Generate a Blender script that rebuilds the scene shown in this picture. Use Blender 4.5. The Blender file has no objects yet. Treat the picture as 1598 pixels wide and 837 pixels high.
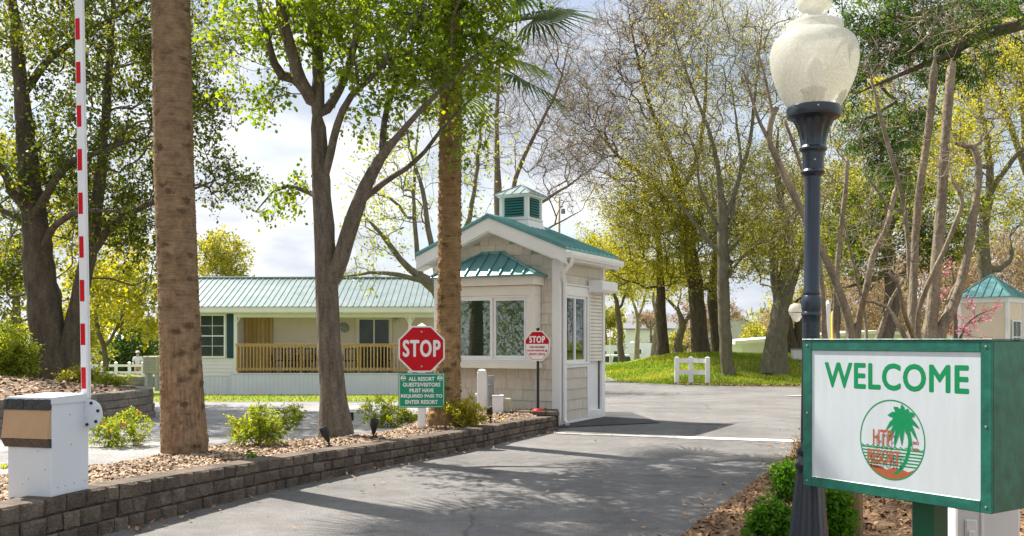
import bpy, math, random
import numpy as np
from mathutils import Vector, Matrix
R = math.radians
# ------------------------------------------------------------------ camera
scn = bpy.context.scene
COL = scn.collection
F = 1500.0; CX = 799.0; HY = 531.0; H = 1.4
cam_d = bpy.data.cameras.new('camera'); cam = bpy.data.objects.new('camera', cam_d); COL.objects.link(cam)
cam.location = (0, 0, H); cam.rotation_euler = (R(90), 0, 0)
cam_d.sensor_width = 36; cam_d.lens = F/1598*36; cam_d.shift_y = (HY-418.5)/1598
cam_d.clip_start = 0.05; cam_d.clip_end = 3000
scn.camera = cam
# ------------------------------------------------------------------ world
SUN = Vector((-.60, .50, 1.0)).normalized()
world = bpy.data.worlds.new('World'); scn.world = world; world.use_nodes = True
wn = world.node_tree.nodes; wl = world.node_tree.links; wn.clear()
wo = wn.new('ShaderNodeOutputWorld'); bg = wn.new('ShaderNodeBackground'); sky = wn.new('ShaderNodeTexSky')
sky.sky_type = 'NISHITA'; sky.sun_disc = False
sky.sun_elevation = math.asin(SUN.z); sky.sun_rotation = math.atan2(SUN.x, SUN.y)
sky.air_density = 1.0; sky.dust_density = 1.5; sky.ozone_density = 1.0
tc = wn.new('ShaderNodeTexCoord'); mp = wn.new('ShaderNodeMapping'); mp.inputs['Scale'].default_value = (1.3, 1.3, 3.6)
nz = wn.new('ShaderNodeTexNoise'); nz.inputs['Scale'].default_value = 2.1; nz.inputs['Detail'].default_value = 9; nz.inputs['Roughness'].default_value = .58; nz.inputs['Distortion'].default_value = .3
cr = wn.new('ShaderNodeValToRGB'); cr.color_ramp.elements[0].position = .27; cr.color_ramp.elements[1].position = .54
nz2 = wn.new('ShaderNodeTexNoise'); nz2.inputs['Scale'].default_value = 4.5; nz2.inputs['Detail'].default_value = 6
cr2 = wn.new('ShaderNodeValToRGB'); cr2.color_ramp.elements[0].color = (4.0, 4.35, 5.0, 1); cr2.color_ramp.elements[1].color = (6.5, 6.6, 6.7, 1)
cr2.color_ramp.elements[0].position = .40; cr2.color_ramp.elements[1].position = .58
mx = wn.new('ShaderNodeMixRGB')
wl.new(tc.outputs['Generated'], mp.inputs['Vector']); wl.new(mp.outputs[0], nz.inputs['Vector']); wl.new(mp.outputs[0], nz2.inputs['Vector'])
wl.new(nz.outputs['Fac'], cr.inputs[0]); wl.new(nz2.outputs['Fac'], cr2.inputs[0])
wl.new(cr.outputs[0], mx.inputs[0]); wl.new(sky.outputs[0], mx.inputs[1]); wl.new(cr2.outputs[0], mx.inputs[2])
sepw = wn.new('ShaderNodeSeparateXYZ'); wl.new(tc.outputs['Generated'], sepw.inputs[0])
zr_ = wn.new('ShaderNodeMapRange'); zr_.inputs[1].default_value = .35; zr_.inputs[2].default_value = .8; zr_.inputs[3].default_value = 1; zr_.inputs[4].default_value = 1.15; wl.new(sepw.outputs[2], zr_.inputs[0])
vm = wn.new('ShaderNodeVectorMath'); vm.operation = 'SCALE'; wl.new(cr2.outputs[0], vm.inputs[0]); wl.new(zr_.outputs[0], vm.inputs['Scale']); wl.new(vm.outputs[0], mx.inputs[2])
wl.new(mx.outputs[0], bg.inputs[0]); bg.inputs[1].default_value = .08; wl.new(bg.outputs[0], wo.inputs[0])
sun_d = bpy.data.lights.new('sun', 'SUN'); sun_d.energy = 5.0; sun_d.angle = R(.45); sun_d.color = (1, .94, .84)
sun = bpy.data.objects.new('sun', sun_d); COL.objects.link(sun); sun.rotation_euler = (-SUN).to_track_quat('-Z', 'Y').to_euler(); sun.location = (0, 0, 30)
scn.view_settings.view_transform = 'Standard'; scn.view_settings.look = 'None'; scn.view_settings.gamma = 1; scn.view_settings.exposure = 1.14
scn.view_settings.use_curve_mapping = False
# ------------------------------------------------------------------ helpers
def P(px, py, Y): return np.array([(px-CX)*Y/F, Y, H-(py-HY)*Y/F])
def tag(o, label=None, cat=None, group=None, kind=None):
    if label: o['label'] = label
    if cat: o['category'] = cat
    if group: o['group'] = group
    if kind: o['kind'] = kind
    return o
def thing(name, label, cat, loc=(0, 0, 0), rz=0, group=None):
    o = bpy.data.objects.new(name, None); COL.objects.link(o); o.location = loc; o.rotation_euler = (0, 0, rz)
    o.empty_display_size = .2
    return tag(o, label, cat, group)
def copy_tree(o, parent=None):
    c = o.copy(); COL.objects.link(c)
    if parent is not None: c.parent = parent
    for ch in list(o.children): copy_tree(ch, c)
    return c
def newmat(name):
    m = bpy.data.materials.new(name); m.use_nodes = True
    nt = m.node_tree; b = nt.nodes['Principled BSDF']; return m, nt, b
def mat(name, c, rough=.6, var=.15, scale=6, bump=0, bscale=None, metal=0, stretch=(1, 1, 1), c2=None, spec=.4, island=0, coat=0, fine=0):
    m, nt, b = newmat(name); n = nt.nodes; l = nt.links
    b.inputs['Roughness'].default_value = rough; b.inputs['Metallic'].default_value = metal
    b.inputs['Specular IOR Level'].default_value = spec
    if coat: b.inputs['Coat Weight'].default_value = coat
    t = n.new('ShaderNodeTexCoord'); mpp = n.new('ShaderNodeMapping'); mpp.inputs['Scale'].default_value = stretch
    l.new(t.outputs['Object'], mpp.inputs[0])
    nn = n.new('ShaderNodeTexNoise'); nn.inputs['Scale'].default_value = scale; nn.inputs['Detail'].default_value = 8; nn.inputs['Roughness'].default_value = .62
    l.new(mpp.outputs[0], nn.inputs['Vector'])
    r = n.new('ShaderNodeValToRGB'); r.color_ramp.elements[0].position = .3; r.color_ramp.elements[1].position = .7
    ca = c2 if c2 else tuple(x*(1-var) for x in c); cb = c if c2 else tuple(min(1, x*(1+var)) for x in c)
    r.color_ramp.elements[0].color = (*ca, 1); r.color_ramp.elements[1].color = (*cb, 1)
    l.new(nn.outputs['Fac'], r.inputs[0]); out = r.outputs[0]
    if fine:
        f2 = n.new('ShaderNodeTexNoise'); f2.inputs['Scale'].default_value = fine; f2.inputs['Detail'].default_value = 3
        l.new(t.outputs['Object'], f2.inputs['Vector'])
        fr = n.new('ShaderNodeMapRange'); fr.inputs[1].default_value = .3; fr.inputs[2].default_value = .7; fr.inputs[3].default_value = .72; fr.inputs[4].default_value = 1.28
        l.new(f2.outputs['Fac'], fr.inputs[0]); mm = n.new('ShaderNodeMixRGB'); mm.blend_type = 'MULTIPLY'; mm.inputs[0].default_value = 1
        l.new(out, mm.inputs[1]); l.new(fr.outputs[0], mm.inputs[2]); out = mm.outputs[0]
    if island:
        g = n.new('ShaderNodeNewGeometry'); mr = n.new('ShaderNodeMapRange'); mr.inputs[3].default_value = 1-island; mr.inputs[4].default_value = 1+island
        l.new(g.outputs['Random Per Island'], mr.inputs[0]); mm = n.new('ShaderNodeMixRGB'); mm.blend_type = 'MULTIPLY'; mm.inputs[0].default_value = 1
        l.new(out, mm.inputs[1]); l.new(mr.outputs[0], mm.inputs[2]); out = mm.outputs[0]
    l.new(out, b.inputs['Base Color'])
    if bump:
        bn = n.new('ShaderNodeTexNoise'); bn.inputs['Scale'].default_value = bscale or scale*4; bn.inputs['Detail'].default_value = 6
        l.new(mpp.outputs[0], bn.inputs['Vector']); bb = n.new('ShaderNodeBump'); bb.inputs['Strength'].default_value = min(1, bump); bb.inputs['Distance'].default_value = .02
        l.new(bn.outputs['Fac'], bb.inputs['Height']); l.new(bb.outputs[0], b.inputs['Normal'])
    return m
def leafmat(name, cols, trans=.45):
    m = bpy.data.materials.new(name); m.use_nodes = True; nt = m.node_tree; n = nt.nodes; l = nt.links; n.clear()
    o = n.new('ShaderNodeOutputMaterial'); a = n.new('ShaderNodeAttribute'); a.attribute_name = 'tone'
    r = n.new('ShaderNodeValToRGB'); el = r.color_ramp.elements
    k = len(cols); el[0].color = (*cols[0], 1); el[0].position = 0; el[1].color = (*cols[-1], 1); el[1].position = 1
    for i in range(1, k-1): e = el.new(i/(k-1)); e.color = (*cols[i], 1)
    l.new(a.outputs['Fac'], r.inputs[0])
    b = n.new('ShaderNodeBsdfPrincipled'); b.inputs['Roughness'].default_value = .5; b.inputs['Specular IOR Level'].default_value = .3
    t = n.new('ShaderNodeBsdfTranslucent'); g = n.new('ShaderNodeMixRGB'); g.blend_type = 'MULTIPLY'; g.inputs[0].default_value = 1; g.inputs[2].default_value = (2.3, 2.05, .5, 1)
    if 'pink' in name or 'bare' in name or 'red' in name: g.inputs[2].default_value = (1.3, 1.2, 1.2, 1)
    l.new(r.outputs[0], b.inputs['Base Color']); l.new(r.outputs[0], g.inputs[1]); l.new(g.outputs[0], t.inputs[0])
    ms = n.new('ShaderNodeMixShader'); ms.inputs[0].default_value = trans
    l.new(b.outputs[0], ms.inputs[1]); l.new(t.outputs[0], ms.inputs[2]); l.new(ms.outputs[0], o.inputs[0])
    return m
def link_mesh(name, verts, faces, m, parent=None, smooth=False, mats=None, fmat=None):
    me = bpy.data.meshes.new(name); me.from_pydata([tuple(v) for v in verts], [], faces)
    for mm in (mats or [m]): me.materials.append(mm)
    if fmat: me.polygons.foreach_set('material_index', fmat)
    if smooth: me.polygons.foreach_set('use_smooth', [True]*len(me.polygons))
    me.update(); o = bpy.data.objects.new(name, me); COL.objects.link(o)
    if parent is not None: o.parent = parent
    return o
def np_mesh(name, V, Q, m, parent=None, smooth=False, tone=None):
    """V (n,3) Q (k,4 or 3)"""
    me = bpy.data.meshes.new(name); n, k, s = len(V), len(Q), Q.shape[1]
    me.vertices.add(n); me.vertices.foreach_set('co', np.ascontiguousarray(V, dtype=np.float32).ravel())
    me.loops.add(k*s); me.loops.foreach_set('vertex_index', Q.astype(np.int32).ravel())
    me.polygons.add(k); me.polygons.foreach_set('loop_start', (np.arange(k)*s).astype(np.int32))
    me.polygons.foreach_set('loop_total', np.full(k, s, dtype=np.int32))
    me.update(calc_edges=True)
    if smooth: me.polygons.foreach_set('use_smooth', np.ones(k, dtype=bool))
    if tone is not None:
        at = me.attributes.new('tone', 'FLOAT', 'POINT'); at.data.foreach_set('value', tone.astype(np.float32))
    me.materials.append(m); me.validate(); o = bpy.data.objects.new(name, me); COL.objects.link(o)
    if parent is not None: o.parent = parent
    return o
class MB:
    def __init__(s): s.v = []; s.f = []; s.m = []; s.cm = 0
    def add(s, vs, fs):
        k = len(s.v); s.v += [tuple(float(c) for c in v) for v in vs]; s.f += [tuple(i+k for i in f) for f in fs]; s.m += [s.cm]*len(fs); return s
    def box(s, x0, x1, y0, y1, z0, z1):
        return s.add([(x0,y0,z0),(x1,y0,z0),(x1,y1,z0),(x0,y1,z0),(x0,y0,z1),(x1,y0,z1),(x1,y1,z1),(x0,y1,z1)],
                     [(0,3,2,1),(4,5,6,7),(0,1,5,4),(1,2,6,5),(2,3,7,6),(3,0,4,7)])
    def bbox(s, x0, x1, y0, y1, z0, z1, b=.005):
        """bevelled box"""
        vs = []; idx = {}
        xs = (x0, x1); ys = (y0, y1); zs = (z0, z1); sg = (1, -1)
        for i in range(2):
            for j in range(2):
                for k in range(2):
                    for ax in range(3):
                        p = [xs[i]+sg[i]*b, ys[j]+sg[j]*b, zs[k]+sg[k]*b]
                        p[ax] = (xs, ys, zs)[ax][(i, j, k)[ax]]
                        idx[(i,j,k,ax)] = len(vs); vs.append(p)
        fs = []
        for ax in range(3):
            o1, o2 = [(1, 2), (2, 0), (0, 1)][ax]
            for sd in range(2):
                loop = []
                for a, c in ((0,0),(1,0),(1,1),(0,1)):
                    key = [0,0,0]; key[ax] = sd; key[o1] = a; key[o2] = c; loop.append(idx[(*key, ax)])
                fs.append(tuple(loop if sd else loop[::-1]))
        for ax in range(3):
            o1, o2 = [(1, 2), (2, 0), (0, 1)][ax]
            for a in range(2):
                for c in range(2):
                    k0 = [0,0,0]; k0[o1] = a; k0[o2] = c; k1 = list(k0); k1[ax] = 1
                    q = (idx[(*k0,o1)], idx[(*k1,o1)], idx[(*k1,o2)], idx[(*k0,o2)])
                    fs.append(q if (a ^ c) else q[::-1])
        for i in range(2):
            for j in range(2):
                for k in range(2):
                    q = (idx[(i,j,k,0)], idx[(i,j,k,1)], idx[(i,j,k,2)]); fs.append(q if (i+j+k) % 2 else q[::-1])
        return s.add(vs, fs)
    def prism(s, pts, y0, y1):
        """pts list of (x,z) ccw seen from -y ; extruded in y"""
        n = len(pts); vs = [(x, y0, z) for x, z in pts]+[(x, y1, z) for x, z in pts]
        fs = [tuple(range(n)), tuple(range(2*n-1, n-1, -1))]
        fs += [(i, i+n, (i+1) % n+n, (i+1) % n) for i in range(n)]
        return s.add(vs, fs)
    def lathe(s, prof, n=24, c=(0, 0), caps=True):
        """prof list of (r,z)"""
        vs = []; fs = []
        for r, z in prof:
            for i in range(n): a = 2*math.pi*i/n; vs.append((c[0]+r*math.cos(a), c[1]+r*math.sin(a), z))
        for k in range(len(prof)-1):
            for i in range(n): j = (i+1) % n; fs.append((k*n+i, k*n+j, (k+1)*n+j, (k+1)*n+i))
        if caps: fs.append(tuple(range(n-1, -1, -1))); m_ = (len(prof)-1)*n; fs.append(tuple(m_+i for i in range(n)))
        return s.add(vs, fs)
    def tube(s, pts, rs, n=8):
        pts = [Vector(p) for p in pts]; rs = rs if hasattr(rs, '__len__') else [rs]*len(pts)
        vs = []; fs = []
        for k, p in enumerate(pts):
            t = (pts[min(k+1, len(pts)-1)]-pts[max(k-1, 0)]).normalized()
            ref = Vector((0, 1, 0)) if abs(t.y) < .9 else Vector((1, 0, 0))
            u = t.cross(ref).normalized(); w = t.cross(u)
            for i in range(n): a = 2*math.pi*i/n+.3; vs.append(p+u*math.cos(a)*rs[k]+w*math.sin(a)*rs[k])
        for k in range(len(pts)-1):
            for i in range(n): j = (i+1) % n; fs.append((k*n+i, k*n+j, (k+1)*n+j, (k+1)*n+i))
        fs.append(tuple(range(n-1, -1, -1))); m_ = (len(pts)-1)*n; fs.append(tuple(m_+i for i in range(n)))
        return s.add(vs, fs)
    def xf(s, M, start=0):
        for i in range(start, len(s.v)): s.v[i] = tuple(M @ Vector(s.v[i]))
        return s
    def build(s, name, m, parent=None, smooth=False):
        ms = m if isinstance(m, list) else [m]
        return link_mesh(name, s.v, s.f, ms[0], parent, smooth, mats=ms, fmat=s.m if len(ms) > 1 else None)
def autosmooth(o, ang=35):
    me = o.data; me.polygons.foreach_set('use_smooth', [True]*len(me.polygons))
    me.set_sharp_from_angle(angle=R(ang)); return o
def text_mb(txt, size, bold=0.0, sx=1.0, spacing=1.0):
    """centred flat text in the x-z plane, facing -y"""
    cu = bpy.data.curves.new('txt', 'FONT'); cu.body = txt; cu.size = size; cu.align_x = 'CENTER'; cu.align_y = 'CENTER'; cu.offset = bold; cu.space_character = spacing
    cu.resolution_u = 4; o = bpy.data.objects.new('txt', cu); COL.objects.link(o)
    bpy.context.view_layer.update()
    me = bpy.data.meshes.new_from_object(o.evaluated_get(bpy.context.evaluated_depsgraph_get()))
    vs = [(v.co.x*sx, 0, v.co.y) for v in me.vertices]; fs = [tuple(p.vertices) for p in me.polygons]
    xs = [v[0] for v in vs]; zs = [v[2] for v in vs]; ox = (min(xs)+max(xs))/2; oz = (min(zs)+max(zs))/2
    bpy.data.objects.remove(o); bpy.data.meshes.remove(me)
    mb = MB(); mb.add([(x-ox, 0, z-oz) for x, _, z in vs], fs); mb.w = max(xs)-min(xs); mb.h = max(zs)-min(zs)
    return mb
def put(dst, src, x, y, z, sx=1, sz=1):
    dst.add([(v[0]*sx+x, v[1]+y, v[2]*sz+z) for v in src.v], src.f)
def fit(txt, w, h, bold=0.0, spacing=1.0):
    t = text_mb(txt, .1, 0, 1, spacing); kx = w/t.w; kz = h/t.h
    t.v = [(a*kx, 0, c*kz) for a, _, c in t.v]
    if bold:
        v0 = list(t.v); f0 = list(t.f)
        for i, (dx, dz) in enumerate(((1, 0), (-1, 0), (0, 1), (0, -1), (.7, .7), (-.7, .7), (.7, -.7), (-.7, -.7))): t.add([(a+dx*bold, .00012*(i+1), c+dz*bold) for a, _, c in v0], f0)
    return t
# ------------------------------------------------------------------ terrain
def ss(t): t = np.clip(t, 0, 1); return t*t*(3-2*t)
def gz(x, y):
    x = np.asarray(x, float); y = np.asarray(y, float)
    rt = ss((x+2)/5)
    zl = -.042*np.clip(y-22, 0, 18)-.025*np.clip(y-40, 0, 62)
    zr = -.015*np.clip(y-22, 0, 18)-.031*np.clip(y-40, 0, 65)
    z = zl*(1-rt)+zr*rt
    md = ss((y-34.5)/11)*(1-ss((y-52)/16))*(.55*ss((x-2.5)/2.5)+.55*ss((x-4.5)/3.5))*(1-.0*x)
    z = z+md*1.08+.04*np.sin(x*1.1+y*.5)*ss((y-36)/4)*rt
    return z
def sheet(name, poly_fn, xr, yr, nx, ny, m, dz, smooth=True, label=None, kind='structure'):
    """grid in (u,v) -> (x,y)"""
    U, W = np.meshgrid(np.linspace(*xr, nx), np.linspace(*yr, ny)); X, Y_ = poly_fn(U, W) if poly_fn else (U, W)
    Z = gz(X, Y_)+(dz(X, Y_, U, W) if callable(dz) else dz)
    V = np.stack([X, Y_, Z], -1).reshape(-1, 3)
    i = np.arange(nx-1)[None, :]+np.arange(ny-1)[:, None]*nx
    Q = np.stack([i, i+1, i+nx+1, i+nx], -1).reshape(-1, 4)
    o = np_mesh(name, V, Q, m, smooth=smooth); tag(o, kind=kind); return o
def poly_fill(name, pts, m, dz, kind='structure', step=1.0):
    """fill a polygon as a terrain following sheet: triangulated grid clipped in bmesh-free way"""
    import bmesh
    bm = bmesh.new(); vs = [bm.verts.new((p[0], p[1], 0)) for p in pts]; bm.faces.new(vs)
    xs = [p[0] for p in pts]; ys = [p[1] for p in pts]
    for ax, lo, hi in ((0, min(xs), max(xs)), (1, min(ys), max(ys))):
        c = math.floor(lo)+step
        while c < hi:
            no = (1, 0, 0) if ax == 0 else (0, 1, 0); co = (c, 0, 0) if ax == 0 else (0, c, 0)
            bmesh.ops.bisect_plane(bm, geom=bm.verts[:]+bm.edges[:]+bm.faces[:], plane_co=co, plane_no=no); c += step
    for v in bm.verts: v.co.z = float(gz(v.co.x, v.co.y))+dz
    bmesh.ops.recalc_face_normals(bm, faces=bm.faces)
    for f in bm.faces:
        if f.normal.z < 0: f.normal_flip()
        f.smooth = True
    me = bpy.data.meshes.new(name); bm.to_mesh(me); bm.free(); me.materials.append(m)
    o = bpy.data.objects.new(name, me); COL.objects.link(o); tag(o, kind=kind); return o
# ------------------------------------------------------------------ materials
def grass_material():
    m, nt, b = newmat('grass'); n = nt.nodes; l = nt.links; t = n.new('ShaderNodeTexCoord')
    a = n.new('ShaderNodeTexNoise'); a.inputs['Scale'].default_value = .35; a.inputs['Detail'].default_value = 8; a.inputs['Roughness'].default_value = .65
    f = n.new('ShaderNodeTexNoise'); f.inputs['Scale'].default_value = 22; f.inputs['Detail'].default_value = 5
    r = n.new('ShaderNodeValToRGB'); e = r.color_ramp.elements; e[0].position = .3; e[0].color = (.30, .25, .12, 1); e[1].position = .66; e[1].color = (.11, .21, .02, 1)
    x = e.new(.45); x.color = (.22, .24, .06, 1)
    l.new(t.outputs['Object'], a.inputs[0]); l.new(t.outputs['Object'], f.inputs[0]); l.new(a.outputs['Fac'], r.inputs[0])
    mr = n.new('ShaderNodeMapRange'); mr.inputs[1].default_value = .3; mr.inputs[2].default_value = .7; mr.inputs[3].default_value = .6; mr.inputs[4].default_value = 1.4; l.new(f.outputs['Fac'], mr.inputs[0])
    mm = n.new('ShaderNodeMixRGB'); mm.blend_type = 'MULTIPLY'; mm.inputs[0].default_value = 1; l.new(r.outputs[0], mm.inputs[1]); l.new(mr.outputs[0], mm.inputs[2])
    l.new(mm.outputs[0], b.inputs['Base Color']); b.inputs['Roughness'].default_value = .9; b.inputs['Specular IOR Level'].default_value = .1
    bb = n.new('ShaderNodeBump'); bb.inputs['Strength'].default_value = .8; bb.inputs['Distance'].default_value = .05; l.new(f.outputs['Fac'], bb.inputs['Height']); l.new(bb.outputs[0], b.inputs['Normal'])
    return m
def asphalt_material(name, c, big=.25):
    m, nt, b = newmat(name); n = nt.nodes; l = nt.links; t = n.new('ShaderNodeTexCoord')
    def noise(s, d=6, ro=.6):
        q = n.new('ShaderNodeTexNoise'); q.inputs['Scale'].default_value = s; q.inputs['Detail'].default_value = d; q.inputs['Roughness'].default_value = ro; l.new(t.outputs['Object'], q.inputs[0]); return q
    def mr(o, lo, hi, a=.3, c_=.7):
        q = n.new('ShaderNodeMapRange'); q.inputs[1].default_value = a; q.inputs[2].default_value = c_; q.inputs[3].default_value = lo; q.inputs[4].default_value = hi; l.new(o, q.inputs[0]); return q.outputs[0]
    def mul(a, c_):
        q = n.new('ShaderNodeMixRGB'); q.blend_type = 'MULTIPLY'; q.inputs[0].default_value = 1; l.new(a, q.inputs[1]); l.new(c_, q.inputs[2]); return q.outputs[0]
    rgb = n.new('ShaderNodeRGB'); rgb.outputs[0].default_value = (*c, 1)
    v = mul(rgb.outputs[0], mr(noise(.5, 6).outputs['Fac'], 1-big, 1+big))
    v = mul(v, mr(noise(7, 6, .7).outputs['Fac'], .88, 1.12)); g = noise(75, 3, .8); v = mul(v, mr(g.outputs['Fac'], .5, 1.5)); v = mul(v, mr(noise(1.9, 9, .75).outputs['Fac'], .84, 1.12, .38, .62))
    v = mul(v, mr(noise(3.1, 3, .5).outputs['Fac'], 1.0, .72, .66, .72))   # oil spots
    # fine dark cracks
    vo = n.new('ShaderNodeTexVoronoi'); vo.feature = 'DISTANCE_TO_EDGE'; vo.inputs['Scale'].default_value = .42
    ds = n.new('ShaderNodeTexNoise'); ds.inputs['Scale'].default_value = 1.6; ds.inputs['Detail'].default_value = 6; l.new(t.outputs['Object'], ds.inputs[0])
    ad = n.new('ShaderNodeMixRGB'); ad.inputs[0].default_value = .35; l.new(t.outputs['Object'], ad.inputs[1]); l.new(ds.outputs['Color'], ad.inputs[2]); l.new(ad.outputs[0], vo.inputs['Vector'])
    v = mul(v, mr(vo.outputs['Distance'], .62, 1.0, 0, .008))
    l.new(v, b.inputs['Base Color']); b.inputs['Roughness'].default_value = .85; b.inputs['Specular IOR Level'].default_value = .25
    bb = n.new('ShaderNodeBump'); bb.inputs['Strength'].default_value = .8; bb.inputs['Distance'].default_value = .01; l.new(g.outputs['Fac'], bb.inputs['Height']); l.new(bb.outputs[0], b.inputs['Normal'])
    return m
M = {}
M['grass'] = grass_material()
M['road'] = asphalt_material('asphalt', (.168, .162, .157))
M['drive'] = asphalt_material('pale drive', (.27, .265, .265), .2)
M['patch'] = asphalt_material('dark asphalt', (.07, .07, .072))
M['concrete'] = mat('concrete', (.5, .48, .44), .85, .12, 3, .2, 60)
M['paint'] = mat('road paint', (.78, .77, .74), .7, .1, 9, c2=(.5, .49, .47), fine=60)
M['paint_worn'] = mat('worn road paint', (.42, .41, .39), .8, .2, 5, c2=(.2, .195, .19), fine=60)
M['mulch'] = mat('mulch', (.30, .20, .13), .95, .3, 14, 1, 60, c2=(.13, .085, .055), fine=90)
M['straw'] = mat('pine straw', (.27, .16, .085), .95, .3, 20, 1, 70, c2=(.11, .065, .04), fine=100)
M['chips'] = mat('bark chips', (.44, .32, .22), .9, .3, 5, 0, c2=(.20, .135, .09), island=.7)
M['litter'] = mat('fallen leaves', (.40, .25, .13), .9, .3, 8, 0, c2=(.22, .12, .06), island=.5)
M['block'] = mat('wall block', (.165, .13, .10), .92, .3, 7, 1, 60, c2=(.08, .062, .048), island=.32, fine=50)
M['block_far'] = mat('grey wall block', (.25, .22, .19), .92, .3, 7, 1, 60, c2=(.17, .15, .13), island=.2, fine=50)
M['white'] = mat('white trim paint', (.79, .785, .765), .45, .05, 3, .05, 40)
M['cream'] = mat('cream trim paint', (.74, .70, .62), .5, .06, 3, .05, 40)
M['peach'] = mat('peach cream wall paint', (.74, .61, .45), .6, .05, 2)
M['shake'] = mat('shake siding', (.62, .565, .475), .75, .1, 5, .35, 90, stretch=(6, 6, 1), island=.06)
M['pvc'] = mat('white vinyl', (.8, .8, .8), .4, .04, 3)
M['lap'] = mat('vinyl lap siding', (.76, .66, .57), .55, .05, 2)
M['lapwhite'] = mat('white vinyl lap siding', (.78, .74, .76), .55, .05, 2)
M['skirt'] = mat('vinyl skirting', (.72, .73, .81), .5, .04, 2)
M['teal'] = mat('teal metal roof', (.07, .22, .22), .3, .15, 2.2, .05, 20, spec=.6, c2=(.14, .30, .30), metal=.25)
M['paleteal'] = mat('weathered teal metal roof', (.19, .265, .255), .3, .2, 2, .05, 10, spec=.6, c2=(.32, .37, .36), metal=.45)
M['tealdark'] = mat('teal louvre', (.02, .17, .16), .5, .1, 3)
M['green'] = mat('sign green', (.010, .14, .10), .38, .2, 4, .12, 30, spec=.5, c2=(.008, .10, .075), fine=14)
M['greenpost'] = mat('post green', (.006, .10, .05), .4, .12, 3, .04, 40)
M['signwhite'] = mat('sign face white', (.58, .65, .70), .3, .05, 5, stretch=(2.5, 1, .5), c2=(.51, .57, .61))
M['letter'] = mat('letter green', (.0, .24, .085), .4, .05, 4)
M['brown'] = mat('logo brown', (.36, .10, .04), .5, .05, 5)
M['red'] = mat('reflective red', (.52, .002, .010), .45, .08, 4, spec=.22)
M['reflwhite'] = mat('reflective white', (.8, .8, .8), .35, .04, 4)
M['signgreen'] = mat('reflective green', (.0, .26, .14), .35, .06, 4)
M['navy'] = mat('black cast iron paint', (.010, .019, .036), .28, .3, 5, .08, 60, spec=.6)
M['black'] = mat('black plastic', (.015, .015, .017), .5, .3, 5)
M['tape'] = mat('black tape', (.02, .022, .028), .22, .4, 9, .5, 25, spec=.7)
M['card'] = mat('cardboard', (.44, .29, .17), .85, .08, 6, .1, 40)
M['cabinet'] = mat('cabinet enamel', (.66, .70, .74), .35, .05, 2, .05, 8, c2=(.60, .64, .68))
M['steel'] = mat('galvanised steel', (.45, .46, .48), .4, .1, 8, metal=.7)
M['armwhite'] = mat('arm white', (.72, .73, .76), .35, .06, 3)
M['pine'] = mat('new pine boards', (.52, .34, .14), .65, .2, 3, .2, 40, stretch=(8, 8, 1), island=.15)
M['deckwood'] = mat('deck boards', (.30, .20, .12), .8, .2, 3, .2, 40)
M['logwood'] = mat('weathered log', (.30, .21, .11), .85, .3, 4, .8, 20, stretch=(6, 6, .6), c2=(.16, .10, .05))
M['shutter'] = mat('dark green shutter', (.01, .05, .055), .5, .1, 5)
M['dark'] = mat('dark interior', (.03, .03, .03), .8, .2, 4)
M['inwall'] = mat('interior wall', (.34, .36, .25), .8, .1, 3)
M['blue'] = mat('blue cloth', (.14, .42, .75), .7, .1, 6)
M['tan'] = mat('tan plastic', (.45, .42, .30), .6, .1, 6)
M['grey'] = mat('grey plastic', (.28, .28, .28), .6, .1, 6)
M['yellow'] = mat('yellow paint', (.75, .50, .02), .5, .08, 6)
M['rubber'] = mat('rubber', (.02, .02, .02), .8, .2, 6)
M['rv'] = mat('camper shell', (.74, .77, .82), .3, .04, 1)
M['stripe'] = mat('camper stripe', (.25, .32, .42), .4, .05, 3)
M['roofgrey'] = mat('grey shingles', (.19, .19, .21), .85, .2, 8)
M['housewall'] = mat('far house wall', (.50, .50, .48), .7, .05, 2)
M['farwhite'] = mat('far white wall', (.72, .73, .74), .6, .05, 2)
M['skin'] = mat('skin', (.45, .26, .18), .5, .05, 5)
M['khaki'] = mat('khaki cloth', (.42, .33, .22), .8, .1, 8)
M['shirt'] = mat('pale shirt cloth', (.62, .68, .74), .8, .08, 8)
M['bark'] = mat('grey brown bark', (.19, .16, .12), .9, .4, 9, 1, 26, stretch=(1.6, 1.6, .35), c2=(.075, .058, .045), fine=45)
M['barkdark'] = mat('dark oak bark', (.13, .10, .07), .92, .4, 6, 1, 16, stretch=(1.5, 1.5, .4), c2=(.045, .036, .026), fine=30)
M['barkpale'] = mat('pale bark', (.36, .32, .25), .85, .3, 6, .6, 20, stretch=(1, 1, .5), c2=(.22, .19, .14))
M['barktan'] = mat('smooth tan bark', (.32, .255, .17), .75, .3, 9, .9, 30, stretch=(1, 1, .3), c2=(.12, .098, .07), fine=38)
M['barkmoss'] = mat('lichened bark', (.19, .17, .12), .9, .35, 8, .9, 24, stretch=(1, 1, .4), c2=(.10, .085, .055), fine=30)
M['barktwig'] = mat('brown bare bark', (.19, .15, .10), .9, .3, 7, .6, 20, stretch=(1, 1, .4), c2=(.11, .08, .06))
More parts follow.
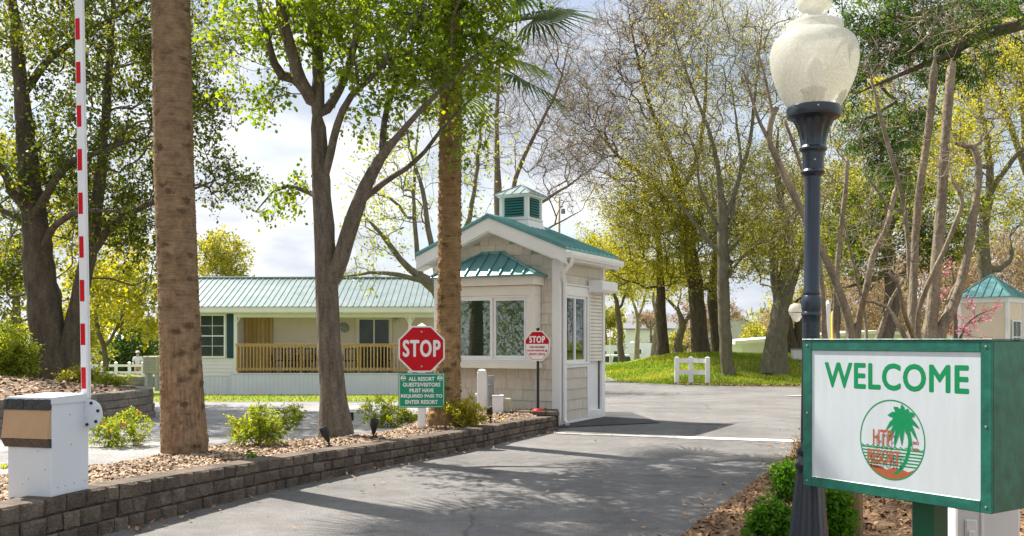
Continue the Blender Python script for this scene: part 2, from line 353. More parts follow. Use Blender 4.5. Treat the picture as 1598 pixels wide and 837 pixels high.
def glass_material(name, tint=(.75, .85, .8), refl=.3):
    m = bpy.data.materials.new(name); m.use_nodes = True; nt = m.node_tree; n = nt.nodes; l = nt.links; n.clear()
    o = n.new('ShaderNodeOutputMaterial'); t = n.new('ShaderNodeBsdfTransparent'); t.inputs[0].default_value = (*tint, 1)
    g = n.new('ShaderNodeBsdfGlossy'); g.inputs['Roughness'].default_value = .015; g.inputs[0].default_value = (.9, .95, .95, 1)
    fr = n.new('ShaderNodeFresnel'); fr.inputs[0].default_value = 1.5; mr = n.new('ShaderNodeMapRange'); mr.inputs[3].default_value = refl*.5; mr.inputs[4].default_value = 1; l.new(fr.outputs[0], mr.inputs[0])
    ms = n.new('ShaderNodeMixShader'); l.new(mr.outputs[0], ms.inputs[0]); l.new(t.outputs[0], ms.inputs[1]); l.new(g.outputs[0], ms.inputs[2]); l.new(ms.outputs[0], o.inputs[0]); return m
M['glass'] = glass_material('window glass')
M['darkglass'] = mat('dark far window glass', (.03, .05, .045), .12, .4, 2, spec=.45)
def globe_material():
    m, nt, b = newmat('frosted acrylic globe'); n = nt.nodes; l = nt.links; b.inputs['Specular IOR Level'].default_value = .8
    b.inputs['Base Color'].default_value = (.68, .68, .62, 1); b.inputs['Roughness'].default_value = .22
    t = n.new('ShaderNodeTexCoord'); q = n.new('ShaderNodeTexNoise'); q.inputs['Scale'].default_value = 55; q.inputs['Detail'].default_value = 2; l.new(t.outputs['Object'], q.inputs[0])
    bb = n.new('ShaderNodeBump'); bb.inputs['Strength'].default_value = .35; bb.inputs['Distance'].default_value = .006; l.new(q.outputs['Fac'], bb.inputs['Height']); l.new(bb.outputs[0], b.inputs['Normal'])
    tr = n.new('ShaderNodeBsdfTranslucent'); tr.inputs[0].default_value = (.95, .92, .8, 1)
    tr.inputs[0].default_value = (.66, .64, .54, 1); ms = n.new('ShaderNodeMixShader'); ms.inputs[0].default_value = .5; o = n['Material Output']
    tp = n.new('ShaderNodeBsdfTransparent'); m2 = n.new('ShaderNodeMixShader'); q2 = n.new('ShaderNodeTexNoise'); q2.inputs['Scale'].default_value = 95; q2.inputs['Detail'].default_value = 2; l.new(t.outputs['Object'], q2.inputs[0])
    m3 = n.new('ShaderNodeMapRange'); m3.inputs[1].default_value = .35; m3.inputs[2].default_value = .65; m3.inputs[3].default_value = .22; m3.inputs[4].default_value = .40; l.new(q2.outputs['Fac'], m3.inputs[0]); l.new(m3.outputs[0], m2.inputs[0])
    l.new(b.outputs[0], ms.inputs[1]); l.new(tr.outputs[0], ms.inputs[2]); l.new(ms.outputs[0], m2.inputs[1]); l.new(tp.outputs[0], m2.inputs[2]); l.new(m2.outputs[0], o.inputs[0]); return m
M['globe'] = globe_material()
L = {}
L['green'] = leafmat('spring leaf', [(.06, .12, .009), (.14, .22, .014), (.30, .36, .022)], 0.55)
L['oak'] = leafmat('oak leaf', [(.016, .036, .007), (.06, .095, .012), (.26, .27, .025)], 0.5)
L['yellow'] = leafmat('yellow green leaf', [(.10, .13, .02), (.28, .29, .035), (.44, .39, .05)], 0.5)
L['olive'] = leafmat('olive leaf', [(.07, .09, .02), (.22, .23, .04), (.40, .37, .07)], 0.5)
L['pale'] = leafmat('pale young leaf', [(.14, .18, .05), (.22, .27, .08), (.30, .32, .12)], .5)
L['bare'] = leafmat('bare bud brown', [(.18, .13, .07), (.36, .26, .13), (.50, .40, .20)], 0.35)
L['cedar'] = leafmat('cedar needle', [(.018, .05, .01), (.045, .11, .015), (.12, .19, .03)], 0.45)
L['azalea'] = leafmat('azalea leaf', [(.08, .13, .015), (.20, .27, .025), (.38, .38, .04)], 0.5)
L['azaleay'] = leafmat('yellow azalea leaf', [(.12, .15, .02), (.30, .30, .03), (.52, .44, .05)], 0.5)
L['box'] = leafmat('bright shrub leaf', [(.03, .11, .008), (.08, .22, .012), (.16, .32, .02)], .45)
L['conifer'] = leafmat('hedge conifer', [(.03, .055, .02), (.06, .11, .03), (.10, .16, .04)], .35)
L['brush'] = leafmat('bare brush tan', [(.22, .15, .08), (.33, .24, .14), (.42, .32, .2)], .35)
L['pink'] = leafmat('pink blossom', [(.55, .10, .2), (.7, .2, .32), (.8, .35, .45)], .4)
L['red'] = leafmat('red blossom', [(.5, .02, .02), (.65, .04, .03), (.75, .08, .05)], .3)
L['palm'] = leafmat('palm frond', [(.012, .03, .008), (.03, .06, .012), (.07, .11, .02)], .3)
# ------------------------------------------------------------------ setting
sheet('ground', None, (-75, 95), (-14, 52), 171, 133, M['grass'], -.03)
o = sheet('distant_ground', lambda u, v: (u*v, v), (-2.6, 2.6), (51, 900), 60, 110, M['grass'], -.032)
# carriageway: main road, junction and service drive in one asphalt sheet
road_pts = [(-14, -10), (-4.5, -10), (1.5, -10), (-.1, 3.5), (.4, 4.9), (1.25, 6.9), (2.3, 9.2), (3.35, 11.6), (3.95, 13.0), (5.6, 15.5), (9, 18), (20, 21), (60, 24), (60, 34.5), (22, 33.2), (13, 32.2), (8, 32.3), (6.2, 33.4), (4.6, 36.5), (3.4, 42), (2.5, 60), (-1.5, 60), (-.6, 40), (-.6, 24), (-1.5, 21.9), (-14, 21.8), (-30, 23), (-40, 23), (-40, 13), (-16, 9)]
poly_fill('road', road_pts, M['road'], .0)
poly_fill('service_drive', [(-40, 13.2), (-16, 10), (-9, 8.2), (-5, 8.6), (-4.0, 12.5), (-1.6, 14.4), (-1.9, 17.5), (-.9, 19.6), (-1.3, 21.4), (-14, 21.6), (-30, 22.6), (-40, 22.6)], M['drive'], .008)
poly_fill('concrete_apron', [(6.9, 24.4), (9.2, 26.6), (14, 27.6), (22, 27.5), (22, 25.8), (12, 25)], M['concrete'], .02)
poly_fill('footpath', [(-30, 27.2), (-11.5, 27.6), (-11.3, 28.6), (-30, 28.4)], M['concrete'], .0)
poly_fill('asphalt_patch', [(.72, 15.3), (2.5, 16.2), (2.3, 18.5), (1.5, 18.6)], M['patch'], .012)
# stop line painted over the road
def quad_sheet(name, pts, m, z, label=None):
    o = link_mesh(name, [(p[0], p[1], z) for p in pts], [tuple(range(len(pts)))], m); tag(o, kind='structure'); return o
def lerp(a, b, t): return tuple(a[i]+(b[i]-a[i])*t for i in range(len(a)))
A0 = (.66, 14.42); A1 = (2.36, 13.78); A2 = (3.97, 13.25)
quad_sheet('stop_line', [(A1[0], A1[1]-.13), (A2[0], A2[1]-.13), (A2[0]+.06, A2[1]+.16), (A1[0]+.02, A1[1]+.16)], M['paint'], .008)
quad_sheet('worn_stop_line', [(A0[0], A0[1]-.1), (A1[0], A1[1]-.1), (A1[0]+.02, A1[1]+.12), (A0[0], A0[1]+.12)], M['paint_worn'], .008)
# ------------------------------------------------------------------ retaining walls
rng = np.random.default_rng(7)
def polyline_at(pts, s):
    acc = 0
    for a, b in zip(pts[:-1], pts[1:]):
        d = math.dist(a[:2], b[:2])
        if s <= acc+d or b is pts[-1]:
            t = (s-acc)/d; return [a[i]+(b[i]-a[i])*t for i in range(len(a))], ((b[0]-a[0])/d, (b[1]-a[1])/d)
        acc += d
def smooth_poly(pts, k=6):
    out = []
    for i in range(len(pts)-1):
        p0 = pts[max(i-1, 0)]; p1 = pts[i]; p2 = pts[i+1]; p3 = pts[min(i+2, len(pts)-1)]
        for j in range(k):
            t = j/k; out.append(tuple(.5*((2*p1[q])+(-p0[q]+p2[q])*t+(2*p0[q]-5*p1[q]+4*p2[q]-p3[q])*t*t+(-p0[q]+3*p1[q]-3*p2[q]+p3[q])*t**3) for q in range(len(p1))))
    out.append(tuple(pts[-1])); return out
def block_wall(name, label, pts, courses, thick, blen, m, side=1, z0=-.1, seed=1):
    """pts (x,y,topz) front base line; blocks bulge to the 'side' of travel; coursed rough blocks as ONE mesh"""
    rn = random.Random(seed); mb = MB(); tot = sum(math.dist(a[:2], b[:2]) for a, b in zip(pts[:-1], pts[1:]))
    for c in range(courses):
        s = -rn.random()*blen
        while s < tot:
            ln = blen*rn.uniform(.75, 1.25); s0 = max(0, s); s1 = min(tot, s+ln); s += ln
            if s1-s0 < .03: continue
            (x0, y0, t0), d = polyline_at(pts, s0+.003); (x1, y1, t1), _ = polyline_at(pts, s1-.003)
            nx, ny = d[1]*side, -d[0]*side
            back = .012*(c)
            zb0 = z0+(t0-z0)*c/courses; zt0 = z0+(t0-z0)*(c+1)/courses-.004; zb1 = z0+(t1-z0)*c/courses; zt1 = z0+(t1-z0)*(c+1)/courses-.004
            if c == 0: zb0 -= .1; zb1 -= .1
            o0 = -back+rn.uniform(-.010, .010); b = .017
            def pt(x, y, off, z): return (x+nx*off, y+ny*off, z)
            L_ = s1-s0; ux, uy = (x1-x0)/L_, (y1-y0)/L_
            bulge = [rn.uniform(.004, .026) for _ in range(6)]
            vs = [pt(x0, y0, o0, zb0), pt(x1, y1, o0, zb1), pt(x1, y1, o0, zt1), pt(x0, y0, o0, zt0)]
            xm, ym = (x0+x1)/2, (y0+y1)/2; zbm = (zb0+zb1)/2; ztm = (zt0+zt1)/2
            vs += [pt(x0+ux*b, y0+uy*b, o0+bulge[0], zb0+b), pt(xm, ym, o0+bulge[4], zbm+b), pt(x1-ux*b, y1-uy*b, o0+bulge[1], zb1+b), pt(x1-ux*b, y1-uy*b, o0+bulge[2], zt1-b), pt(xm, ym, o0+bulge[5], ztm-b), pt(x0+ux*b, y0+uy*b, o0+bulge[3], zt0-b)]
            vs += [pt(x0, y0, -thick, zb0), pt(x1, y1, -thick, zb1), pt(x1, y1, -thick, zt1), pt(x0, y0, -thick, zt0)]
            fs = [(0, 1, 6, 5, 4), (1, 2, 7, 6), (2, 3, 9, 8, 7), (3, 0, 4, 9), (4, 5, 8, 9), (5, 6, 7, 8), (10, 13, 12, 11), (3, 2, 12, 13), (0, 10, 11, 1), (0, 3, 13, 10), (1, 11, 12, 2)]
            if side < 0: fs = [f[::-1] for f in fs]
            mb.add(vs, fs)
    o = mb.build(name, m); tag(o, label, 'retaining wall'); return o
wall_pts = smooth_poly([(-4.6, 1.5, .38), (-3.75, 4.5, .36), (-3.2, 6.1, .34), (-2.92, 6.95, .345), (-2.31, 8.7, .30), (-1.70, 10.05, .275), (-1.18, 11.1, .25), (-.455, 12.4, .255), (.036, 13.55, .245), (.42, 14.35, .235), (.70, 14.95, .22)])
block_wall('retaining_wall', 'long low brown block retaining wall along the left edge of the road', wall_pts, 3, .24, .175, M['block'], 1, z0=-.02, seed=3)
# raised corner blocks where the wall meets the booth
end_pts = [(.36, 15.02, .29), (.72, 15.0, .29), (.74, 15.45, .29)]
mbx = MB(); rn = random.Random(5)
for (x0, x1, y0, y1, z0, z1) in [(.30, .52, 14.88, 15.12, .225, .30), (.525, .735, 14.9, 15.14, .225, .295), (.54, .735, 15.145, 15.37, .0, .30), (.54, .735, 15.14, 15.6, -.1, .22), (.10, .295, 14.92, 15.12, .225, .30)]:
    mbx.bbox(x0, x1, y0, y1, z0, z1, .012)
tag(mbx.build('end_blocks', M['block']), 'raised brown corner blocks of the bed, under the small stop sign', 'retaining wall')
isl = smooth_poly([(-12, 9.6, .55), (-9.2, 11.6, .55), (-7.5, 13.6, .54), (-6.72, 15.4, .53), (-6.42, 16.8, .53), (-6.6, 17.7, .53), (-7.3, 18.5, .53), (-9, 19.4, .53), (-13, 20.3, .53)])
block_wall('island_wall', 'curved brown block wall around the raised oak tree bed', isl, 4, .26, .30, M['block_far'], 1, z0=0, seed=9)
# beds -------------------------------------------------------------
def bed(name, front, back, m, zf, hump, nu=90, nv=26, seed=0):
    f = np.array([polyline_at(front, s)[0] for s in np.linspace(0, sum(math.dist(a[:2], b[:2]) for a, b in zip(front[:-1], front[1:]))*.9995, nu)])
    bk = np.array([polyline_at(back, s)[0] for s in np.linspace(0, sum(math.dist(a[:2], b[:2]) for a, b in zip(back[:-1], back[1:]))*.9995, nu)])
    v = np.linspace(0, 1, nv)[:, None, None]; G = f[None]*(1-v)+bk[None]*v
    rr = np.random.default_rng(seed); vv = np.linspace(0, 1, nv)[:, None]
    G[..., 2] += hump*np.sin(np.pi*np.clip(vv*1.0, 0, 1))**.8+rr.normal(0, .008, G[..., 2].shape)*np.minimum(1, np.minimum(vv, 1-vv)*8)
    V = G.reshape(-1, 3); i = np.arange(nu-1)[None]+np.arange(nv-1)[:, None]*nu
    Q = np.stack([i, i+nu, i+nu+1, i+1], -1).reshape(-1, 4); Q = Q[:, ::-1]
    o = np_mesh(name, V, Q, m, smooth=True); tag(o, kind='structure'); return G
def offs(pts, d, dz):
    out = []
    for i, p in enumerate(pts):
        a = pts[max(i-1, 0)]; b = pts[min(i+1, len(pts)-1)]; dx, dy = b[0]-a[0], b[1]-a[1]; n_ = math.hypot(dx, dy); out.append((p[0]-dy/n_*d, p[1]+dx/n_*d, p[2]+dz))
    return out
front1 = offs(wall_pts, .17, -.045)
back1 = smooth_poly([(-9.5, 3.0, -.02), (-8.0, 6.5, -.02), (-6.4, 8.6, -.02), (-5.0, 9.5, -.02), (-4.45, 10.4, -.02), (-4.05, 12.1, -.02), (-3.0, 12.75, -.02), (-2.0, 13.7, -.02), (-1.72, 15.2, .0), (-1.45, 16.8, .1), (.55, 15.75, .18)])
G1 = bed('mulch_bed', front1, back1, M['mulch'], 0, .10, 160, 34, 3)
fr2 = offs(isl, .2, -.05); bk2 = [(-16, 14, .9), (-14, 15, .95), (-11.5, 16, .95), (-10.5, 17, .92), (-13, 19, .8), (-16, 19.6, .6)]
G2 = bed('island_bed', fr2, bk2, M['mulch'], 0, .02, 90, 26, 5)
re_pts = smooth_poly([(.6, -3, .004), (-.1, 3.5, .004), (.4, 4.9, .004), (1.22, 6.9, .004), (2.27, 9.2, .004), (3.32, 11.6, .004), (3.92, 13.0, .004), (4.8, 14.1, .01)])
bk3 = smooth_poly([(10, -5, .3), (10, 3, .3), (11, 6, .3), (12, 9, .3), (13, 12, .3), (13, 14, .2), (12, 16, .1), (9, 17.4, .0)])
G3 = bed('straw_bed', re_pts, bk3, M['straw'], 0, .10, 120, 60, 8)
def bed_z(G, x, y):
    d = (G[..., 0]-x)**2+(G[..., 1]-y)**2; return float(G[..., 2].ravel()[d.argmin()])
def scatter(name, G, n, m, size, seed, label, cat, vrange=(0, 1), flat=.5, ur=(0, 1), near=0):
    rr = np.random.default_rng(seed); nv, nu = G.shape[:2]
    v = rr.uniform(vrange[0], vrange[1], n)*(nv-1.001); u = (ur[0]+(ur[1]-ur[0])*rr.uniform(0, 1, n))*(nu-1.001)
    iu = u.astype(int); iv = v.astype(int); fu = (u-iu)[:, None]; fv = (v-iv)[:, None]
    p = (G[iv, iu]*(1-fu)+G[iv, iu+1]*fu)*(1-fv)+(G[iv+1, iu]*(1-fu)+G[iv+1, iu+1]*fu)*fv
    s = size*rr.uniform(.45, 1.5, n)[:, None]
    a = rr.uniform(0, 2*np.pi, n); tl = rr.normal(0, flat, (n, 2))
    e1 = np.stack([np.cos(a), np.sin(a), tl[:, 0]], 1); e2 = np.stack([-np.sin(a), np.cos(a), tl[:, 1]], 1)
    e1 /= np.linalg.norm(e1, axis=1)[:, None]; e2 /= np.linalg.norm(e2, axis=1)[:, None]; e3 = np.cross(e1, e2)
    el = rr.uniform(.35, .7, n)[:, None]; p = p+np.array([0, 0, 1])*s*.22
    h = s*.22
    V = np.stack([p-e1*s, p-e2*s*el, p+e1*s*rr.uniform(.6, 1, n)[:, None], p+e2*s*el, p+e3*h+e1*s*.2, p-e3*h], 1).reshape(-1, 3)
    b = (np.arange(n)*6)[:, None]
    T = np.concatenate([b+np.array([q]) for q in ((0, 1, 4), (1, 2, 4), (2, 3, 4), (3, 0, 4))], 0)
    o = np_mesh(name, V, T, m); tag(o, label, cat, kind='stuff'); return o
scatter('bark_chips', G1, 46000, M['chips'], .026, 1, 'loose tan bark chips covering the bed behind the long low wall', 'mulch', ur=(.12, 1), vrange=(0, .9))
scatter('island_chips', G2, 9000, M['chips'], .05, 2, 'loose bark chips around the foot of the big oak', 'mulch')
scatter('leaf_litter', G3, 26000, M['litter'], .026, 4, 'brown leaf litter and pine straw in the right bed by the welcome sign', 'leaf litter', vrange=(0, .45), ur=(.25, 1), flat=.7)
# leaves blown on the tarmac / verge edge
def road_litter():
    rr = np.random.default_rng(12); n = 420
    pts = []
    for i in range(n):
        if i < 130: x = rr.uniform(-2, 5); y = rr.uniform(7, 16)
        elif i < 270:
            q, _ = polyline_at(re_pts, rr.uniform(8, 17)); x = q[0]-abs(rr.normal(0, .22)); y = q[1]
        else:
            q, _ = polyline_at(wall_pts, rr.uniform(5, 14)); x = q[0]+abs(rr.normal(0, .12))+.03; y = q[1]
        pts.append((x, y, .012))
    p = np.array(pts); a = rr.uniform(0, 6.28, n); s = rr.uniform(.012, .034, n)[:, None]
    e1 = np.stack([np.cos(a), np.sin(a), rr.normal(0, .3, n)], 1)*s; e2 = np.stack([-np.sin(a), np.cos(a), rr.normal(0, .3, n)], 1)*s*.5; p[:, 2] += .01
    V = np.stack([p-e1, p-e2, p+e1, p+e2], 1).reshape(-1, 3); Q = np.arange(n*4).reshape(-1, 4)
    tag(np_mesh('fallen_leaves', V, Q, M['litter']), 'scattered dry leaves lying on the grey tarmac', 'fallen leaves', kind='stuff')
road_litter()
# brown leaf verge at the far edge of the lawn
U = np.linspace(5.8, 24, 60); Gv = np.zeros((6, 60, 3))
for i in range(6):
    Gv[i, :, 0] = U; Gv[i, :, 1] = 32.35+np.maximum(0, 8-U)*.7+i*.28+.0*U+np.clip(U-13, 0, 99)*.09; Gv[i, :, 2] = gz(Gv[i, :, 0], Gv[i, :, 1])+.02
scatter('verge_leaves', Gv, 2600, M['litter'], .05, 6, 'dry leaves along the far road edge below the lawn', 'leaf litter')

def lawn_blades(name, label, regions, size, seed):
    rr = np.random.default_rng(seed); ps = []
    for (xa, xb, ya, yb, k) in regions: x = rr.uniform(xa, xb, k); y = rr.uniform(ya, yb, k); ok = (y > 33.1+np.maximum(0, 8-x)*.75) | (x < 2); ps.append(np.stack([x, y, gz(x, y)-.03], 1)[ok])
    p = np.concatenate(ps); n = len(p); a = rr.uniform(0, 6.28, n); h = size*rr.uniform(.5, 1.4, n)[:, None]; sd = np.stack([np.cos(a), np.sin(a), 0*a], 1)*.022; tip_ = np.stack([rr.normal(0, .4, n), rr.normal(0, .4, n), np.ones(n)], 1)*h
    V = np.stack([p-sd, p+sd, p+tip_], 1).reshape(-1, 3); np_t = np.repeat(np.clip(.5+.35*np.sin(p[:, 0]*1.3+np.sin(p[:, 1]*.9)*2)*np.sin(p[:, 1]*.7)+rr.normal(0, .25, n), 0, 1), 3)
    tag(np_mesh(name, V, np.arange(n*3).reshape(-1, 3), L['lawn'], tone=np_t), label, 'grass', kind='stuff')
L['lawn'] = leafmat('lawn blade', [(.07, .15, .012), (.17, .26, .02), (.38, .36, .08)], .35)
lawn_blades('lawn_grass', 'sunlit green lawn grass covering the mound behind the white fence', [(4, 22, 32.6, 48, 60000), (-1, 6, 36, 60, 5000)], .10, 61)
lawn_blades('verge_grass', 'strip of short grass between the pale drive and the bungalow skirting', [(-16, -1.6, 21.9, 33.5, 5000)], .04, 62)
# ------------------------------------------------------------------ tree machine
def unit(v): return v/np.maximum(1e-9, np.linalg.norm(v, axis=-1, keepdims=True))
def skeleton(limbs, targets, rr, step=.35, alpha=.35, jit=.05, curve=.35):
    Pn = []; par = []; pl = []; R0 = []
    for li, lb in enumerate(limbs):
        pts = [np.array(q[:3], float) for q in lb]; rs = [q[3] for q in lb]
        if li == 0: Pn.append(pts[0]); par.append(-1); pl.append(0.); R0.append(rs[0]); cur = 0
        else:
            A = np.array(Pn); cur = int(((A-pts[0])**2).sum(1).argmin())
            if np.linalg.norm(Pn[cur]-pts[0]) > step*.6: pts = [Pn[cur]]+pts; rs = [rs[0]]+rs
        # catmull smoothing
        for i in range(len(pts)-1):
            p0 = pts[max(i-1, 0)]; p1 = pts[i]; p2 = pts[i+1]; p3 = pts[min(i+2, len(pts)-1)]
            k = max(1, int(round(np.linalg.norm(p2-p1)/step)))
            for j in range(1, k+1):
                t = j/k; q = .5*(2*p1+(p2-p0)*t+(2*p0-5*p1+4*p2-p3)*t*t+(3*p1-p0-3*p2+p3)*t**3)
                q = q+rr.normal(0, jit*.35, 3)*min(1, step*2); r = rs[i]+(rs[i+1]-rs[i])*t
                par.append(cur); pl.append(pl[cur]+np.linalg.norm(q-Pn[cur])); Pn.append(q); R0.append(r); cur = len(Pn)-1
    nmax = len(Pn)+int(len(targets)*14)+50
    A = np.full((nmax, 3), 1e9); n = len(Pn); A[:n] = np.array(Pn); par = par+[0]*(nmax-n); PL = np.zeros(nmax); PL[:n] = pl; R0 = np.array(R0+[0.]*(nmax-n))
    if len(targets):
        d0 = np.min(np.linalg.norm(targets[:, None]-A[None, :n], axis=2), axis=1); targets = targets[np.argsort(d0)]
    root_excl = max(1, int(len(limbs[0])))
    z_lo = A[0, 2]
    for t in targets:
        d = np.linalg.norm(A[:n]-t, axis=1)
        c = d+alpha*PL[:n]+.7*np.maximum(0, A[:n, 2]-t[2]); j = int(c.argmin()); dd = d[j]
        if dd < step*.3: continue
        pd = A[j]-A[par[j]] if par[j] >= 0 and j > 0 else np.array([0, 0, 1.]); pd = pd/max(1e-6, np.linalg.norm(pd))
        ctrl = A[j]+pd*dd*curve+np.array([0, 0, .08*dd]); k = max(2, int(dd/step)+1); k = min(k, 13); prev = j
        if n+k >= nmax: break
        for q in range(1, k+1):
            s = q/k; p = A[j]*(1-s)**2+ctrl*2*s*(1-s)+t*s*s
            if q < k: p = p+rr.normal(0, jit*min(1, dd/k*2.5), 3)
            A[n] = p; par[n] = prev; PL[n] = PL[prev]+np.linalg.norm(p-A[prev]); prev = n; n += 1
    return A[:n], np.array(par[:n]), R0[:n]
def radii(A, par, R0, tip, ex=2.3):
    n = len(A); area = np.zeros(n); kids = np.zeros(n, int)
    for i in range(n-1, 0, -1): kids[par[i]] += 1
    area[kids == 0] = tip**ex
    for i in range(n-1, 0, -1): area[par[i]] += area[i]
    r = area**(1/ex)
    lim = R0 > 0; r = np.where(lim, R0, np.minimum(r, .6*max(1e-3, R0.max())))
    for i in range(1, n): r[i] = min(r[i], r[par[i]]*1.0 if not lim[i] else r[i])
    return r, area, kids
def tubes(A, par, r, area, rr, rough=.04):
    n = len(A); best = np.full(n, -1)
    for i in range(1, n):
        p = par[i]
        if best[p] < 0 or area[i] > area[best[p]]: best[p] = i
    heads = [i for i in range(1, n) if best[par[i]] != i or par[i] == 0]
    groups = {12: [], 7: [], 4: [], 3: []}
    for h in heads:
        ch = [h]; c = h
        while best[c] >= 0: c = best[c]; ch.append(c)
        k = 12 if r[h] > .07 else 7 if r[h] > .03 else 4 if r[h] > .012 else 3
        groups[k].append((par[h], ch))
    VV = []; QQ = []; base = 0
    for k, chs in groups.items():
        if not chs: continue
        idx = []; rad = []; link = []; tan = []
        for p, ch in chs:
            seq = [p]+ch; pos = A[seq]; t = np.gradient(pos, axis=0) if len(seq) > 1 else pos
            idx += seq; rad += [min(r[p], r[ch[0]]*1.15)]+list(r[ch]); link += [1]*(len(seq)-1)+[0]; tan.append(t)
        idx = np.array(idx); rad = np.array(rad); tan = unit(np.concatenate(tan)); link = np.array(link)
        ref = np.tile(np.array([0., 1., 0.]), (len(idx), 1)); u = unit(np.cross(tan, ref)); bad = np.abs(tan[:, 1]) > .985; u[bad] = unit(np.cross(tan[bad], np.array([1., 0, 0]))); w = np.cross(tan, u)
        a = np.arange(k)/k*2*np.pi; rj = rad[:, None]*(1+rr.normal(0, rough if k == 12 else 0, (len(idx), k)))
        V = A[idx][:, None]+u[:, None]*(np.cos(a)*rj)[..., None]+w[:, None]*(np.sin(a)*rj)[..., None]
        i = np.nonzero(link)[0][:, None]; c = np.arange(k)[None]; c2 = (c+1) % k
        Q = np.stack([i*k+c, i*k+c2, (i+1)*k+c2, (i+1)*k+c], -1).reshape(-1, 4)+base
        VV.append(V.reshape(-1, 3)); QQ.append(Q); base += len(idx)*k
    return np.concatenate(VV), np.concatenate(QQ)
def leaves(pos, dirs, size, rr, aspect=.55, up=.5, tone=None, droop=.2):
    n = len(pos); s = size*rr.uniform(.6, 1.35, n)[:, None]
    d = unit(dirs*.6+rr.normal(0, .6, (n, 3))-np.array([0, 0, droop])); nrm = unit(rr.normal(0, 1, (n, 3))+np.array([0, 0, up*2])); side = unit(np.cross(d, nrm)); nn = np.cross(side, d)
    mid = pos+d*s*.5; wd = s*aspect*.5
    V = np.stack([pos, mid+side*wd+nn*s*.08, pos+d*s, mid-side*wd+nn*s*.08], 1).reshape(-1, 3)
    Q = np.arange(n*4).reshape(-1, 4); t = tone if tone is not None else rr.uniform(0, 1, n)
    return V, Q, np.repeat(t, 4)
def blob_pts(blobs, rr, dens=1.0):
    out = []
    for b in blobs:
        c = np.array(b[0]); rad = np.array(b[1]); k = int(b[2]*dens); v = unit(rr.normal(0, 1, (k, 3)))*rr.uniform(0, 1, (k, 1))**(1/2.2); out.append(c+v*rad)
    return np.concatenate(out) if out else np.zeros((0, 3))
def PB(px, py, Y, rx, ry, rd, n):
    """blob from its centre in the photograph, its half sizes in px and its depth half size in metres"""
    return (P(px, py, Y), (rx*Y/F, rd, ry*Y/F), n)
def LB(Y, *pts):
    """limb from photo points (px,py,r_px[,dY])"""
    return [(*P(p[0], p[1], Y+(p[3] if len(p) > 3 else 0)), p[2]*Y/F) for p in pts]
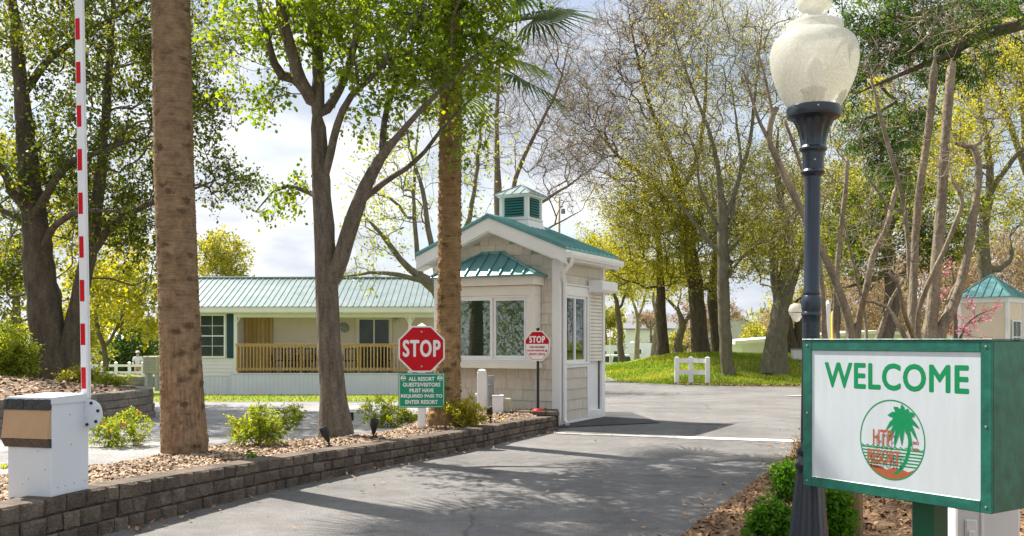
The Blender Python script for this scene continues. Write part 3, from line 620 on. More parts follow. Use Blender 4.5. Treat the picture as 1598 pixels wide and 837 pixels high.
def make_tree(name, label, cat, group, limbs, blobs, bark, leaf, seed, tip=.006, step=.35, twigs=4, twl=.35, nleaf=6, lsize=.08, aspect=.6, alpha=.35, jit=.05, up=.5, flowers=None, twigr=.003, taper=True, thin=1.0, leafprob=1.0, curve=.35, clump=.5, droop=.2, extra_leaf=None, rough=.04, base_flare=0):
    rr = np.random.default_rng(seed)
    base = np.array(limbs[0][0][:3], float); limbs = [[(q[0]-base[0], q[1]-base[1], q[2]-base[2], q[3]) for q in lb] for lb in limbs]
    if taper:
        for li, lb in enumerate(limbs):
            n_l = len(lb)
            for q in range(n_l):
                s_ = q/max(1, n_l-1); f_ = 1 if li == 0 and s_ < .5 else thin*(1-.25*max(0, s_-.5)*2)
                if q == n_l-1: f_ *= .45
                lb[q] = (*lb[q][:3], max(lb[q][3]*f_, tip*1.5))
    T = blob_pts(blobs, rr)-base if blobs else np.zeros((0, 3))
    A, par, R0 = skeleton(limbs, T, rr, step, alpha, jit, curve); r, area, kids = radii(A, par, R0, tip)
    if base_flare:
        zz = A[:, 2]; r = r*(1+base_flare*np.exp(-np.maximum(zz, 0)/.22)*(zz < 1.5))
    root = thing(name, label, cat, tuple(base), 0, group)
    V, Q = tubes(A, par, r, area, rr, rough)
    if base_flare: V[:, 2] = np.where(V[:, 2] < .03, V[:, 2]-.12, V[:, 2])
    tips = np.nonzero((kids == 0) | ((r < tip*2.2) & (rr.uniform(0, 1, len(A)) < .5) & (R0 == 0)))[0]; tips = tips[tips > 0]
    tv = None
    if twigs and len(tips):
        tp = np.repeat(tips, twigs); n = len(tp); d0 = unit(A[tp]-A[par[tp]]); d = unit(d0+rr.normal(0, .75, (n, 3))+np.array([0, 0, .25])); ln = twl*rr.uniform(.5, 1.3, n)[:, None]
        a = A[tp]; m1 = a+d*ln*.5+rr.normal(0, .06, (n, 3))*twl; e = a+d*ln+rr.normal(0, .1, (n, 3))*twl
        def seg(p0, p1, r0, r1, off):
            t = unit(p1-p0); u = unit(np.cross(t, unit(rr.normal(0, 1, (len(p0), 3))))); w = np.cross(t, u); k = 3; an = np.arange(k)/k*2*np.pi
            ring = lambda c, q: c[:, None]+(u[:, None]*np.cos(an)[None, :, None]+w[:, None]*np.sin(an)[None, :, None])*q
            V_ = np.concatenate([ring(p0, r0), ring(p1, r1)], 1).reshape(-1, 3); b = (np.arange(len(p0))*6)[:, None]+off
            Q_ = np.concatenate([b+np.array([[i, (i+1) % 3, 3+(i+1) % 3, 3+i]]) for i in range(3)], 0); return V_, Q_
        V1, Q1 = seg(a, m1, twigr, twigr*.8, len(V)); V2, Q2 = seg(m1, e, twigr*.8, twigr*.45, len(V)+len(V1)); V = np.concatenate([V, V1, V2]); Q = np.concatenate([Q, Q1, Q2])
        tv = (a, m1, e, d, tp)
    np_mesh('trunk', V, Q, bark, root, smooth=True)
    if leaf is not None and tv is not None and nleaf > 0:
        a, m1, e, d, tp = tv; n = len(a)
        if leafprob < 1: keep = rr.uniform(0, 1, n) < leafprob; a, m1, e, d, tp = a[keep], m1[keep], e[keep], d[keep], tp[keep]; n = len(a)
        rep = np.repeat(np.arange(n), nleaf); t = rr.uniform(.1, 1.05, len(rep))[:, None]
        p = np.where(t < .5, a[rep]+(m1[rep]-a[rep])*t*2, m1[rep]+(e[rep]-m1[rep])*(t*2-1))+rr.normal(0, .12*twl, (len(rep), 3))
        ct = rr.uniform(0, 1, len(A))[tp][rep]; tone = np.clip(clump*ct+(1-clump)*rr.uniform(0, 1, len(rep)), 0, 1)
        Vl, Ql, tl = leaves(p, d[rep], lsize, rr, aspect, up, tone, droop)
        np_mesh('crown', Vl, Ql, leaf, root, tone=tl)
        if flowers:
            fm, k, fs = flowers; ii = rr.choice(n, k, replace=True); fp = []
            for i in ii:
                for q in range(6): fp.append(e[i]+rr.normal(0, fs*.35, 3))
            fp = np.array(fp); Vf, Qf, tf = leaves(fp, rr.normal(0, 1, fp.shape), fs, rr, .9, .5)
            np_mesh('blossom', Vf, Qf, fm, root, tone=tf)
    return root
# ------------------------------------------------------------------ gatehouse (guard booth)
ROT = math.atan2(-.466, .885)
bx = thing('gatehouse', 'small beige gatehouse with teal gable roof, louvred cupola and bay window, standing beside the road', 'gatehouse', (.78, 15.8, 0), ROT)
def shakes(mb, x0, x1, z0, z1, y, axis='x', sgn=-1, h=.185, seed=0, clip=None):
    """overlapping shingle courses; each course is a row of thin tapered boards with narrow joints"""
    rn = random.Random(seed); z = z0; c = 0
    while z < z1-.01:
        zt = min(z1, z+h); a0, a1 = (x0, x1) if clip is None else clip(z, zt)
        if a1-a0 > .03:
            x = a0-rn.random()*.25
            while x < a1:
                w = rn.uniform(.22, .34); s = max(a0, x); e = min(a1, x+w)-.004; x += w
                if e-s < .02: continue
                tb = .019+rn.uniform(0, .004); tt = .006; dz = rn.uniform(-.003, .003)
                pts = [(s, tb, z+dz), (e, tb, z+dz), (e, tt, zt), (s, tt, zt), (s, 0, z+dz), (e, 0, z+dz), (e, 0, zt), (s, 0, zt)]
                fs = [(0, 1, 2, 3), (0, 4, 5, 1), (1, 5, 6, 2), (0, 3, 7, 4), (3, 2, 6, 7)]
                if axis == 'x': vs = [(p, y+sgn*o, q) for p, o, q in pts]
                else: vs = [(y-sgn*o, p, q) for p, o, q in pts]
                mb.add(vs, fs)
        z = zt; c += 1
BW = 2.4; BD = 1.9; WH = 2.78; RZ = 3.33
w = MB()
# lower wall core, posts around openings, upper wall core
w.box(-BW, -.001, .0, .09, 0, .93); w.box(-BW, -2.06, .0, .09, .93, WH); w.box(-.34, -.001, 0, .09, .93, WH); w.box(-2.06, -.34, 0, .09, 2.31, WH)
w.prism([(-BW, WH), (-.001, WH), (-BW/2, RZ)], 0, .09)
w.box(-.09, -.001, .09, 1.12, 0, .98); w.box(-.09, -.001, .09, BD-.002, 2.2, WH-.002); w.box(-.09, -.001, 1.82, BD-.09, 0, 2.2); w.box(-.09, -.001, 1.06, 1.16, .98, 2.2); w.box(-.09, -.001, .09, .16, .98, 2.2)
w.box(-BW, -BW+.09, .09, BD-.09, 0, WH)
w.box(-BW+.002, -1.0, BD-.09, BD, 0, WH-.003); w.box(-.45, -.001, BD-.09, BD, 0, WH-.003); w.box(-1.0, -.45, BD-.09, BD, 0, .95); w.box(-1.0, -.45, BD-.09, BD, 2.1, WH-.003)
w.prism([(-BW, WH), (-.001, WH), (-BW/2, RZ)], BD-.09, BD)
wall = w.build('wall', M['inwall'], bx)
s = MB(); shakes(s, -BW+.1, -.12, .02, .92, 0, seed=1); shakes(s, -.33, -.12, .92, WH, 0, seed=2); shakes(s, -BW+.1, -2.08, .92, WH, 0, seed=3)
shakes(s, -BW, 0, 2.46, RZ-.05, -.001, seed=4, clip=lambda a, b: (max(-BW+.1, -BW+max(0, (b-WH)/(RZ-WH))*BW/2), min(-.12, -max(0, (b-WH)/(RZ-WH))*BW/2)))
s.build('shingle_siding', M['shake'], bx)
s = MB(); shakes(s, .13, 1.10, .05, .93, 0, 'y', -1, seed=5, h=.176); s.build('side_siding', M['shake'], bx); s = MB(); shakes(s, .13, BD-.08, 2.31, WH-.05, 0, 'y', -1, seed=6)
s.build('side_siding', M['shake'], bx)
fl = MB(); fl.box(-BW+.09, -.09, .09, BD-.09, .02, .14); fl.build('floor', M['grey'], bx)
ce = MB(); ce.box(-BW+.09, -.09, .09, BD-.09, 2.62, 2.66); ce.build('ceiling_panel', M['farwhite'], bx)
for q_ in ((-.125, .022, -.024, .12), (-BW-.02, -BW+.1, -.024, .1), (-.06, .024, BD-.075, BD+.02)): t = MB(); t.bbox(*q_, 0, WH-.06, .004); autosmooth(t.build('corner_board', M['white'], bx))
t = MB()
t.bbox(-.02, .026, .121, BD-.08, 0, .05, .003)
t.bbox(-.02, .03, .121, 1.155, .935, .985, .003); t.bbox(-.02, .045, .11, 1.16, .985, 1.02, .004); t.bbox(-.02, .03, .121, 1.155, 2.15, 2.31, .003); t.bbox(-.01, .05, .11, 1.16, 2.315, 2.34, .003)
t.bbox(-.02, .032, 1.10, 1.185, .05, 2.149, .003); t.bbox(-.02, .028, 1.76, 1.822, .05, 2.3, .003)
t.bbox(-.02, .026, .1, BD-.08, WH-.05, WH+.06, .003)
autosmooth(t.build('trim', M['white'], bx))
# side window
f = MB(); y0, y1, z0, z1 = .165, 1.06, 1.02, 2.15
f.box(-.04, .012, y0, y0+.045, z0, z1); f.box(-.04, .012, y1-.045, y1, z0, z1); f.box(-.04, .012, y0+.045, y1-.045, z0, z0+.045); f.box(-.04, .012, y0+.045, y1-.045, z1-.045, z1); f.box(-.036, .01, .59, .635, z0+.045, z1-.045)
win = f.build('side_window', M['white'], bx); g = MB(); g.box(-.016, -.012, y0+.045, .59, z0+.045, z1-.045); g.box(-.016, -.012, .635, y1-.045, z0+.045, z1-.045); g.build('pane', M['glass'], win)
# side door with roller shutter
d = MB(); d.bbox(-.07, -.045, 1.19, 1.755, .16, 2.15, .003); dr = d.build('door', M['white'], bx); k = MB(); k.lathe([(.0, 0), (.022, 0), (.026, .02), (.018, .045), (0, .05)], 12, caps=False); k.xf(Matrix.Translation((-.045, 1.26, 1.05)) @ Matrix.Rotation(R(90), 4, 'Y')); k.build('door_handle', M['steel'], dr, True)
th = MB(); th.bbox(-.07, .03, 1.19, 1.755, .05, .16, .004); th.build('threshold', M['white'], bx)
c = MB(); z = 1.07
while z < 2.24:
    c.add([(.012, 1.19, z), (.03, 1.19, z+.012), (.03, 1.19, z+.048), (.012, 1.19, z+.06), (.012, 1.76, z), (.03, 1.76, z+.012), (.03, 1.76, z+.048), (.012, 1.76, z+.06)], [(0, 4, 5, 1), (1, 5, 6, 2), (2, 6, 7, 3), (0, 1, 2, 3), (7, 6, 5, 4)]); z += .063
c.bbox(.005, .035, 1.185, 1.765, 1.03, 1.07, .003); c.box(.0, .045, 1.155, 1.186, 1.0, 2.24); c.box(.0, .045, 1.764, 1.795, 1.0, 2.24)
sh = c.build('roller_shutter', M['cream'], bx)
c = MB(); c.prism([(.035, 2.24), (.26, 2.24), (.30, 2.28), (.30, 2.40), (.25, 2.44), (.035, 2.44)], 1.12, 1.83); autosmooth(c.build('shutter_box', M['white'], bx))
# bay window
b = MB(); X0, X1, YB = -2.07, -.33, -.30
b.bbox(X0-.03, X1+.03, YB-.04, -.026, .93, 1.02, .005); b.bbox(X0, X1, YB, -.026, 1.02, 1.06, .003)          # sill
b.bbox(X0, X1, YB, -.02, 2.14, 2.30, .003); b.bbox(X0-.06, X1+.06, YB-.09, -.02, 2.305, 2.47, .006)
b.bbox(X0, X0+.085, YB, YB+.085, 1.06, 2.14, .003); b.bbox(X1-.085, X1, YB, YB+.085, 1.06, 2.14, .003)
b.box(X0, X0+.06, -.09, -.026, 1.06, 2.14); b.box(X1-.06, X1, -.09, -.026, 1.06, 2.14)
bay = b.build('bay_window', M['cream'], bx); autosmooth(bay)
f = MB(); fx0, fx1 = X0+.086, X1-.086; ym = YB+.02
def frame(f, a, c_, z0, z1, y, wd=.035, th=.03):
    f.box(a, a+wd, y, y+th, z0, z1); f.box(c_-wd, c_, y, y+th, z0, z1); f.box(a+wd, c_-wd, y, y+th, z0, z0+wd); f.box(a+wd, c_-wd, y, y+th, z1-wd, z1)
mid = -1.13
frame(f, fx0, fx1, 1.062, 2.138, ym, .03, .05); frame(f, fx0+.031, mid+.02, 1.093, 2.107, ym+.004, .042); frame(f, mid-.02+.042, fx1-.031, 1.093, 2.107, ym+.036, .05)
f.box(fx1-.11, fx1-.083, ym+.03, ym+.06, 1.095, 2.105)
wf = f.build('window_frame', M['white'], bay)
f = MB(); f.box(fx0+.07, mid-.02, ym+.02, ym+.024, 1.13, 2.07); f.box(mid+.07, fx1-.11, ym+.05, ym+.054, 1.13, 2.07); f.build('pane', M['glass'], bay)
for xq in (X1-.035, X0+.005): f = MB(); f.box(xq, xq+.03, YB+.086, -.091, 1.062, 2.138); f.build('side_panel', M['cream'], bay)
f = MB(); f.bbox(mid-.045, mid-.03, ym-.012, ym+.003, 1.42, 1.52, .003); f.build('latch', M['black'], bay)
f = MB()
for i in range(13): z = 1.14+i*.074; f.box(fx0+.08, fx1-.12, ym+.10, ym+.108, z, z+.004)
f.build('blind', M['grey'], bay)
# bay hip roof
r = MB(); e0, e1, ey, ez = X0-.12, X1+.12, YB-.17, 2.475; t0, t1, tz = -1.42, -1.06, 2.88
vs = [(e0, ey, ez), (e1, ey, ez), (e1, -.02, ez+.0), (e0, -.02, ez+.0), (t0, -.02, tz), (t1, -.02, tz)]
r.add(vs, [(0, 1, 5, 4), (1, 2, 5), (3, 0, 4), (0, 3, 2, 1), (2, 3, 4, 5)])
def rib(mb, p, q, w_=.016, h_=.03):
    p = Vector(p); q = Vector(q); t_ = (q-p).normalized(); sd = t_.cross(Vector((0, 0, 1))).normalized()*w_; up = sd.cross(t_).normalized()*h_
    if up.z < 0: up = -up
    v = [p-sd, p+sd, p+sd*.6+up, p-sd*.6+up, q-sd, q+sd, q+sd*.6+up, q-sd*.6+up]; mb.add(v, [(0, 1, 2, 3), (7, 6, 5, 4), (0, 4, 5, 1), (1, 5, 6, 2), (2, 6, 7, 3), (3, 7, 4, 0)])
rib(r, (e0, ey, ez), (t0, -.02, tz), .022, .03); rib(r, (e1, ey, ez), (t1, -.02, tz), .022, .03)
for k in range(1, 9):
    x = e0+(e1-e0)*k/9
    if t0 <= x <= t1: rib(r, (x, ey, ez), (x, -.02, tz))
    else:
        q = (x-e0)/(t0-e0) if x < t0 else (e1-x)/(e1-t1); rib(r, (x, ey, ez), (x, ey+(-.02-ey)*q, ez+(tz-ez)*q))
r.bbox(e0-.01, e1+.01, ey-.012, -.02, ez-.03, ez-.002, .003); r.bbox(t0-.05, t1+.05, -.04, -.02, tz-.02, tz+.03, .003)
r.build('bay_roof', M['teal'], bx)
# main roof
ov = .24; fy0, fy1 = -.26, BD+.14; ex = BW/2+ov; ez = 2.86; rz = 3.455; cxm = -BW/2
r = MB()
for sg in (-1, 1):
    a = [(cxm, rz), (cxm+sg*ex, ez), (cxm+sg*ex, ez+.035), (cxm, rz+.04)]
    if sg < 0: a = a[::-1]
    r.prism([(p[0], p[1]) for p in a], fy0-.02, fy1+.02)
    y = fy0
    while y < fy1+.01: rib(r, (cxm+sg*ex, y, ez+.035), (cxm, y, rz+.04), .014, .03); y += .2
r.prism([(cxm-.11, rz-.015), (cxm, rz+.045), (cxm+.11, rz-.015), (cxm+.11, rz+.01), (cxm, rz+.075), (cxm-.11, rz+.01)], fy0-.03, fy1+.03)
r.build('roof', M['teal'], bx)
r = MB()
for yy0, yy1 in ((fy0, fy0+.03), (fy1-.03, fy1)):
    for sg in (-1, 1):
        a = [(cxm, rz-.003), (cxm, rz-.22), (cxm+sg*ex, ez-.22), (cxm+sg*ex, ez-.003)]
        if sg > 0: pass
        else: a = a[::-1]
        r.prism(a, yy0, yy1)
for sg in (-1, 1):
    a = [(cxm, rz-.22+.025), (cxm, rz-.245), (cxm+sg*ex, ez-.245), (cxm+sg*ex, ez-.195)]
    r.prism(a if sg > 0 else a[::-1], fy0+.031, -.002)
    x = cxm+sg*ex
    r.box(min(x, x-sg*.02), max(x, x-sg*.02), fy0+.031, fy1-.031, ez-.17, ez-.004)
    r.box(min(x-sg*.021, cxm+sg*(BW/2-.0)), max(x-sg*.021, cxm+sg*BW/2), fy0+.031, fy1-.031, ez-.17, ez-.14)
r.build('fascia', M['white'], bx)
# gutter + downspout
g = MB(); gp = [(0, 0), (.07, 0), (.10, .05), (.10, .10), (.092, .10), (.092, .05), (.066, .01), (.008, .01), (.008, .10), (0, .10)]
xg = cxm+ex+.002
g.prism([(xg+p, ez-.135+q) for p, q in gp], fy0-.01, fy1+.01); g.box(xg, xg+.10, fy0-.014, fy0-.0105, ez-.13, ez-.035); g.box(xg, xg+.10, fy1+.0105, fy1+.014, ez-.13, ez-.035)
g.build('gutter', M['white'], bx)
g = MB(); g.tube([(xg+.05, -.16, ez-.14), (xg+.05, -.16, ez-.2), (.10, -.075, ez-.36), (.065, .065, ez-.52), (.062, .07, 1.5), (.062, .07, .16), (.075, .05, .08), (.17, -.06, .03)], .036, 8); autosmooth(g.build('downspout', M['white'], bx), 50)
# cupola
cp = MB(); yc = BD/2; hb = .28
def ring4(h, z): return [(cxm-h, yc-h, z), (cxm+h, yc-h, z), (cxm+h, yc+h, z), (cxm-h, yc+h, z)]
def frustum(mb, h0, z0, h1, z1): mb.add(ring4(h0, z0)+ring4(h1, z1), [(0, 1, 5, 4), (1, 2, 6, 5), (2, 3, 7, 6), (3, 0, 4, 7), (4, 5, 6, 7), (3, 2, 1, 0)])
frustum(cp, .40, 3.12, .285, 3.52); frustum(cp, .30, 3.521, .30, 3.55); frustum(cp, .265, 3.551, .265, 3.93); frustum(cp, .31, 3.931, .33, 3.965)
for sx in (-1, 1):
    for sy in (-1, 1): x = cxm+sx*.255; y = yc+sy*.255; cp.box(x-.03, x+.03, y-.03, y+.03, 3.552, 3.93)
cu = cp.build('cupola', M['white'], bx)
lv = MB()
for q in range(4):
    m_ = Matrix.Translation((cxm, yc, 0)) @ Matrix.Rotation(q*math.pi/2, 4, 'Z'); st = len(lv.v)
    lv.cm = 1; lv.box(-.19, .19, -.268, -.266, 3.58, 3.915); lv.cm = 0  # black backing sheet stands in for the shade between the slats
    for i in range(7):
        z = 3.585+i*.047; lv.add([(-.19, -.29, z), (.19, -.29, z), (.19, -.269, z+.03), (-.19, -.269, z+.03), (-.19, -.286, z-.004), (.19, -.286, z-.004)], [(0, 1, 2, 3), (4, 5, 1, 0)])
    lv.xf(m_, st)
lv.build('louvre', [M['tealdark'], M['black']], cu)
cr_ = MB(); a = ring4(.37, 3.966); cr_.add(a+[(cxm, yc, 4.17)], [(0, 1, 4), (1, 2, 4), (2, 3, 4), (3, 0, 4), (3, 2, 1, 0)])
for p in a: rib(cr_, p, (cxm, yc, 4.172), .014, .016)
for k in (-1, 0, 1):
    for q in range(4):
        m_ = Matrix.Translation((cxm, yc, 0)) @ Matrix.Rotation(q*math.pi/2, 4, 'Z'); st = len(cr_.v); x = k*.17; rib(cr_, (x, -.37, 3.966), (x*0 if k == 0 else x, -.37*abs(k*.17)/.37 if k else -.01, 4.17-.204*abs(x)/.37), .007, .012); cr_.xf(m_, st)
cr_.build('cupola_roof', M['paleteal'], cu)
# gatehouse contents (things seen through the glass)
cm = Matrix.Translation((.78, 15.8, 0)) @ Matrix.Rotation(ROT, 4, 'Z')
loc = cm @ Vector((-.80, .48, .14))
ch = thing('desk_chair', 'high backed blue desk chair seen through the gatehouse bay window', 'chair', tuple(loc), ROT)
c = MB(); c.add([(-.19, .0, .8), (.14, .0, .8), (.14, .05, .8), (-.19, .05, .8), (-.10, -.02, 1.27), (.13, -.02, 1.27), (.13, .02, 1.27), (-.10, .02, 1.27)], [(0, 3, 2, 1), (4, 5, 6, 7), (0, 1, 5, 4), (1, 2, 6, 5), (2, 3, 7, 6), (3, 0, 4, 7)]); c.build('backrest', M['blue'], ch)
c = MB(); c.bbox(-.22, .2, .03, .45, .46, .53, .02); c.build('seat', M['blue'], ch); c = MB(); c.tube([(0, .24, .06), (0, .24, .46)], .03, 8)
for q in range(5): a = q*1.2566; c.tube([(0, .24, .08), (.26*math.cos(a), .24+.26*math.sin(a), .04)], .02, 6)
c.tube([(0, .3, .5), (0, .06, .6), (0, .05, .85)], .018, 6); c.build('base', M['black'], ch)
# ------------------------------------------------------------------ office bungalow
OY = 34.0
def X(px, Y=OY): return (px-CX)*Y/F
def Z(py, Y=OY): return H-(py-HY)*Y/F
gb = -.52
of = thing('office_bungalow', 'long low office bungalow with pale teal metal roof, wooden porch rail and white skirting', 'building', (X(430), OY, gb))
def rel(mb, dx=0): return mb.xf(Matrix.Translation((-X(430), -OY, -gb)))
xl, xr = X(262), X(700); xp = X(368)
def lapwall(mb, x0, x1, y, z0, z1, h=.13):
    z = z0
    while z < z1-.005: zt = min(z1, z+h); mb.add([(x0, y-.018, z), (x1, y-.018, z), (x1, y-.004, zt), (x0, y-.004, zt), (x0, y, z), (x1, y, z)], [(0, 1, 2, 3), (4, 5, 1, 0)]); z = zt
w = MB(); w.box(xl, xp-.02, OY, OY+4.6, .12, 2.55); lapwall(w, xl, xp-.02, OY, .14, 2.5); rel(w).build('wall', M['lapwhite'], of)
w = MB(); w.box(xp-.015, xr, OY+1.2, OY+4.6, .12, 2.55); lapwall(w, xp, xr, OY+1.2, .22, 2.5)
rel(w).build('wall', M['lap'], of)
w = MB()
x = xl
while x < xp-.06: w.box(x, min(x+.145, xp-.06), OY-.015, OY+.0, -.56, .13); x += .15
x = xp-.1
while x < xr: w.box(x, x+.135, OY-.16, OY-.14, -.56, .20); w.box(x+.135, x+.15, OY-.152, OY-.14, -.56, .20); x += .15
w.box(xp-.14, xp-.1, OY-.17, OY, -.56, .2); w.box(xl, xr, OY+.01, OY+4.5, -.7, .1); w.bbox(xp-.14, xr, OY-.18, OY-.13, .2, .24, .004); w.bbox(xl, xp-.14, OY-.03, OY+.0, .13, .17, .003)
rel(w).build('skirting', M['skirt'], of)
w = MB(); w.box(xp-.05, xr, OY-.12, OY+1.19, .12, .2); x = xp-.05
while x < xr: w.bbox(x, x+.135, OY-.13, OY+1.19, .205, .235, .003); x += .14
rel(w).build('porch_floor', M['deckwood'], of)
w = MB(); w.box(xp+.02, xr, OY-.07, OY-.03, Z(541.5), Z(538)); w.box(xp+.02, xr, OY-.07, OY-.03, Z(578), Z(574)); w.bbox(xp+.0, xr, OY-.09, OY-.01, Z(538)+.003, Z(538)+.035, .003); x = xp+.05
i = 0
while x < xr: w.box(x, x+.036, OY-.105, OY-.071, Z(579), Z(539)); x += .118
for xx in (X(372), X(470), X(560), X(640)): w.bbox(xx-.045, xx+.045, OY-.028, OY+.06, .236, Z(538), .003)
rel(w).build('porch_rail', M['pine'], of)
w = MB()
for xx in (X(368), X(640)):
    w.bbox(xx-.06, xx+.06, OY-.06, OY+.06, .236, 2.33, .006); w.bbox(xx-.08, xx+.08, OY-.08, OY+.08, .237, .33, .004)
    for sg in (-1, 1): w.tube([(xx+sg*.04, OY, 2.0), (xx+sg*.14, OY, 2.2), (xx+sg*.28, OY, 2.33)], .03, 6)
w.bbox(xl-.3, xr, OY-.42, OY-.36, 2.38, 2.56, .004); w.box(xl-.3, xr, OY-.359, OY+4.9, 2.34, 2.38); w.bbox(xp-.1, xr, OY-.05, OY+.03, 2.2, 2.337, .004)
rel(w).build('porch_trim', M['white'], of)
# ribbed roof
w = MB(); y0, y1 = OY-.46, OY+2.3; z0, z1 = 2.57, Z(434, OY+2.3)
w.add([(xl-.35, y0, z0), (xr, y0, z0), (xr, y1, z1), (xl-.35, y1, z1), (xl-.35, y1+2.75, z0), (xr, y1+2.75, z0)], [(0, 1, 2, 3), (3, 2, 5, 4), (0, 3, 4)])
x = xl-.35
while x < xr:
    rib(w, (x+.02, y0, z0), (x+.02, y1, z1), .026, .028); x += .21
w.bbox(xl-.35, xr, y1-.12, y1+.12, z1-.03, z1+.045, .01)
rel(w).build('roof', M['paleteal'], of)
def window(parent, x0, x1, y, z0, z1, nx=2, nz=4, fm='white', name='window', pm='glass', dark=True, relf=rel, fw=.06):
    f = MB(); f.box(x0-fw, x0, y-.04, y+.0, z0-fw, z1+fw); f.box(x1, x1+fw, y-.04, y, z0-fw, z1+fw); f.box(x0, x1, y-.04, y, z0-fw, z0); f.box(x0, x1, y-.04, y, z1, z1+fw)
    f.box(x0, x1, y-.034, y-.006, (z0+z1)/2-.02, (z0+z1)/2+.02)
    for i in range(1, nx): x = x0+(x1-x0)*i/nx; f.box(x-.008, x+.008, y-.031, y-.021, z0, z1)
    for i in range(1, nz):
        z = z0+(z1-z0)*i/nz
        if abs(z-(z0+z1)/2) > .05: f.box(x0, x1, y-.030, y-.022, z-.008, z+.008)
    wn_ = relf(f).build(name, M[fm], parent); g = MB(); g.box(x0, x1, y-.0205, y-.012, z0, z1); relf(g).build('pane', M['darkglass'], wn_); return wn_
window(of, X(314), X(350), OY-.02, Z(556), Z(493))
for a, b_ in ((354.5, 366), (297, 309)):
    s = MB(); x0, x1, z0, z1 = X(a), X(b_), Z(559), Z(490); s.bbox(x0, x1, OY-.05, OY-.021, z0, z1, .004); z = z0+.06
    while z < z1-.08: s.add([(x0+.03, OY-.056, z), (x1-.03, OY-.056, z), (x1-.03, OY-.0505, z+.03), (x0+.03, OY-.0505, z+.03)], [(0, 1, 2, 3)]); z += .04
    rel(s).build('shutter', M['shutter'], of)
yw = OY+1.18
def XW(px): return X(px, yw)
def ZW(py): return Z(py, yw)
s = MB(); n_ = 7
for i in range(n_): x0 = XW(377)+i*(XW(421)-XW(377))/n_; s.bbox(x0, x0+(XW(421)-XW(377))/n_-.008, yw-.09, yw-.03, .236, ZW(495), .004)
s.bbox(XW(377), XW(425.5), yw-.03, yw-.004, .236, ZW(494), .003); s.bbox(XW(421.5), XW(426), yw-.1, yw-.031, .236, ZW(493), .004)
rel(s).build('board_door', M['pine'], of)
f = MB(); x0, x1, z0, z1 = XW(556), XW(612), .25, ZW(494)
frame(f, x0, x1, z0, z1, yw-.07, .07, .06); frame(f, x0+.071, XW(585), z0+.071, z1-.071, yw-.06, .05, .03); frame(f, XW(583), x1-.071, z0+.071, z1-.071, yw-.028, .05, .02)
sd = rel(f).build('sliding_door', M['cream'], of); g = MB(); g.box(x0+.12, x1-.12, yw-.02, yw-.01, z0+.12, z1-.12); rel(g).build('pane', M['darkglass'], sd)
l_ = MB(); l_.tube([(XW(620), yw-.16, ZW(503)), (XW(620), yw-.16, ZW(499)), (XW(620), yw-.16, ZW(493))], [.05, .08, .03], 8); l_.box(XW(618.5), XW(621.5), yw-.15, yw, ZW(497), ZW(494)); rel(l_).build('porch_lamp', M['steel'], of)
v_ = MB()
for px, hh in ((396, .22), (415, .12), (458, .10)): v_.tube([(X(px, OY+2.2), OY+2.2, z1+1.0), (X(px, OY+2.2), OY+2.2, z1+1.0)], .01, 5)
for px_, h_ in ((396, 3.86), (414, 3.72)): v_ = MB(); v_.tube([(X(px_, OY+2.6), OY+2.6, 3.3), (X(px_, OY+2.6), OY+2.6, h_)], .05, 8); rel(v_).build('roof_vent', M['steel'], of)
# satellite dish on the porch post / wall
sdsh = thing('satellite_dish', 'small grey satellite dish fixed to the bungalow wall behind the forked tree', 'satellite dish', (X(537, OY+.8), OY+.8, Z(511, OY+.8)))
s = MB(); s.lathe([(.0, .06), (.12, .045), (.2, .0), (.205, -.005), (.12, .03), (.0, .045)], 20, caps=False); s.xf(Matrix.Rotation(R(60), 4, 'X') @ Matrix.Rotation(R(30), 4, 'Y')); s.build('reflector', M['grey'], sdsh, True)
s = MB(); s.tube([(0, .05, 0), (.02, .2, -.1), (.02, .42, -.12)], .02, 6); s.tube([(0, 0, -.1), (.02, -.2, -.1), (.03, -.24, 0)], .012, 6); s.build('bracket', M['grey'], sdsh)
# AC unit
ac = thing('air_conditioner', 'pale boxy air conditioner unit at the left end of the bungalow beside the palm', 'air conditioner', (X(244), OY-.2, Z(583)))
s = MB(); s.bbox(-.26, .26, -.4, .3, .02, .62, .02); s.build('casing', M['tan'], ac); s = MB()
for i in range(9): s.box(-.2, .2, -.41, -.401, .1+i*.055, .12+i*.055)
s.build('grille', M['grey'], ac); s = MB(); s.box(-.22, -.12, -.3, .2, -.6, .02); s.box(.12, .22, -.3, .2, -.6, .02); s.build('stand', M['steel'], ac)
# porch furniture
def porch_chair(px, lab, w_=.5):
    t = thing('porch_chair', lab, 'chair', (X(px, OY+.75), OY+.75, .236+0), 0, 'dark chairs on the porch'); s = MB(); s.bbox(-w_/2, w_/2, -.22, .22, .40, .44, .01); s.build('seat', M['black'], t)
    s = MB()
    for i in range(6): s.box(-w_/2+i*w_/5.4, -w_/2+i*w_/5.4+.03, .19, .22, .44, .82)
    s.bbox(-w_/2, w_/2, .18, .23, .82, .87, .008); s.build('backrest', M['black'], t)
    for a in (-1, 1):
        for b_ in (-1, 1): s = MB(); s.tube([(a*(w_/2-.03), b_*.19, 0), (a*(w_/2-.03), b_*.19, .40)], .016, 6); s.build('leg', M['black'], t)
    for a in (-1, 1): s = MB(); s.tube([(a*(w_/2), -.2, .42), (a*w_/2, -.2, .62), (a*w_/2, .2, .64)], .016, 6); s.build('arm', M['black'], t)
for px, l_ in ((437, 'dark slatted chair on the porch just right of the board door'), (457, 'dark slatted chair second from the board door on the porch'), (484, 'dark slatted porch chair nearest the left side of the forked tree trunk'), (548, 'dark slatted porch chair just left of the sliding door'), (600, 'dark slatted porch chair in front of the sliding door')): porch_chair(px, l_)
tb = thing('porch_table', 'small dark slatted table on the porch beside the chairs', 'table', (X(470, OY+.6), OY+.6, .236)); s = MB()
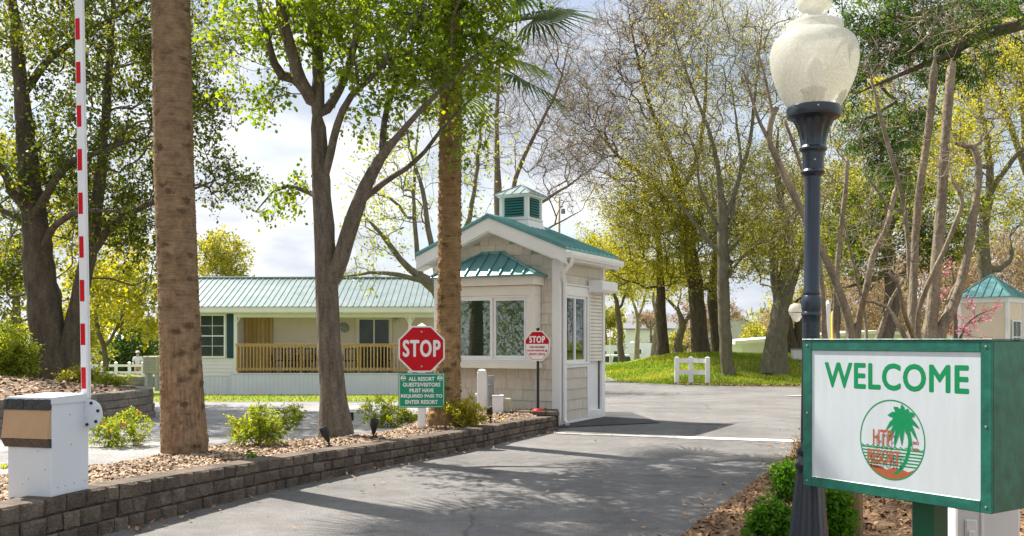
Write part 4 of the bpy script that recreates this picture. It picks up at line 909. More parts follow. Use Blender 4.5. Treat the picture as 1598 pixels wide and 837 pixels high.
for i in range(7): s.bbox(-.3+i*.087, -.3+i*.087+.075, -.3, .3, .62, .65, .004)
s.build('tabletop', M['deckwood'], tb)
for a in (-1, 1):
    for b_ in (-1, 1): s = MB(); s.tube([(a*.25, b_*.25, 0), (a*.25, b_*.25, .62)], .02, 6); s.build('leg', M['black'], tb)

# ------------------------------------------------------------------ kiosk on the right
KY = 32.0
kk = thing('kiosk', 'small cream kiosk with pointed teal hip roof behind the welcome sign', 'kiosk', (X(1547, KY), KY+.0, -.15), R(45)); hw = .74
w = MB(); w.box(-hw, hw, -hw, hw, 0, 2.95); w.build('wall', M['peach'], kk)
w = MB(); w.bbox(-hw-.04, hw+.04, -hw-.04, hw+.04, 2.78, 2.95, .004)
for a in (-1, 1):
    for b_ in (-1, 1): w.bbox(a*hw-.05, a*hw+.05, b_*hw-.05, b_*hw+.05, 0, 2.77, .004)
w.build('trim', M['white'], kk)
w = MB(); hh = .86; rr_ = [(-hh, -hh, 2.955), (hh, -hh, 2.955), (hh, hh, 2.955), (-hh, hh, 2.955)]; w.add(rr_+[(0, 0, 3.72)], [(0, 1, 4), (1, 2, 4), (2, 3, 4), (3, 0, 4), (3, 2, 1, 0)])
for p in rr_: rib(w, p, (0, 0, 3.725), .025, .03)
for q in range(4):
    for k in (-.6, -.3, 0, .3, .6):
        st = len(w.v); rib(w, (k*hh, -hh, 2.96), (k*hh, -hh*abs(k)-.001, 2.96+.76*(1-abs(k))), .016, .028); w.xf(Matrix.Rotation(q*math.pi/2, 4, 'Z'), st)
w.bbox(-hh-.01, hh+.01, -hh-.01, hh+.01, 2.95, 2.965, .002)
w.build('roof', M['teal'], kk)
def krel(mb): return mb
ww = window(kk, -.36, .36, -hw-.02, 1.15, 2.15, 2, 2, relf=krel)
d = MB(); d.bbox(hw+.0, hw+.03, -.5, .45, .05, 2.35, .004); st = len(d.v); d.build('door', M['lap'], kk)
d = MB(); d.bbox(hw, hw+.05, -.58, -.501, .05, 2.43, .004); d.bbox(hw, hw+.05, .451, .53, .05, 2.43, .004); d.bbox(hw, hw+.05, -.5, .45, 2.351, 2.43, .004); d.build('door_frame', M['white'], kk)
# ------------------------------------------------------------------ far things
def far(px, Y): return (px-CX)*Y/F
def camper(px, Y, L_, Hh, label, rz=0, slide=True):
    x = far(px, Y); z = float(gz(x, Y)); t = thing('camper', label, 'camper', (x, Y, z), rz, 'campers parked beyond the trees')
    b = MB(); prof = [(-L_/2, .55), (L_/2-.9, .55), (L_/2-.9, 1.3), (L_/2, 1.5), (L_/2, Hh-.5), (L_/2-.3, Hh), (-L_/2+.15, Hh), (-L_/2, Hh-.2)]; b.prism(prof, -1.2, 1.2); autosmooth(b.build('body', M['rv'], t), 20)
    s = MB(); s.box(-L_/2+.02, L_/2-1.0, -1.212, -1.2, .95, 1.12); s.box(-L_/2+.02, L_/2-.1, -1.212, -1.2, 1.6, 1.66); s.build('stripe', M['stripe'], t)
    for x0, x1, z0, z1 in ((-L_*.38, -L_*.26, 1.7, 2.3), (-L_*.02, L_*.1, 1.7, 2.3), (L_*.28, L_*.36, 1.8, 2.3)):
        s = MB(); s.bbox(x0, x1, -1.225, -1.201, z0, z1, .01); s.build('window', M['darkglass'], t)
    s = MB(); s.bbox(L_*.16, L_*.16+.7, -1.222, -1.201, .6, 2.4, .01); s.build('door', M['farwhite'], t)
    for xx in (-L_*.12, -L_*.12+.9): s = MB(); s.lathe([(.0, -.12), (.33, -.12), (.36, -.08), (.36, .08), (.33, .12), (0, .12)], 16, caps=False); s.xf(Matrix.Translation((xx, -1.05, .36)) @ Matrix.Rotation(R(90), 4, 'X')); s.build('wheel', M['rubber'], t)
    s = MB(); s.bbox(-.5, .1, -.3, .3, Hh, Hh+.25, .06); s.build('roof_unit', M['farwhite'], t)
    return t
camper(990, 140, 8.2, 3.2, 'white travel camper with dark windows, second from the gatehouse among the far trees')
camper(938, 118, 5.2, 3.0, 'grey white camper half hidden by the gatehouse right edge')
camper(1058, 135, 4.6, 2.9, 'white camper between the broad trunks on the lawn mound')
camper(1172, 104, 6.0, 1.9, 'low white camper end seen left of the leaning trunk')
camper(60, 92, 9, 3.2, 'white camper in the shade behind the big oak on the left')
def jeep(px, Y, label, rz=0, bm='farwhite'):
    x = far(px, Y); z = float(gz(x, Y)); t = thing('parked_car', label, 'car', (x, Y, z), rz)
    b = MB(); b.prism([(-2.0, .42), (-2.05, .9), (-1.9, 1.02), (-1.35, 1.06), (-.95, 1.66), (1.5, 1.70), (1.85, 1.1), (2.0, 1.0), (2.05, .42)], -.88, .88); autosmooth(b.build('body', M[bm], t), 25)
    for x0, x1 in ((-.85, -.05), (.05, .75), (.85, 1.45)): s = MB(); s.add([(x0-(.12 if x0 < -.5 else 0), -.892, 1.1), (x1+(.1 if x1 > 1.2 else 0), -.892, 1.1), (x1, -.892, 1.56), (x0+.1, -.892, 1.56)], [(0, 1, 2, 3)]); s.build('window', M['darkglass'], t)
    s = MB(); s.add([(-1.33, -.75, 1.1), (-1.33, .75, 1.1), (-.99, .7, 1.62), (-.99, -.7, 1.62)], [(0, 3, 2, 1)]); s.v = [(a-.014, b_, c_) for a, b_, c_ in s.v]; s.build('windscreen', M['darkglass'], t)
    for xx in (-1.3, 1.25):
        for yy in (-.8, .8):
            s = MB(); s.lathe([(.0, -.11), (.30, -.11), (.36, -.07), (.36, .07), (.30, .11), (0, .11)], 18, caps=False); s.xf(Matrix.Translation((xx, yy, .36)) @ Matrix.Rotation(R(90), 4, 'X')); w_ = s.build('wheel', M['rubber'], t)
            s = MB(); s.lathe([(0, 0), (.19, 0), (.2, .02)], 12, caps=False); s.xf(Matrix.Translation((xx, yy-(.115 if yy < 0 else -.135), .36)) @ Matrix.Rotation(R(90), 4, 'X')); s.build('rim', M['steel'], w_)
    for yy in (-.6, .6): s = MB(); s.bbox(-2.09, -2.04, yy-.12, yy+.12, .72, .86, .01); s.build('headlight', M['reflwhite'], t)
    return t
jeep(953, 78, 'small white off-road car parked near the gatehouse right edge, beside a dark trunk', R(0))
jeep(926, 84, 'dark grey car mostly hidden behind the gatehouse', R(20), 'grey')
def house(px, Y, wd, dp, hw_, rh, label, rz=0, wm='housewall', rm='roofgrey', base=None, wins=3, cat='house', dz=0):
    x = far(px, Y); z = float(gz(x, Y)) if base is None else base; t = thing('house', label, cat, (x, Y, z), rz)
    w = MB(); w.box(-wd/2, wd/2, -dp/2, dp/2, -.5, hw_); w.prism([(-wd/2, hw_), (wd/2, hw_), (0, hw_+rh)], -dp/2, dp/2); w.build('wall', M[wm], t)
    r = MB()
    for sg in (-1, 1):
        k_ = .5; a = [(0, hw_+rh), (sg*(wd/2+k_), hw_-rh*k_/(wd/2)), (sg*(wd/2+k_), hw_-rh*k_/(wd/2)+.2), (0, hw_+rh+.2)]; r.prism(a if sg > 0 else a[::-1], -dp/2-.4, dp/2+.4)
    r.build('roof', M[rm], t)
    for i in range(wins):
        xx = -wd/2+wd*(i+.5)/wins; f = MB(); f.bbox(xx-.55, xx+.55, -dp/2-.06, -dp/2-.001, hw_-1.9, hw_-.5, .01); wf_ = f.build('window', M['farwhite'], t); f = MB(); f.box(xx-.45, xx+.45, -dp/2-.07, -dp/2-.061, hw_-1.8, hw_-.6); f.build('pane', M['darkglass'], wf_)
    return t
house(1140, 128, 9, 8, 5.2, 2.0, 'tall pale grey house with dark gable roof beyond the lawn', R(-20), wins=3)
house(1020, 165, 12, 8, 5.6, 2.4, 'distant pale house with grey roof seen between the left trunks of the lawn', R(75), wm='farwhite', wins=2)
house(1213, 96, 9, 4, 2.6, .5, 'white park cabin with twin windows beside the leaning trunk', R(0), wm='farwhite', rm='farwhite', wins=4, cat='cabin')
house(1340, 60, 16, 6, 1.5, .6, 'low white cabin seen between the crape myrtle stems', R(0), wm='farwhite', rm='farwhite', wins=5, cat='cabin')
house(150, 84, 6.5, 6, 2.5, 1.7, 'white cottage with steep gable and one dark window behind the rail fence', R(8), wm='farwhite', rm='farwhite', wins=2, cat='cottage')
# utility pole
up_ = thing('utility_pole', 'thin tan pole rising behind the gatehouse roof', 'pole', (far(872, 44), 44, float(gz(far(872, 44), 44)))); s = MB(); s.tube([(0, 0, -.2), (0, 0, Z(306, 44)+.4)], [.09, .07], 10); s.build('pole', M['tan'], up_, True)
s = MB(); s.lathe([(0, 0), (.09, 0), (.1, .06), (.09, .22), (0, .25)], 12, (.2, 0)); s.xf(Matrix.Translation((0, 0, Z(332, 44)+.4))); s.bbox(.0, .2, -.03, .03, Z(322, 44)+.4, Z(320, 44)+.4, .005); s.build('transformer', M['grey'], up_)
# light pole among campers
lp = thing('flag_pole', 'thin pale pole standing near the white car by the gatehouse right edge', 'pole', (far(952, 66), 66, float(gz(3, 66)))); s = MB(); s.tube([(0, 0, -.2), (0, 0, Z(518, 66)+1.2)], [.05, .04], 8); s.build('pole', M['farwhite'], lp)
# three-post rail fence on the lawn
def rail_fence(name, label, pts, hgt, rails, m, pw=.12, rh=.14, kind='pvc', zoff=None, cat='fence'):
    t = thing(name, label, cat, (*pts[0][:2], float(gz(*pts[0][:2])) if zoff is None else zoff))
    b0 = Vector(t.location)
    for p in pts:
        z = float(gz(*p[:2])) if zoff is None else zoff; s = MB(); x, y = p[0]-b0.x, p[1]-b0.y; z -= b0.z
        s.bbox(x-pw/2, x+pw/2, y-pw/2, y+pw/2, z-.1, z+hgt, .006); s.add([(x-pw*.6, y-pw*.6, z+hgt), (x+pw*.6, y-pw*.6, z+hgt), (x+pw*.6, y+pw*.6, z+hgt), (x-pw*.6, y+pw*.6, z+hgt), (x, y, z+hgt+.05)], [(0, 1, 4), (1, 2, 4), (2, 3, 4), (3, 0, 4), (3, 2, 1, 0)]); s.build('post', M[m], t)
    for a, b_ in zip(pts[:-1], pts[1:]):
        for rz_ in rails:
            za = (float(gz(*a[:2])) if zoff is None else zoff)-b0.z; zb = (float(gz(*b_[:2])) if zoff is None else zoff)-b0.z; d = Vector((b_[0]-a[0], b_[1]-a[1])).normalized(); n_ = Vector((-d.y, d.x))*.02; pa = Vector(a[:2])+d*pw*.5-b0.xy; pb = Vector(b_[:2])-d*pw*.5-b0.xy
            s = MB(); s.add([(*(pa+n_), za+rz_), (*(pa-n_), za+rz_), (*(pb-n_), zb+rz_), (*(pb+n_), zb+rz_), (*(pa+n_), za+rz_+rh), (*(pa-n_), za+rz_+rh), (*(pb-n_), zb+rz_+rh), (*(pb+n_), zb+rz_+rh)], [(0, 3, 2, 1), (4, 5, 6, 7), (0, 1, 5, 4), (1, 2, 6, 5), (2, 3, 7, 6), (3, 0, 4, 7)]); s.build('rail', M[m], t)
    return t
FY = 35.0
rail_fence('rail_fence', 'short white two-rail fence with three posts at the foot of the lawn mound', [(far(1056, FY), FY), (far(1079, FY), FY+.1), (far(1104, FY-.5), FY-.5)], .95, (.34, .76), 'pvc', .15, .16)
fw = -.50; fpts = [(far(px, 50.4), 50.4) for px in (140, 160, 181, 202, 223, 244, 268)]
rail_fence('white_rail_fence', 'long white rail fence on top of the grey block wall at far left', fpts, .70, (.12, .48), 'pvc', .13, .12, zoff=fw+.02)
block_wall('fence_wall', 'straight grey block wall under the white rail fence at far left', [(far(60, 50), 50.0, fw), (far(300, 50), 50.0, fw)], 3, .5, .5, M['block_far'], 1, z0=-1.15, seed=4)
q = MB(); q.bbox(far(60, 50), far(300, 50), 50.5, 54, fw-.4, fw-.02, .01); o = q.build('terrace', M['grass']); tag(o, kind='structure')
# white utility box on the mound
ub = thing('utility_box', 'small white utility box on the lawn mound just left of the lamp post', 'utility box', (far(1244, 42), 42, float(gz(far(1244, 42), 42)))); s = MB(); s.bbox(-.22, .22, -.2, .2, -.05, .42, .02); s.build('cabinet', M['farwhite'], ub); s = MB(); s.bbox(-.24, .24, -.22, .22, .42, .46, .008); s.build('lid', M['grey'], ub)
yp = thing('yellow_post', 'yellow bollard post behind the lamp post, partly hidden by tan stems', 'post', (far(1302, 22), 22, 0)); s = MB(); s.lathe([(.075, 0), (.075, 2.0), (.05, 2.06), (0, 2.08)], 16, caps=False); s.build('pole', M['yellow'], yp, True)
wp = thing('white_post', 'slim white post just left of the yellow bollard', 'post', (far(1292, 22.5), 22.5, 0)); s = MB(); s.bbox(-.05, .05, -.05, .05, 0, 2.25, .01); s.lathe([(.07, 2.25), (.03, 2.32), (0, 2.33)], 4); s.build('pole', M['farwhite'], wp)
# pendant lantern on a curved post behind the near lamp
ln = thing('garden_lantern', 'clear teardrop lantern on a slim post, peeping out left of the lamp post', 'lamp', (far(1259, 14), 14, 0)); s = MB(); s.tube([(0, 0, 0), (0, 0, 1.95), (-.06, 0, 2.03), (-.14, 0, 1.99), (-.15, 0, 1.93)], .022, 8); s.build('pole', M['black'], ln, True)
s = MB(); s.lathe([(0.0, 1.66), (.045, 1.68), (.10, 1.78), (.115, 1.84), (.09, 1.91), (.03, 1.94)], 18, (-.15, 0), caps=False); s.build('shade', M['globe'], ln, True); s = MB(); s.lathe([(.117, 1.795), (.120, 1.80), (.117, 1.805)], 18, (-.15, 0), caps=False); s.build('band', M['black'], ln)
# ------------------------------------------------------------------ barrier gate
c0 = np.array([-3.115, 6.50]); va = np.array([-.350, .105]); vb = np.array([.140, .262])
rzb = math.atan2(-va[1], -va[0])
bg_ = thing('barrier_gate', 'raised white and red barrier arm on a white cabinet patched with cardboard', 'barrier', (c0[0], c0[1], .325), rzb)
# local: x from -w (left) to 0 at the near corner, y backwards
BWd = float(np.linalg.norm(va)); BDp = float(np.linalg.norm(vb))*1.2; BH = .685
b = MB(); b.bbox(-BWd, 0, 0, BDp, -.06, BH-.035, .004)
autosmooth(b.build('cabinet', M['cabinet'], bg_))
b = MB(); b.add([(-BWd-.008, -.008, BH-.045), (.008, -.008, BH-.045), (.008, BDp+.01, BH-.045), (-BWd-.008, BDp+.01, BH-.045), (-BWd-.008, -.008, BH-.0), (.008, -.008, BH-.0), (.008, BDp+.01, BH+.012), (-BWd-.008, BDp+.01, BH+.012)], [(0, 3, 2, 1), (4, 5, 6, 7), (0, 1, 5, 4), (1, 2, 6, 5), (2, 3, 7, 6), (3, 0, 4, 7)])
b.build('lid', M['cabinet'], bg_)
b = MB()
for y, z in [(.04, .07), (.09, .072), (.15, .08), (.22, .083), (.13, .35), (.12, .56)]:
    st = len(b.v); b.lathe([(.0055, 0), (.005, .003), (0, .005)], 8, caps=False); b.xf(Matrix.Translation((.0, y*BDp/.25, z)) @ Matrix.Rotation(R(90), 4, 'Y'), st)
for x, z in [(-.05, .20), (-.19, .13), (-.24, .09), (-.11, .32)]:
    st = len(b.v); b.lathe([(.005, 0), (.004, .003), (0, .004)], 8, caps=False); b.xf(Matrix.Translation((x, -.0, z)) @ Matrix.Rotation(R(90), 4, 'X'), st)
b.build('bolt', M['steel'], bg_)
# cardboard patch with tape top and bottom (wedge standing off the front)
def slab(mb, y0t, y0b, z1, z0, x0, x1, y=-.0):
    mb.add([(x0, y0b, z0), (x1, y0b, z0), (x1, y0t, z1), (x0, y0t, z1), (x0, y, z0), (x1, y, z0), (x1, y, z1), (x0, y, z1)], [(0, 1, 2, 3), (1, 5, 6, 2), (4, 0, 3, 7), (4, 5, 1, 0), (3, 2, 6, 7)])
b = MB(); slab(b, -.016, -.045, .60, .408, -BWd-.014, .0); pt = b.build('cardboard_patch', M['card'], bg_)
b = MB(); nx = 14; rn = random.Random(2)
for i in range(nx):
    xa = -BWd-.016+(BWd+.018)*i/nx; xb = -BWd-.016+(BWd+.018)*(i+1)/nx
    slab(b, -.011-rn.random()*.006, -.020-rn.random()*.004, .672+rn.uniform(-.002, .003), .601, xa, xb)
b.build('tape', M['tape'], bg_)
b = MB(); slab(b, -.048, -.010, .405, .345, -BWd-.016, .002); b.build('tape', M['tape'], bg_)
# hub disc and arm
b = MB(); st = 0; b.lathe([(.0, 0), (.10, 0), (.102, .012), (.085, .016), (0, .018)], 28, caps=False); b.xf(Matrix.Rotation(R(90), 4, 'X') @ Matrix.Identity(4))
b.xf(Matrix.Translation((.045, BDp-.03, BH-.13))); hub = b.build('hub_disc', M['cabinet'], bg_, False); autosmooth(hub)
b = MB(); b.bbox(-.03, .06, BDp-.028, BDp+.02, BH-.18, BH-.08, .004); b.build('bracket', M['steel'], bg_)
b = MB()
for k in range(6): a = k*math.pi/3+.3; st = len(b.v); b.lathe([(.0, 0), (.011, 0), (.011, .008), (0, .009)], 10, caps=False); b.xf(Matrix.Translation((.045+.078*math.cos(a), BDp-.047, BH-.13+.078*math.sin(a))) @ Matrix.Rotation(R(90), 4, 'X'), st)
b.build('hub_bolt', M['black'], hub)
arm0 = Vector((-.012, BDp-.01, BH-.02)); lean = -.021; AL = 4.3
b = MB(); hw_, hd = .030, .022; pr = [(-hw_, -hd+.008), (-hw_+.008, -hd), (hw_-.008, -hd), (hw_, -hd+.008), (hw_, -.003), (hw_-.006, 0), (hw_, .003), (hw_, hd-.008), (hw_-.008, hd), (-hw_+.008, hd), (-hw_, hd-.008)]
n_ = len(pr); vs = [(arm0.x+p[0], arm0.y+p[1], arm0.z) for p in pr]+[(arm0.x+p[0]+lean*AL, arm0.y+p[1], arm0.z+AL) for p in pr]
b.add(vs, [tuple(range(n_-1, -1, -1)), tuple(range(n_, 2*n_))]+[(i, (i+1) % n_, n_+(i+1) % n_, n_+i) for i in range(n_)]); arm = b.build('arm', M['armwhite'], bg_)
for k in range(13):
    z0 = .065+k*.31; b = MB(); z1 = z0+.152
    if z1 > AL: break
    xo = lambda z: arm0.x+lean*z
    b.add([(xo(z0)-hw_+.010, arm0.y-hd-.0012, arm0.z+z0), (xo(z0)+hw_-.012, arm0.y-hd-.0012, arm0.z+z0), (xo(z1)+hw_-.012, arm0.y-hd-.0012, arm0.z+z1), (xo(z1)-hw_+.010, arm0.y-hd-.0012, arm0.z+z1)], [(0, 1, 2, 3)]); b.build('red_reflector', M['red'], arm)
# ------------------------------------------------------------------ stop signs
def octagon(r): return [(r*math.cos(R(22.5+45*i)), r*math.sin(R(22.5+45*i))) for i in range(8)]
def plate(mb, pts, y0, y1): mb.prism(pts, y0, y1)
def flat(mb, pts, y): mb.add([(p[0], y, p[1]) for p in pts], [tuple(range(len(pts)))])
SY = 12.9
ss_ = thing('stop_sign', 'large red octagonal stop sign above a green notice on a white square post', 'stop sign', (*P(658, 664, SY)[:2], float(P(658, 666, SY)[2])), R(2)); zb = ss_.location.z
def sz(py): return H-(py-HY)*SY/F-zb
k = SY/F
b = MB(); b.bbox(-.052, .052, .0, .10, -.15, sz(509), .006); po = b.build('post', M['pvc'], ss_); b = MB(); b.add([(-.062, -.01, sz(509)), (.062, -.01, sz(509)), (.062, .11, sz(509)), (-.062, .11, sz(509)), (0, .05, sz(504))], [(0, 1, 4), (1, 2, 4), (2, 3, 4), (3, 0, 4), (3, 2, 1, 0)]); b.build('post_cap', M['pvc'], po)
zc = sz(545); r = 36*k/math.cos(R(22.5))
b = MB(); b.prism([(x, z+zc) for x, z in octagon(r)], -.008, -.003); pn = b.build('octagon_panel', M['reflwhite'], ss_)
b = MB(); flat(b, [(x, z+zc) for x, z in octagon(r*.935)], -.0095); b.build('red_face', M['red'], pn)
b = MB(); put(b, fit('STOP', 57*k, 25*k, .0085, 1.14), 0, -.0110, zc+1*k); b.build('lettering', M['reflwhite'], pn)
b = MB()
for z in (zc+27*k, zc-27*k): st = len(b.v); b.lathe([(.014, 0), (.012, .004), (.005, .006), (0, .006)], 12, caps=False); b.xf(Matrix.Translation((0, -.0097, z)) @ Matrix.Rotation(R(90), 4, 'X'), st)
b.build('bolt', M['steel'], pn, True)
g0, g1 = sz(636.5), sz(582.5); hw_ = 36*k
b = MB(); b.bbox(-hw_, hw_, -.010, -.003, g0, g1, .002); gp = b.build('notice_panel', M['signgreen'], ss_)
b = MB(); e = .012
for (x0, x1, z0, z1) in ((-hw_+e, hw_-e, g0+e, g0+e+.006), (-hw_+e, hw_-e, g1-e-.006, g1-e), (-hw_+e, -hw_+e+.006, g0+e+.0062, g1-e-.0062), (hw_-e-.006, hw_-e, g0+e+.0062, g1-e-.0062)): flat(b, [(x0, z0), (x1, z0), (x1, z1), (x0, z1)], -.0112)
for i, (tx, w_) in enumerate((('ALL RESORT', 40), ('GUESTS/VISITORS', 58), ('MUST HAVE', 37), ('REQUIRED PASS TO', 64), ('ENTER RESORT', 50))): put(b, fit(tx, w_*k, 5.8*k, .0022), 0, -.0112, sz(591.5+i*9.0))
b.build('lettering', M['reflwhite'], gp)
for sx in (-1, 1):
    b = MB(); n = 20; cx_, cz_, rr0 = sx*28.5*k, sz(590.5), 4.3*k
    flat(b, [(cx_+rr0*math.cos(2*math.pi*i/n), cz_+rr0*math.sin(2*math.pi*i/n)) for i in range(n)], -.0114); em = b.build('emblem', M['reflwhite'], gp)
    b = MB(); flat(b, [(cx_-rr0*.9, cz_-rr0*.35), (cx_+rr0*.9, cz_-rr0*.3), (cx_+rr0*.5, cz_-rr0*.8), (cx_-rr0*.5, cz_-rr0*.8)], -.0122)
    for a in range(5): an = R(10+a*40); flat(b, [(cx_+rr0*.15, cz_+rr0*.25), (cx_+rr0*.15+rr0*.6*math.cos(an-.2), cz_+rr0*.2+rr0*.6*math.sin(an-.2)), (cx_+rr0*.15+rr0*.62*math.cos(an+.25), cz_+rr0*.2+rr0*.6*math.sin(an+.25))], -.0124-a*.0002)
    b.build('palm_mark', M['signgreen'], em)
# small sign
TY = 15.02; k = TY/F
s2 = thing('stop_sign', 'small red and white octagonal stop sign on a black post by the gatehouse corner', 'stop sign', tuple(P(839.5, 641.5, TY)), R(-24)); zb = s2.location.z
def tz(py): return H-(py-HY)*TY/F-zb
b = MB(); b.tube([(0, 0, 0), (0, 0, tz(516))], .022, 12); po = autosmooth(b.build('post', M['black'], s2)); b = MB(); b.lathe([(.018, tz(516)), (.03, tz(515)), (.024, tz(514)), (.032, tz(512.8)), (.022, tz(511.6)), (0, tz(511.3))], 14, caps=False); b.build('finial', M['black'], po, True)
b = MB(); b.lathe([(.095, -.02), (.095, .012), (.06, .03), (.03, .04)], 20); b.build('base_plate', M['red'], s2, True)
zc = tz(540); r = 22.3*k/math.cos(R(22.5))
b = MB(); b.prism([(x*.95, z*1.05+zc) for x, z in octagon(r)], -.030, -.024); pn = b.build('octagon_panel', M['reflwhite'], s2)
oc = [(x*.95*.93, z*1.05*.93+zc) for x, z in octagon(r)]; zs = zc+3.0*k; zr = max(p[1] for p in oc)
xr_ = max(p[0] for p in oc); zk = sorted(set(round(p[1], 5) for p in oc))[2]; xt = sorted(set(round(p[0], 5) for p in oc))[2]
b = MB(); flat(b, [(-xr_, zs), (xr_, zs), (xr_, zk), (xt, zr), (-xt, zr), (-xr_, zk)], -.0315); b.build('red_face', M['red'], pn)
b = MB(); put(b, fit('STOP', 26*k, 10*k, .0052, 1.14), 0, -.0328, zc+10.0*k); b.build('lettering', M['reflwhite'], pn)
b = MB()
for i, (tx, w_) in enumerate((('PASS REQUIRED', 25), ('PLEASE REGISTER @', 34), ('FRONT OFFICE', 26))): put(b, fit(tx, w_*k, 3.4*k, .0018), 0, -.0312, zc-(2.2+i*5.4)*k)
e1, e2 = octagon(r*.93), octagon(r*.90)
lower = [i for i in range(8)]
for i in range(8):
    a, c_ = e1[i], e1[(i+1) % 8]; d, f_ = e2[i], e2[(i+1) % 8]
    if a[1] < .05 and c_[1] < .05 or (abs(a[0]-c_[0]) < .001): flat(b, [(p[0]*.95, min(p[1]*1.05+zc, zs-.002)) for p in (d, f_, c_, a)][::-1], -.0310)
b.build('small_lettering', M['red'], pn)
# ------------------------------------------------------------------ pedestals, spotlights
def onbed(px, py, G=G1, zguess=.3):
    z = zguess
    for _ in range(8):
        Y = (H-z)*F/(py-HY); x = (px-CX)*Y/F; z = bed_z(G, x, Y)
    return x, Y, z
pd = thing('utility_post', 'white capped utility post standing by the gatehouse front wall', 'utility post', ((752-CX)*15.2/F, 15.2, .2)); k = 15.2/F; zt = H-(580-HY)*k-.2
b = MB(); b.bbox(-.075, .075, -.075, .075, -.05, zt, .012); b.build('post', M['farwhite'], pd); b = MB(); b.lathe([(.09, zt), (.09, zt+.015), (.06, zt+.035), (0, zt+.04)], 4, caps=False); b.xf(Matrix.Rotation(R(45), 4, 'Z')); b.build('cap', M['farwhite'], pd)
b = MB(); b.bbox(-.11, -.076, -.02, .02, .32, .36, .004); b.build('tap', M['farwhite'], pd)
pm = thing('meter_board', 'narrow grey board standing just right of the white utility post', 'meter board', ((766-CX)*15.35/F, 15.35, .2)); b = MB(); b.bbox(-.05, .05, -.02, .02, -.05, H-(586-HY)*15.35/F-.2, .004); b.build('board', M['grey'], pm); b = MB(); b.bbox(-.035, .035, -.06, -.021, .28, .5, .006); b.build('box', M['grey'], pm)
p2_ = thing('electrical_box', 'short white box beside the gatehouse wall, left of a tan box', 'electrical box', ((777-CX)*15.0/F, 15.0, .2)); b = MB(); b.bbox(-.085, .085, -.08, .08, -.05, H-(618.5-HY)*.01-.2, .01); b.build('cabinet', M['farwhite'], p2_); b = MB(); zt = H-(618.5-HY)*.01-.2; b.bbox(-.092, .092, -.088, .088, zt, zt+.018, .006); b.build('lid', M['farwhite'], p2_)
p3_ = thing('electrical_box', 'short tan box beside the gatehouse wall, right of a white box', 'electrical box', ((791-CX)*15.0/F, 15.05, .2)); b = MB(); b.bbox(-.065, .065, -.06, .06, -.05, H-(622-HY)*.01-.2, .01); b.build('cabinet', M['tan'], p3_); b = MB(); zt = H-(622-HY)*.01-.2; b.bbox(-.04, .04, -.068, -.061, .08, zt-.05, .003); b.build('door', M['tan'], p3_)
def spotlight(x, y, z, label, tilt, yaw=0, sc=1.0, m='black'):
    t = thing('spotlight', label, 'spotlight', (x, y, z), yaw, 'small ground spotlights'); t.scale = (sc*.85,)*3
    b = MB(); b.lathe([(.012, -.1), (.014, .02), (.045, .02), (.05, .032), (.018, .04), (.012, .05), (.012, .085), (0, .09)], 14, caps=False); b.build('stake', M[m], t, True)
    b = MB(); b.lathe([(.0, 0), (.02, .0), (.026, .02), (.03, .035), (.052, .10), (.056, .15), (.056, .20), (.050, .20), (.048, .17), (0, .17)], 18, caps=False); b.xf(Matrix.Translation((0, 0, .075)) @ Matrix.Rotation(tilt, 4, 'Y') @ Matrix.Translation((0, 0, .0))); hd_ = b.build('lamp_head', M[m], t, True)
    b = MB(); b.lathe([(.0, .1715), (.047, .1715)], 18, caps=False); b.xf(Matrix.Translation((0, 0, .075)) @ Matrix.Rotation(tilt, 4, 'Y')); b.build('lens', M['darkglass'], hd_)
x, y, z = onbed(513, 699); spotlight(x, y, z, 'black spotlight tilted left in the bark in front of the forked tree', R(-22))
x, y, z = onbed(583, 686); spotlight(x, y, z, 'black upright spotlight in the bark left of the large stop sign', R(4), 0, 1.05)
x, y, z = onbed(765, 661); spotlight(x, y, z, 'dark spotlight in the bark right of the yellow azalea', R(-5), 0, 1.0)
x, y, z = onbed(1214, 770, G3, .1); spotlight(x, y, z, 'grey spotlight beside the clipped shrubs near the lamp post base', R(18), 0, .95, 'grey')
fb = thing('flood_light', 'small black flood light box at the right foot of the forked tree', 'flood light', tuple(onbed(547, 662))); b = MB(); b.bbox(-.06, .05, -.03, .03, .06, .20, .008); b.build('lamp_head', M['black'], fb); b = MB(); b.tube([(0, 0, -.05), (0, 0, .06)], .012, 6); b.build('stake', M['black'], fb)
# ------------------------------------------------------------------ lamp post
LY = 5.6; lk = LY/F; lx = (1261.5-CX)*lk
lz = bed_z(G3, lx, LY)
lpz = lambda py: H-(py-HY)*lk-lz
lp = thing('lamp_post', 'tall black fluted lamp post with a large frosted urn shaped globe', 'street lamp', (lx, LY, lz))
lp.rotation_euler = (0, R(.65), 0)
def fluted(mb, prof, n=48, nf=12, depth=.06):
    vs = []; fs = []
    for q in prof:
        r, z = q[0], q[1]; fl = q[2] if len(q) > 2 else 0
        for i in range(n): a = 2*math.pi*i/n; r_ = r*(1-fl*depth*(.5+.5*math.cos(a*nf))); vs.append((r_*math.cos(a), r_*math.sin(a), z))
    for k_ in range(len(prof)-1):
        for i in range(n): j = (i+1) % n; fs.append((k_*n+i, k_*n+j, (k_+1)*n+j, (k_+1)*n+i))
    mb.add(vs, fs)
b = MB(); R_ = lambda px: px*lk
fluted(b, [(R_(40), -.05), (R_(40), lpz(868)), (R_(35), lpz(862)), (R_(33.5), lpz(858), 1), (R_(30), lpz(838), 1), (R_(24), lpz(775), 1), (R_(20), lpz(740), 1), (R_(19), lpz(734), 0), (R_(22), lpz(730)), (R_(22.5), lpz(724)), (R_(18), lpz(719)), (R_(17), lpz(712)), (R_(20), lpz(708)), (R_(20), lpz(702)), (R_(15), lpz(697)), (R_(14), lpz(690))])
base_ = b.build('base', M['navy'], lp); autosmooth(base_, 40)
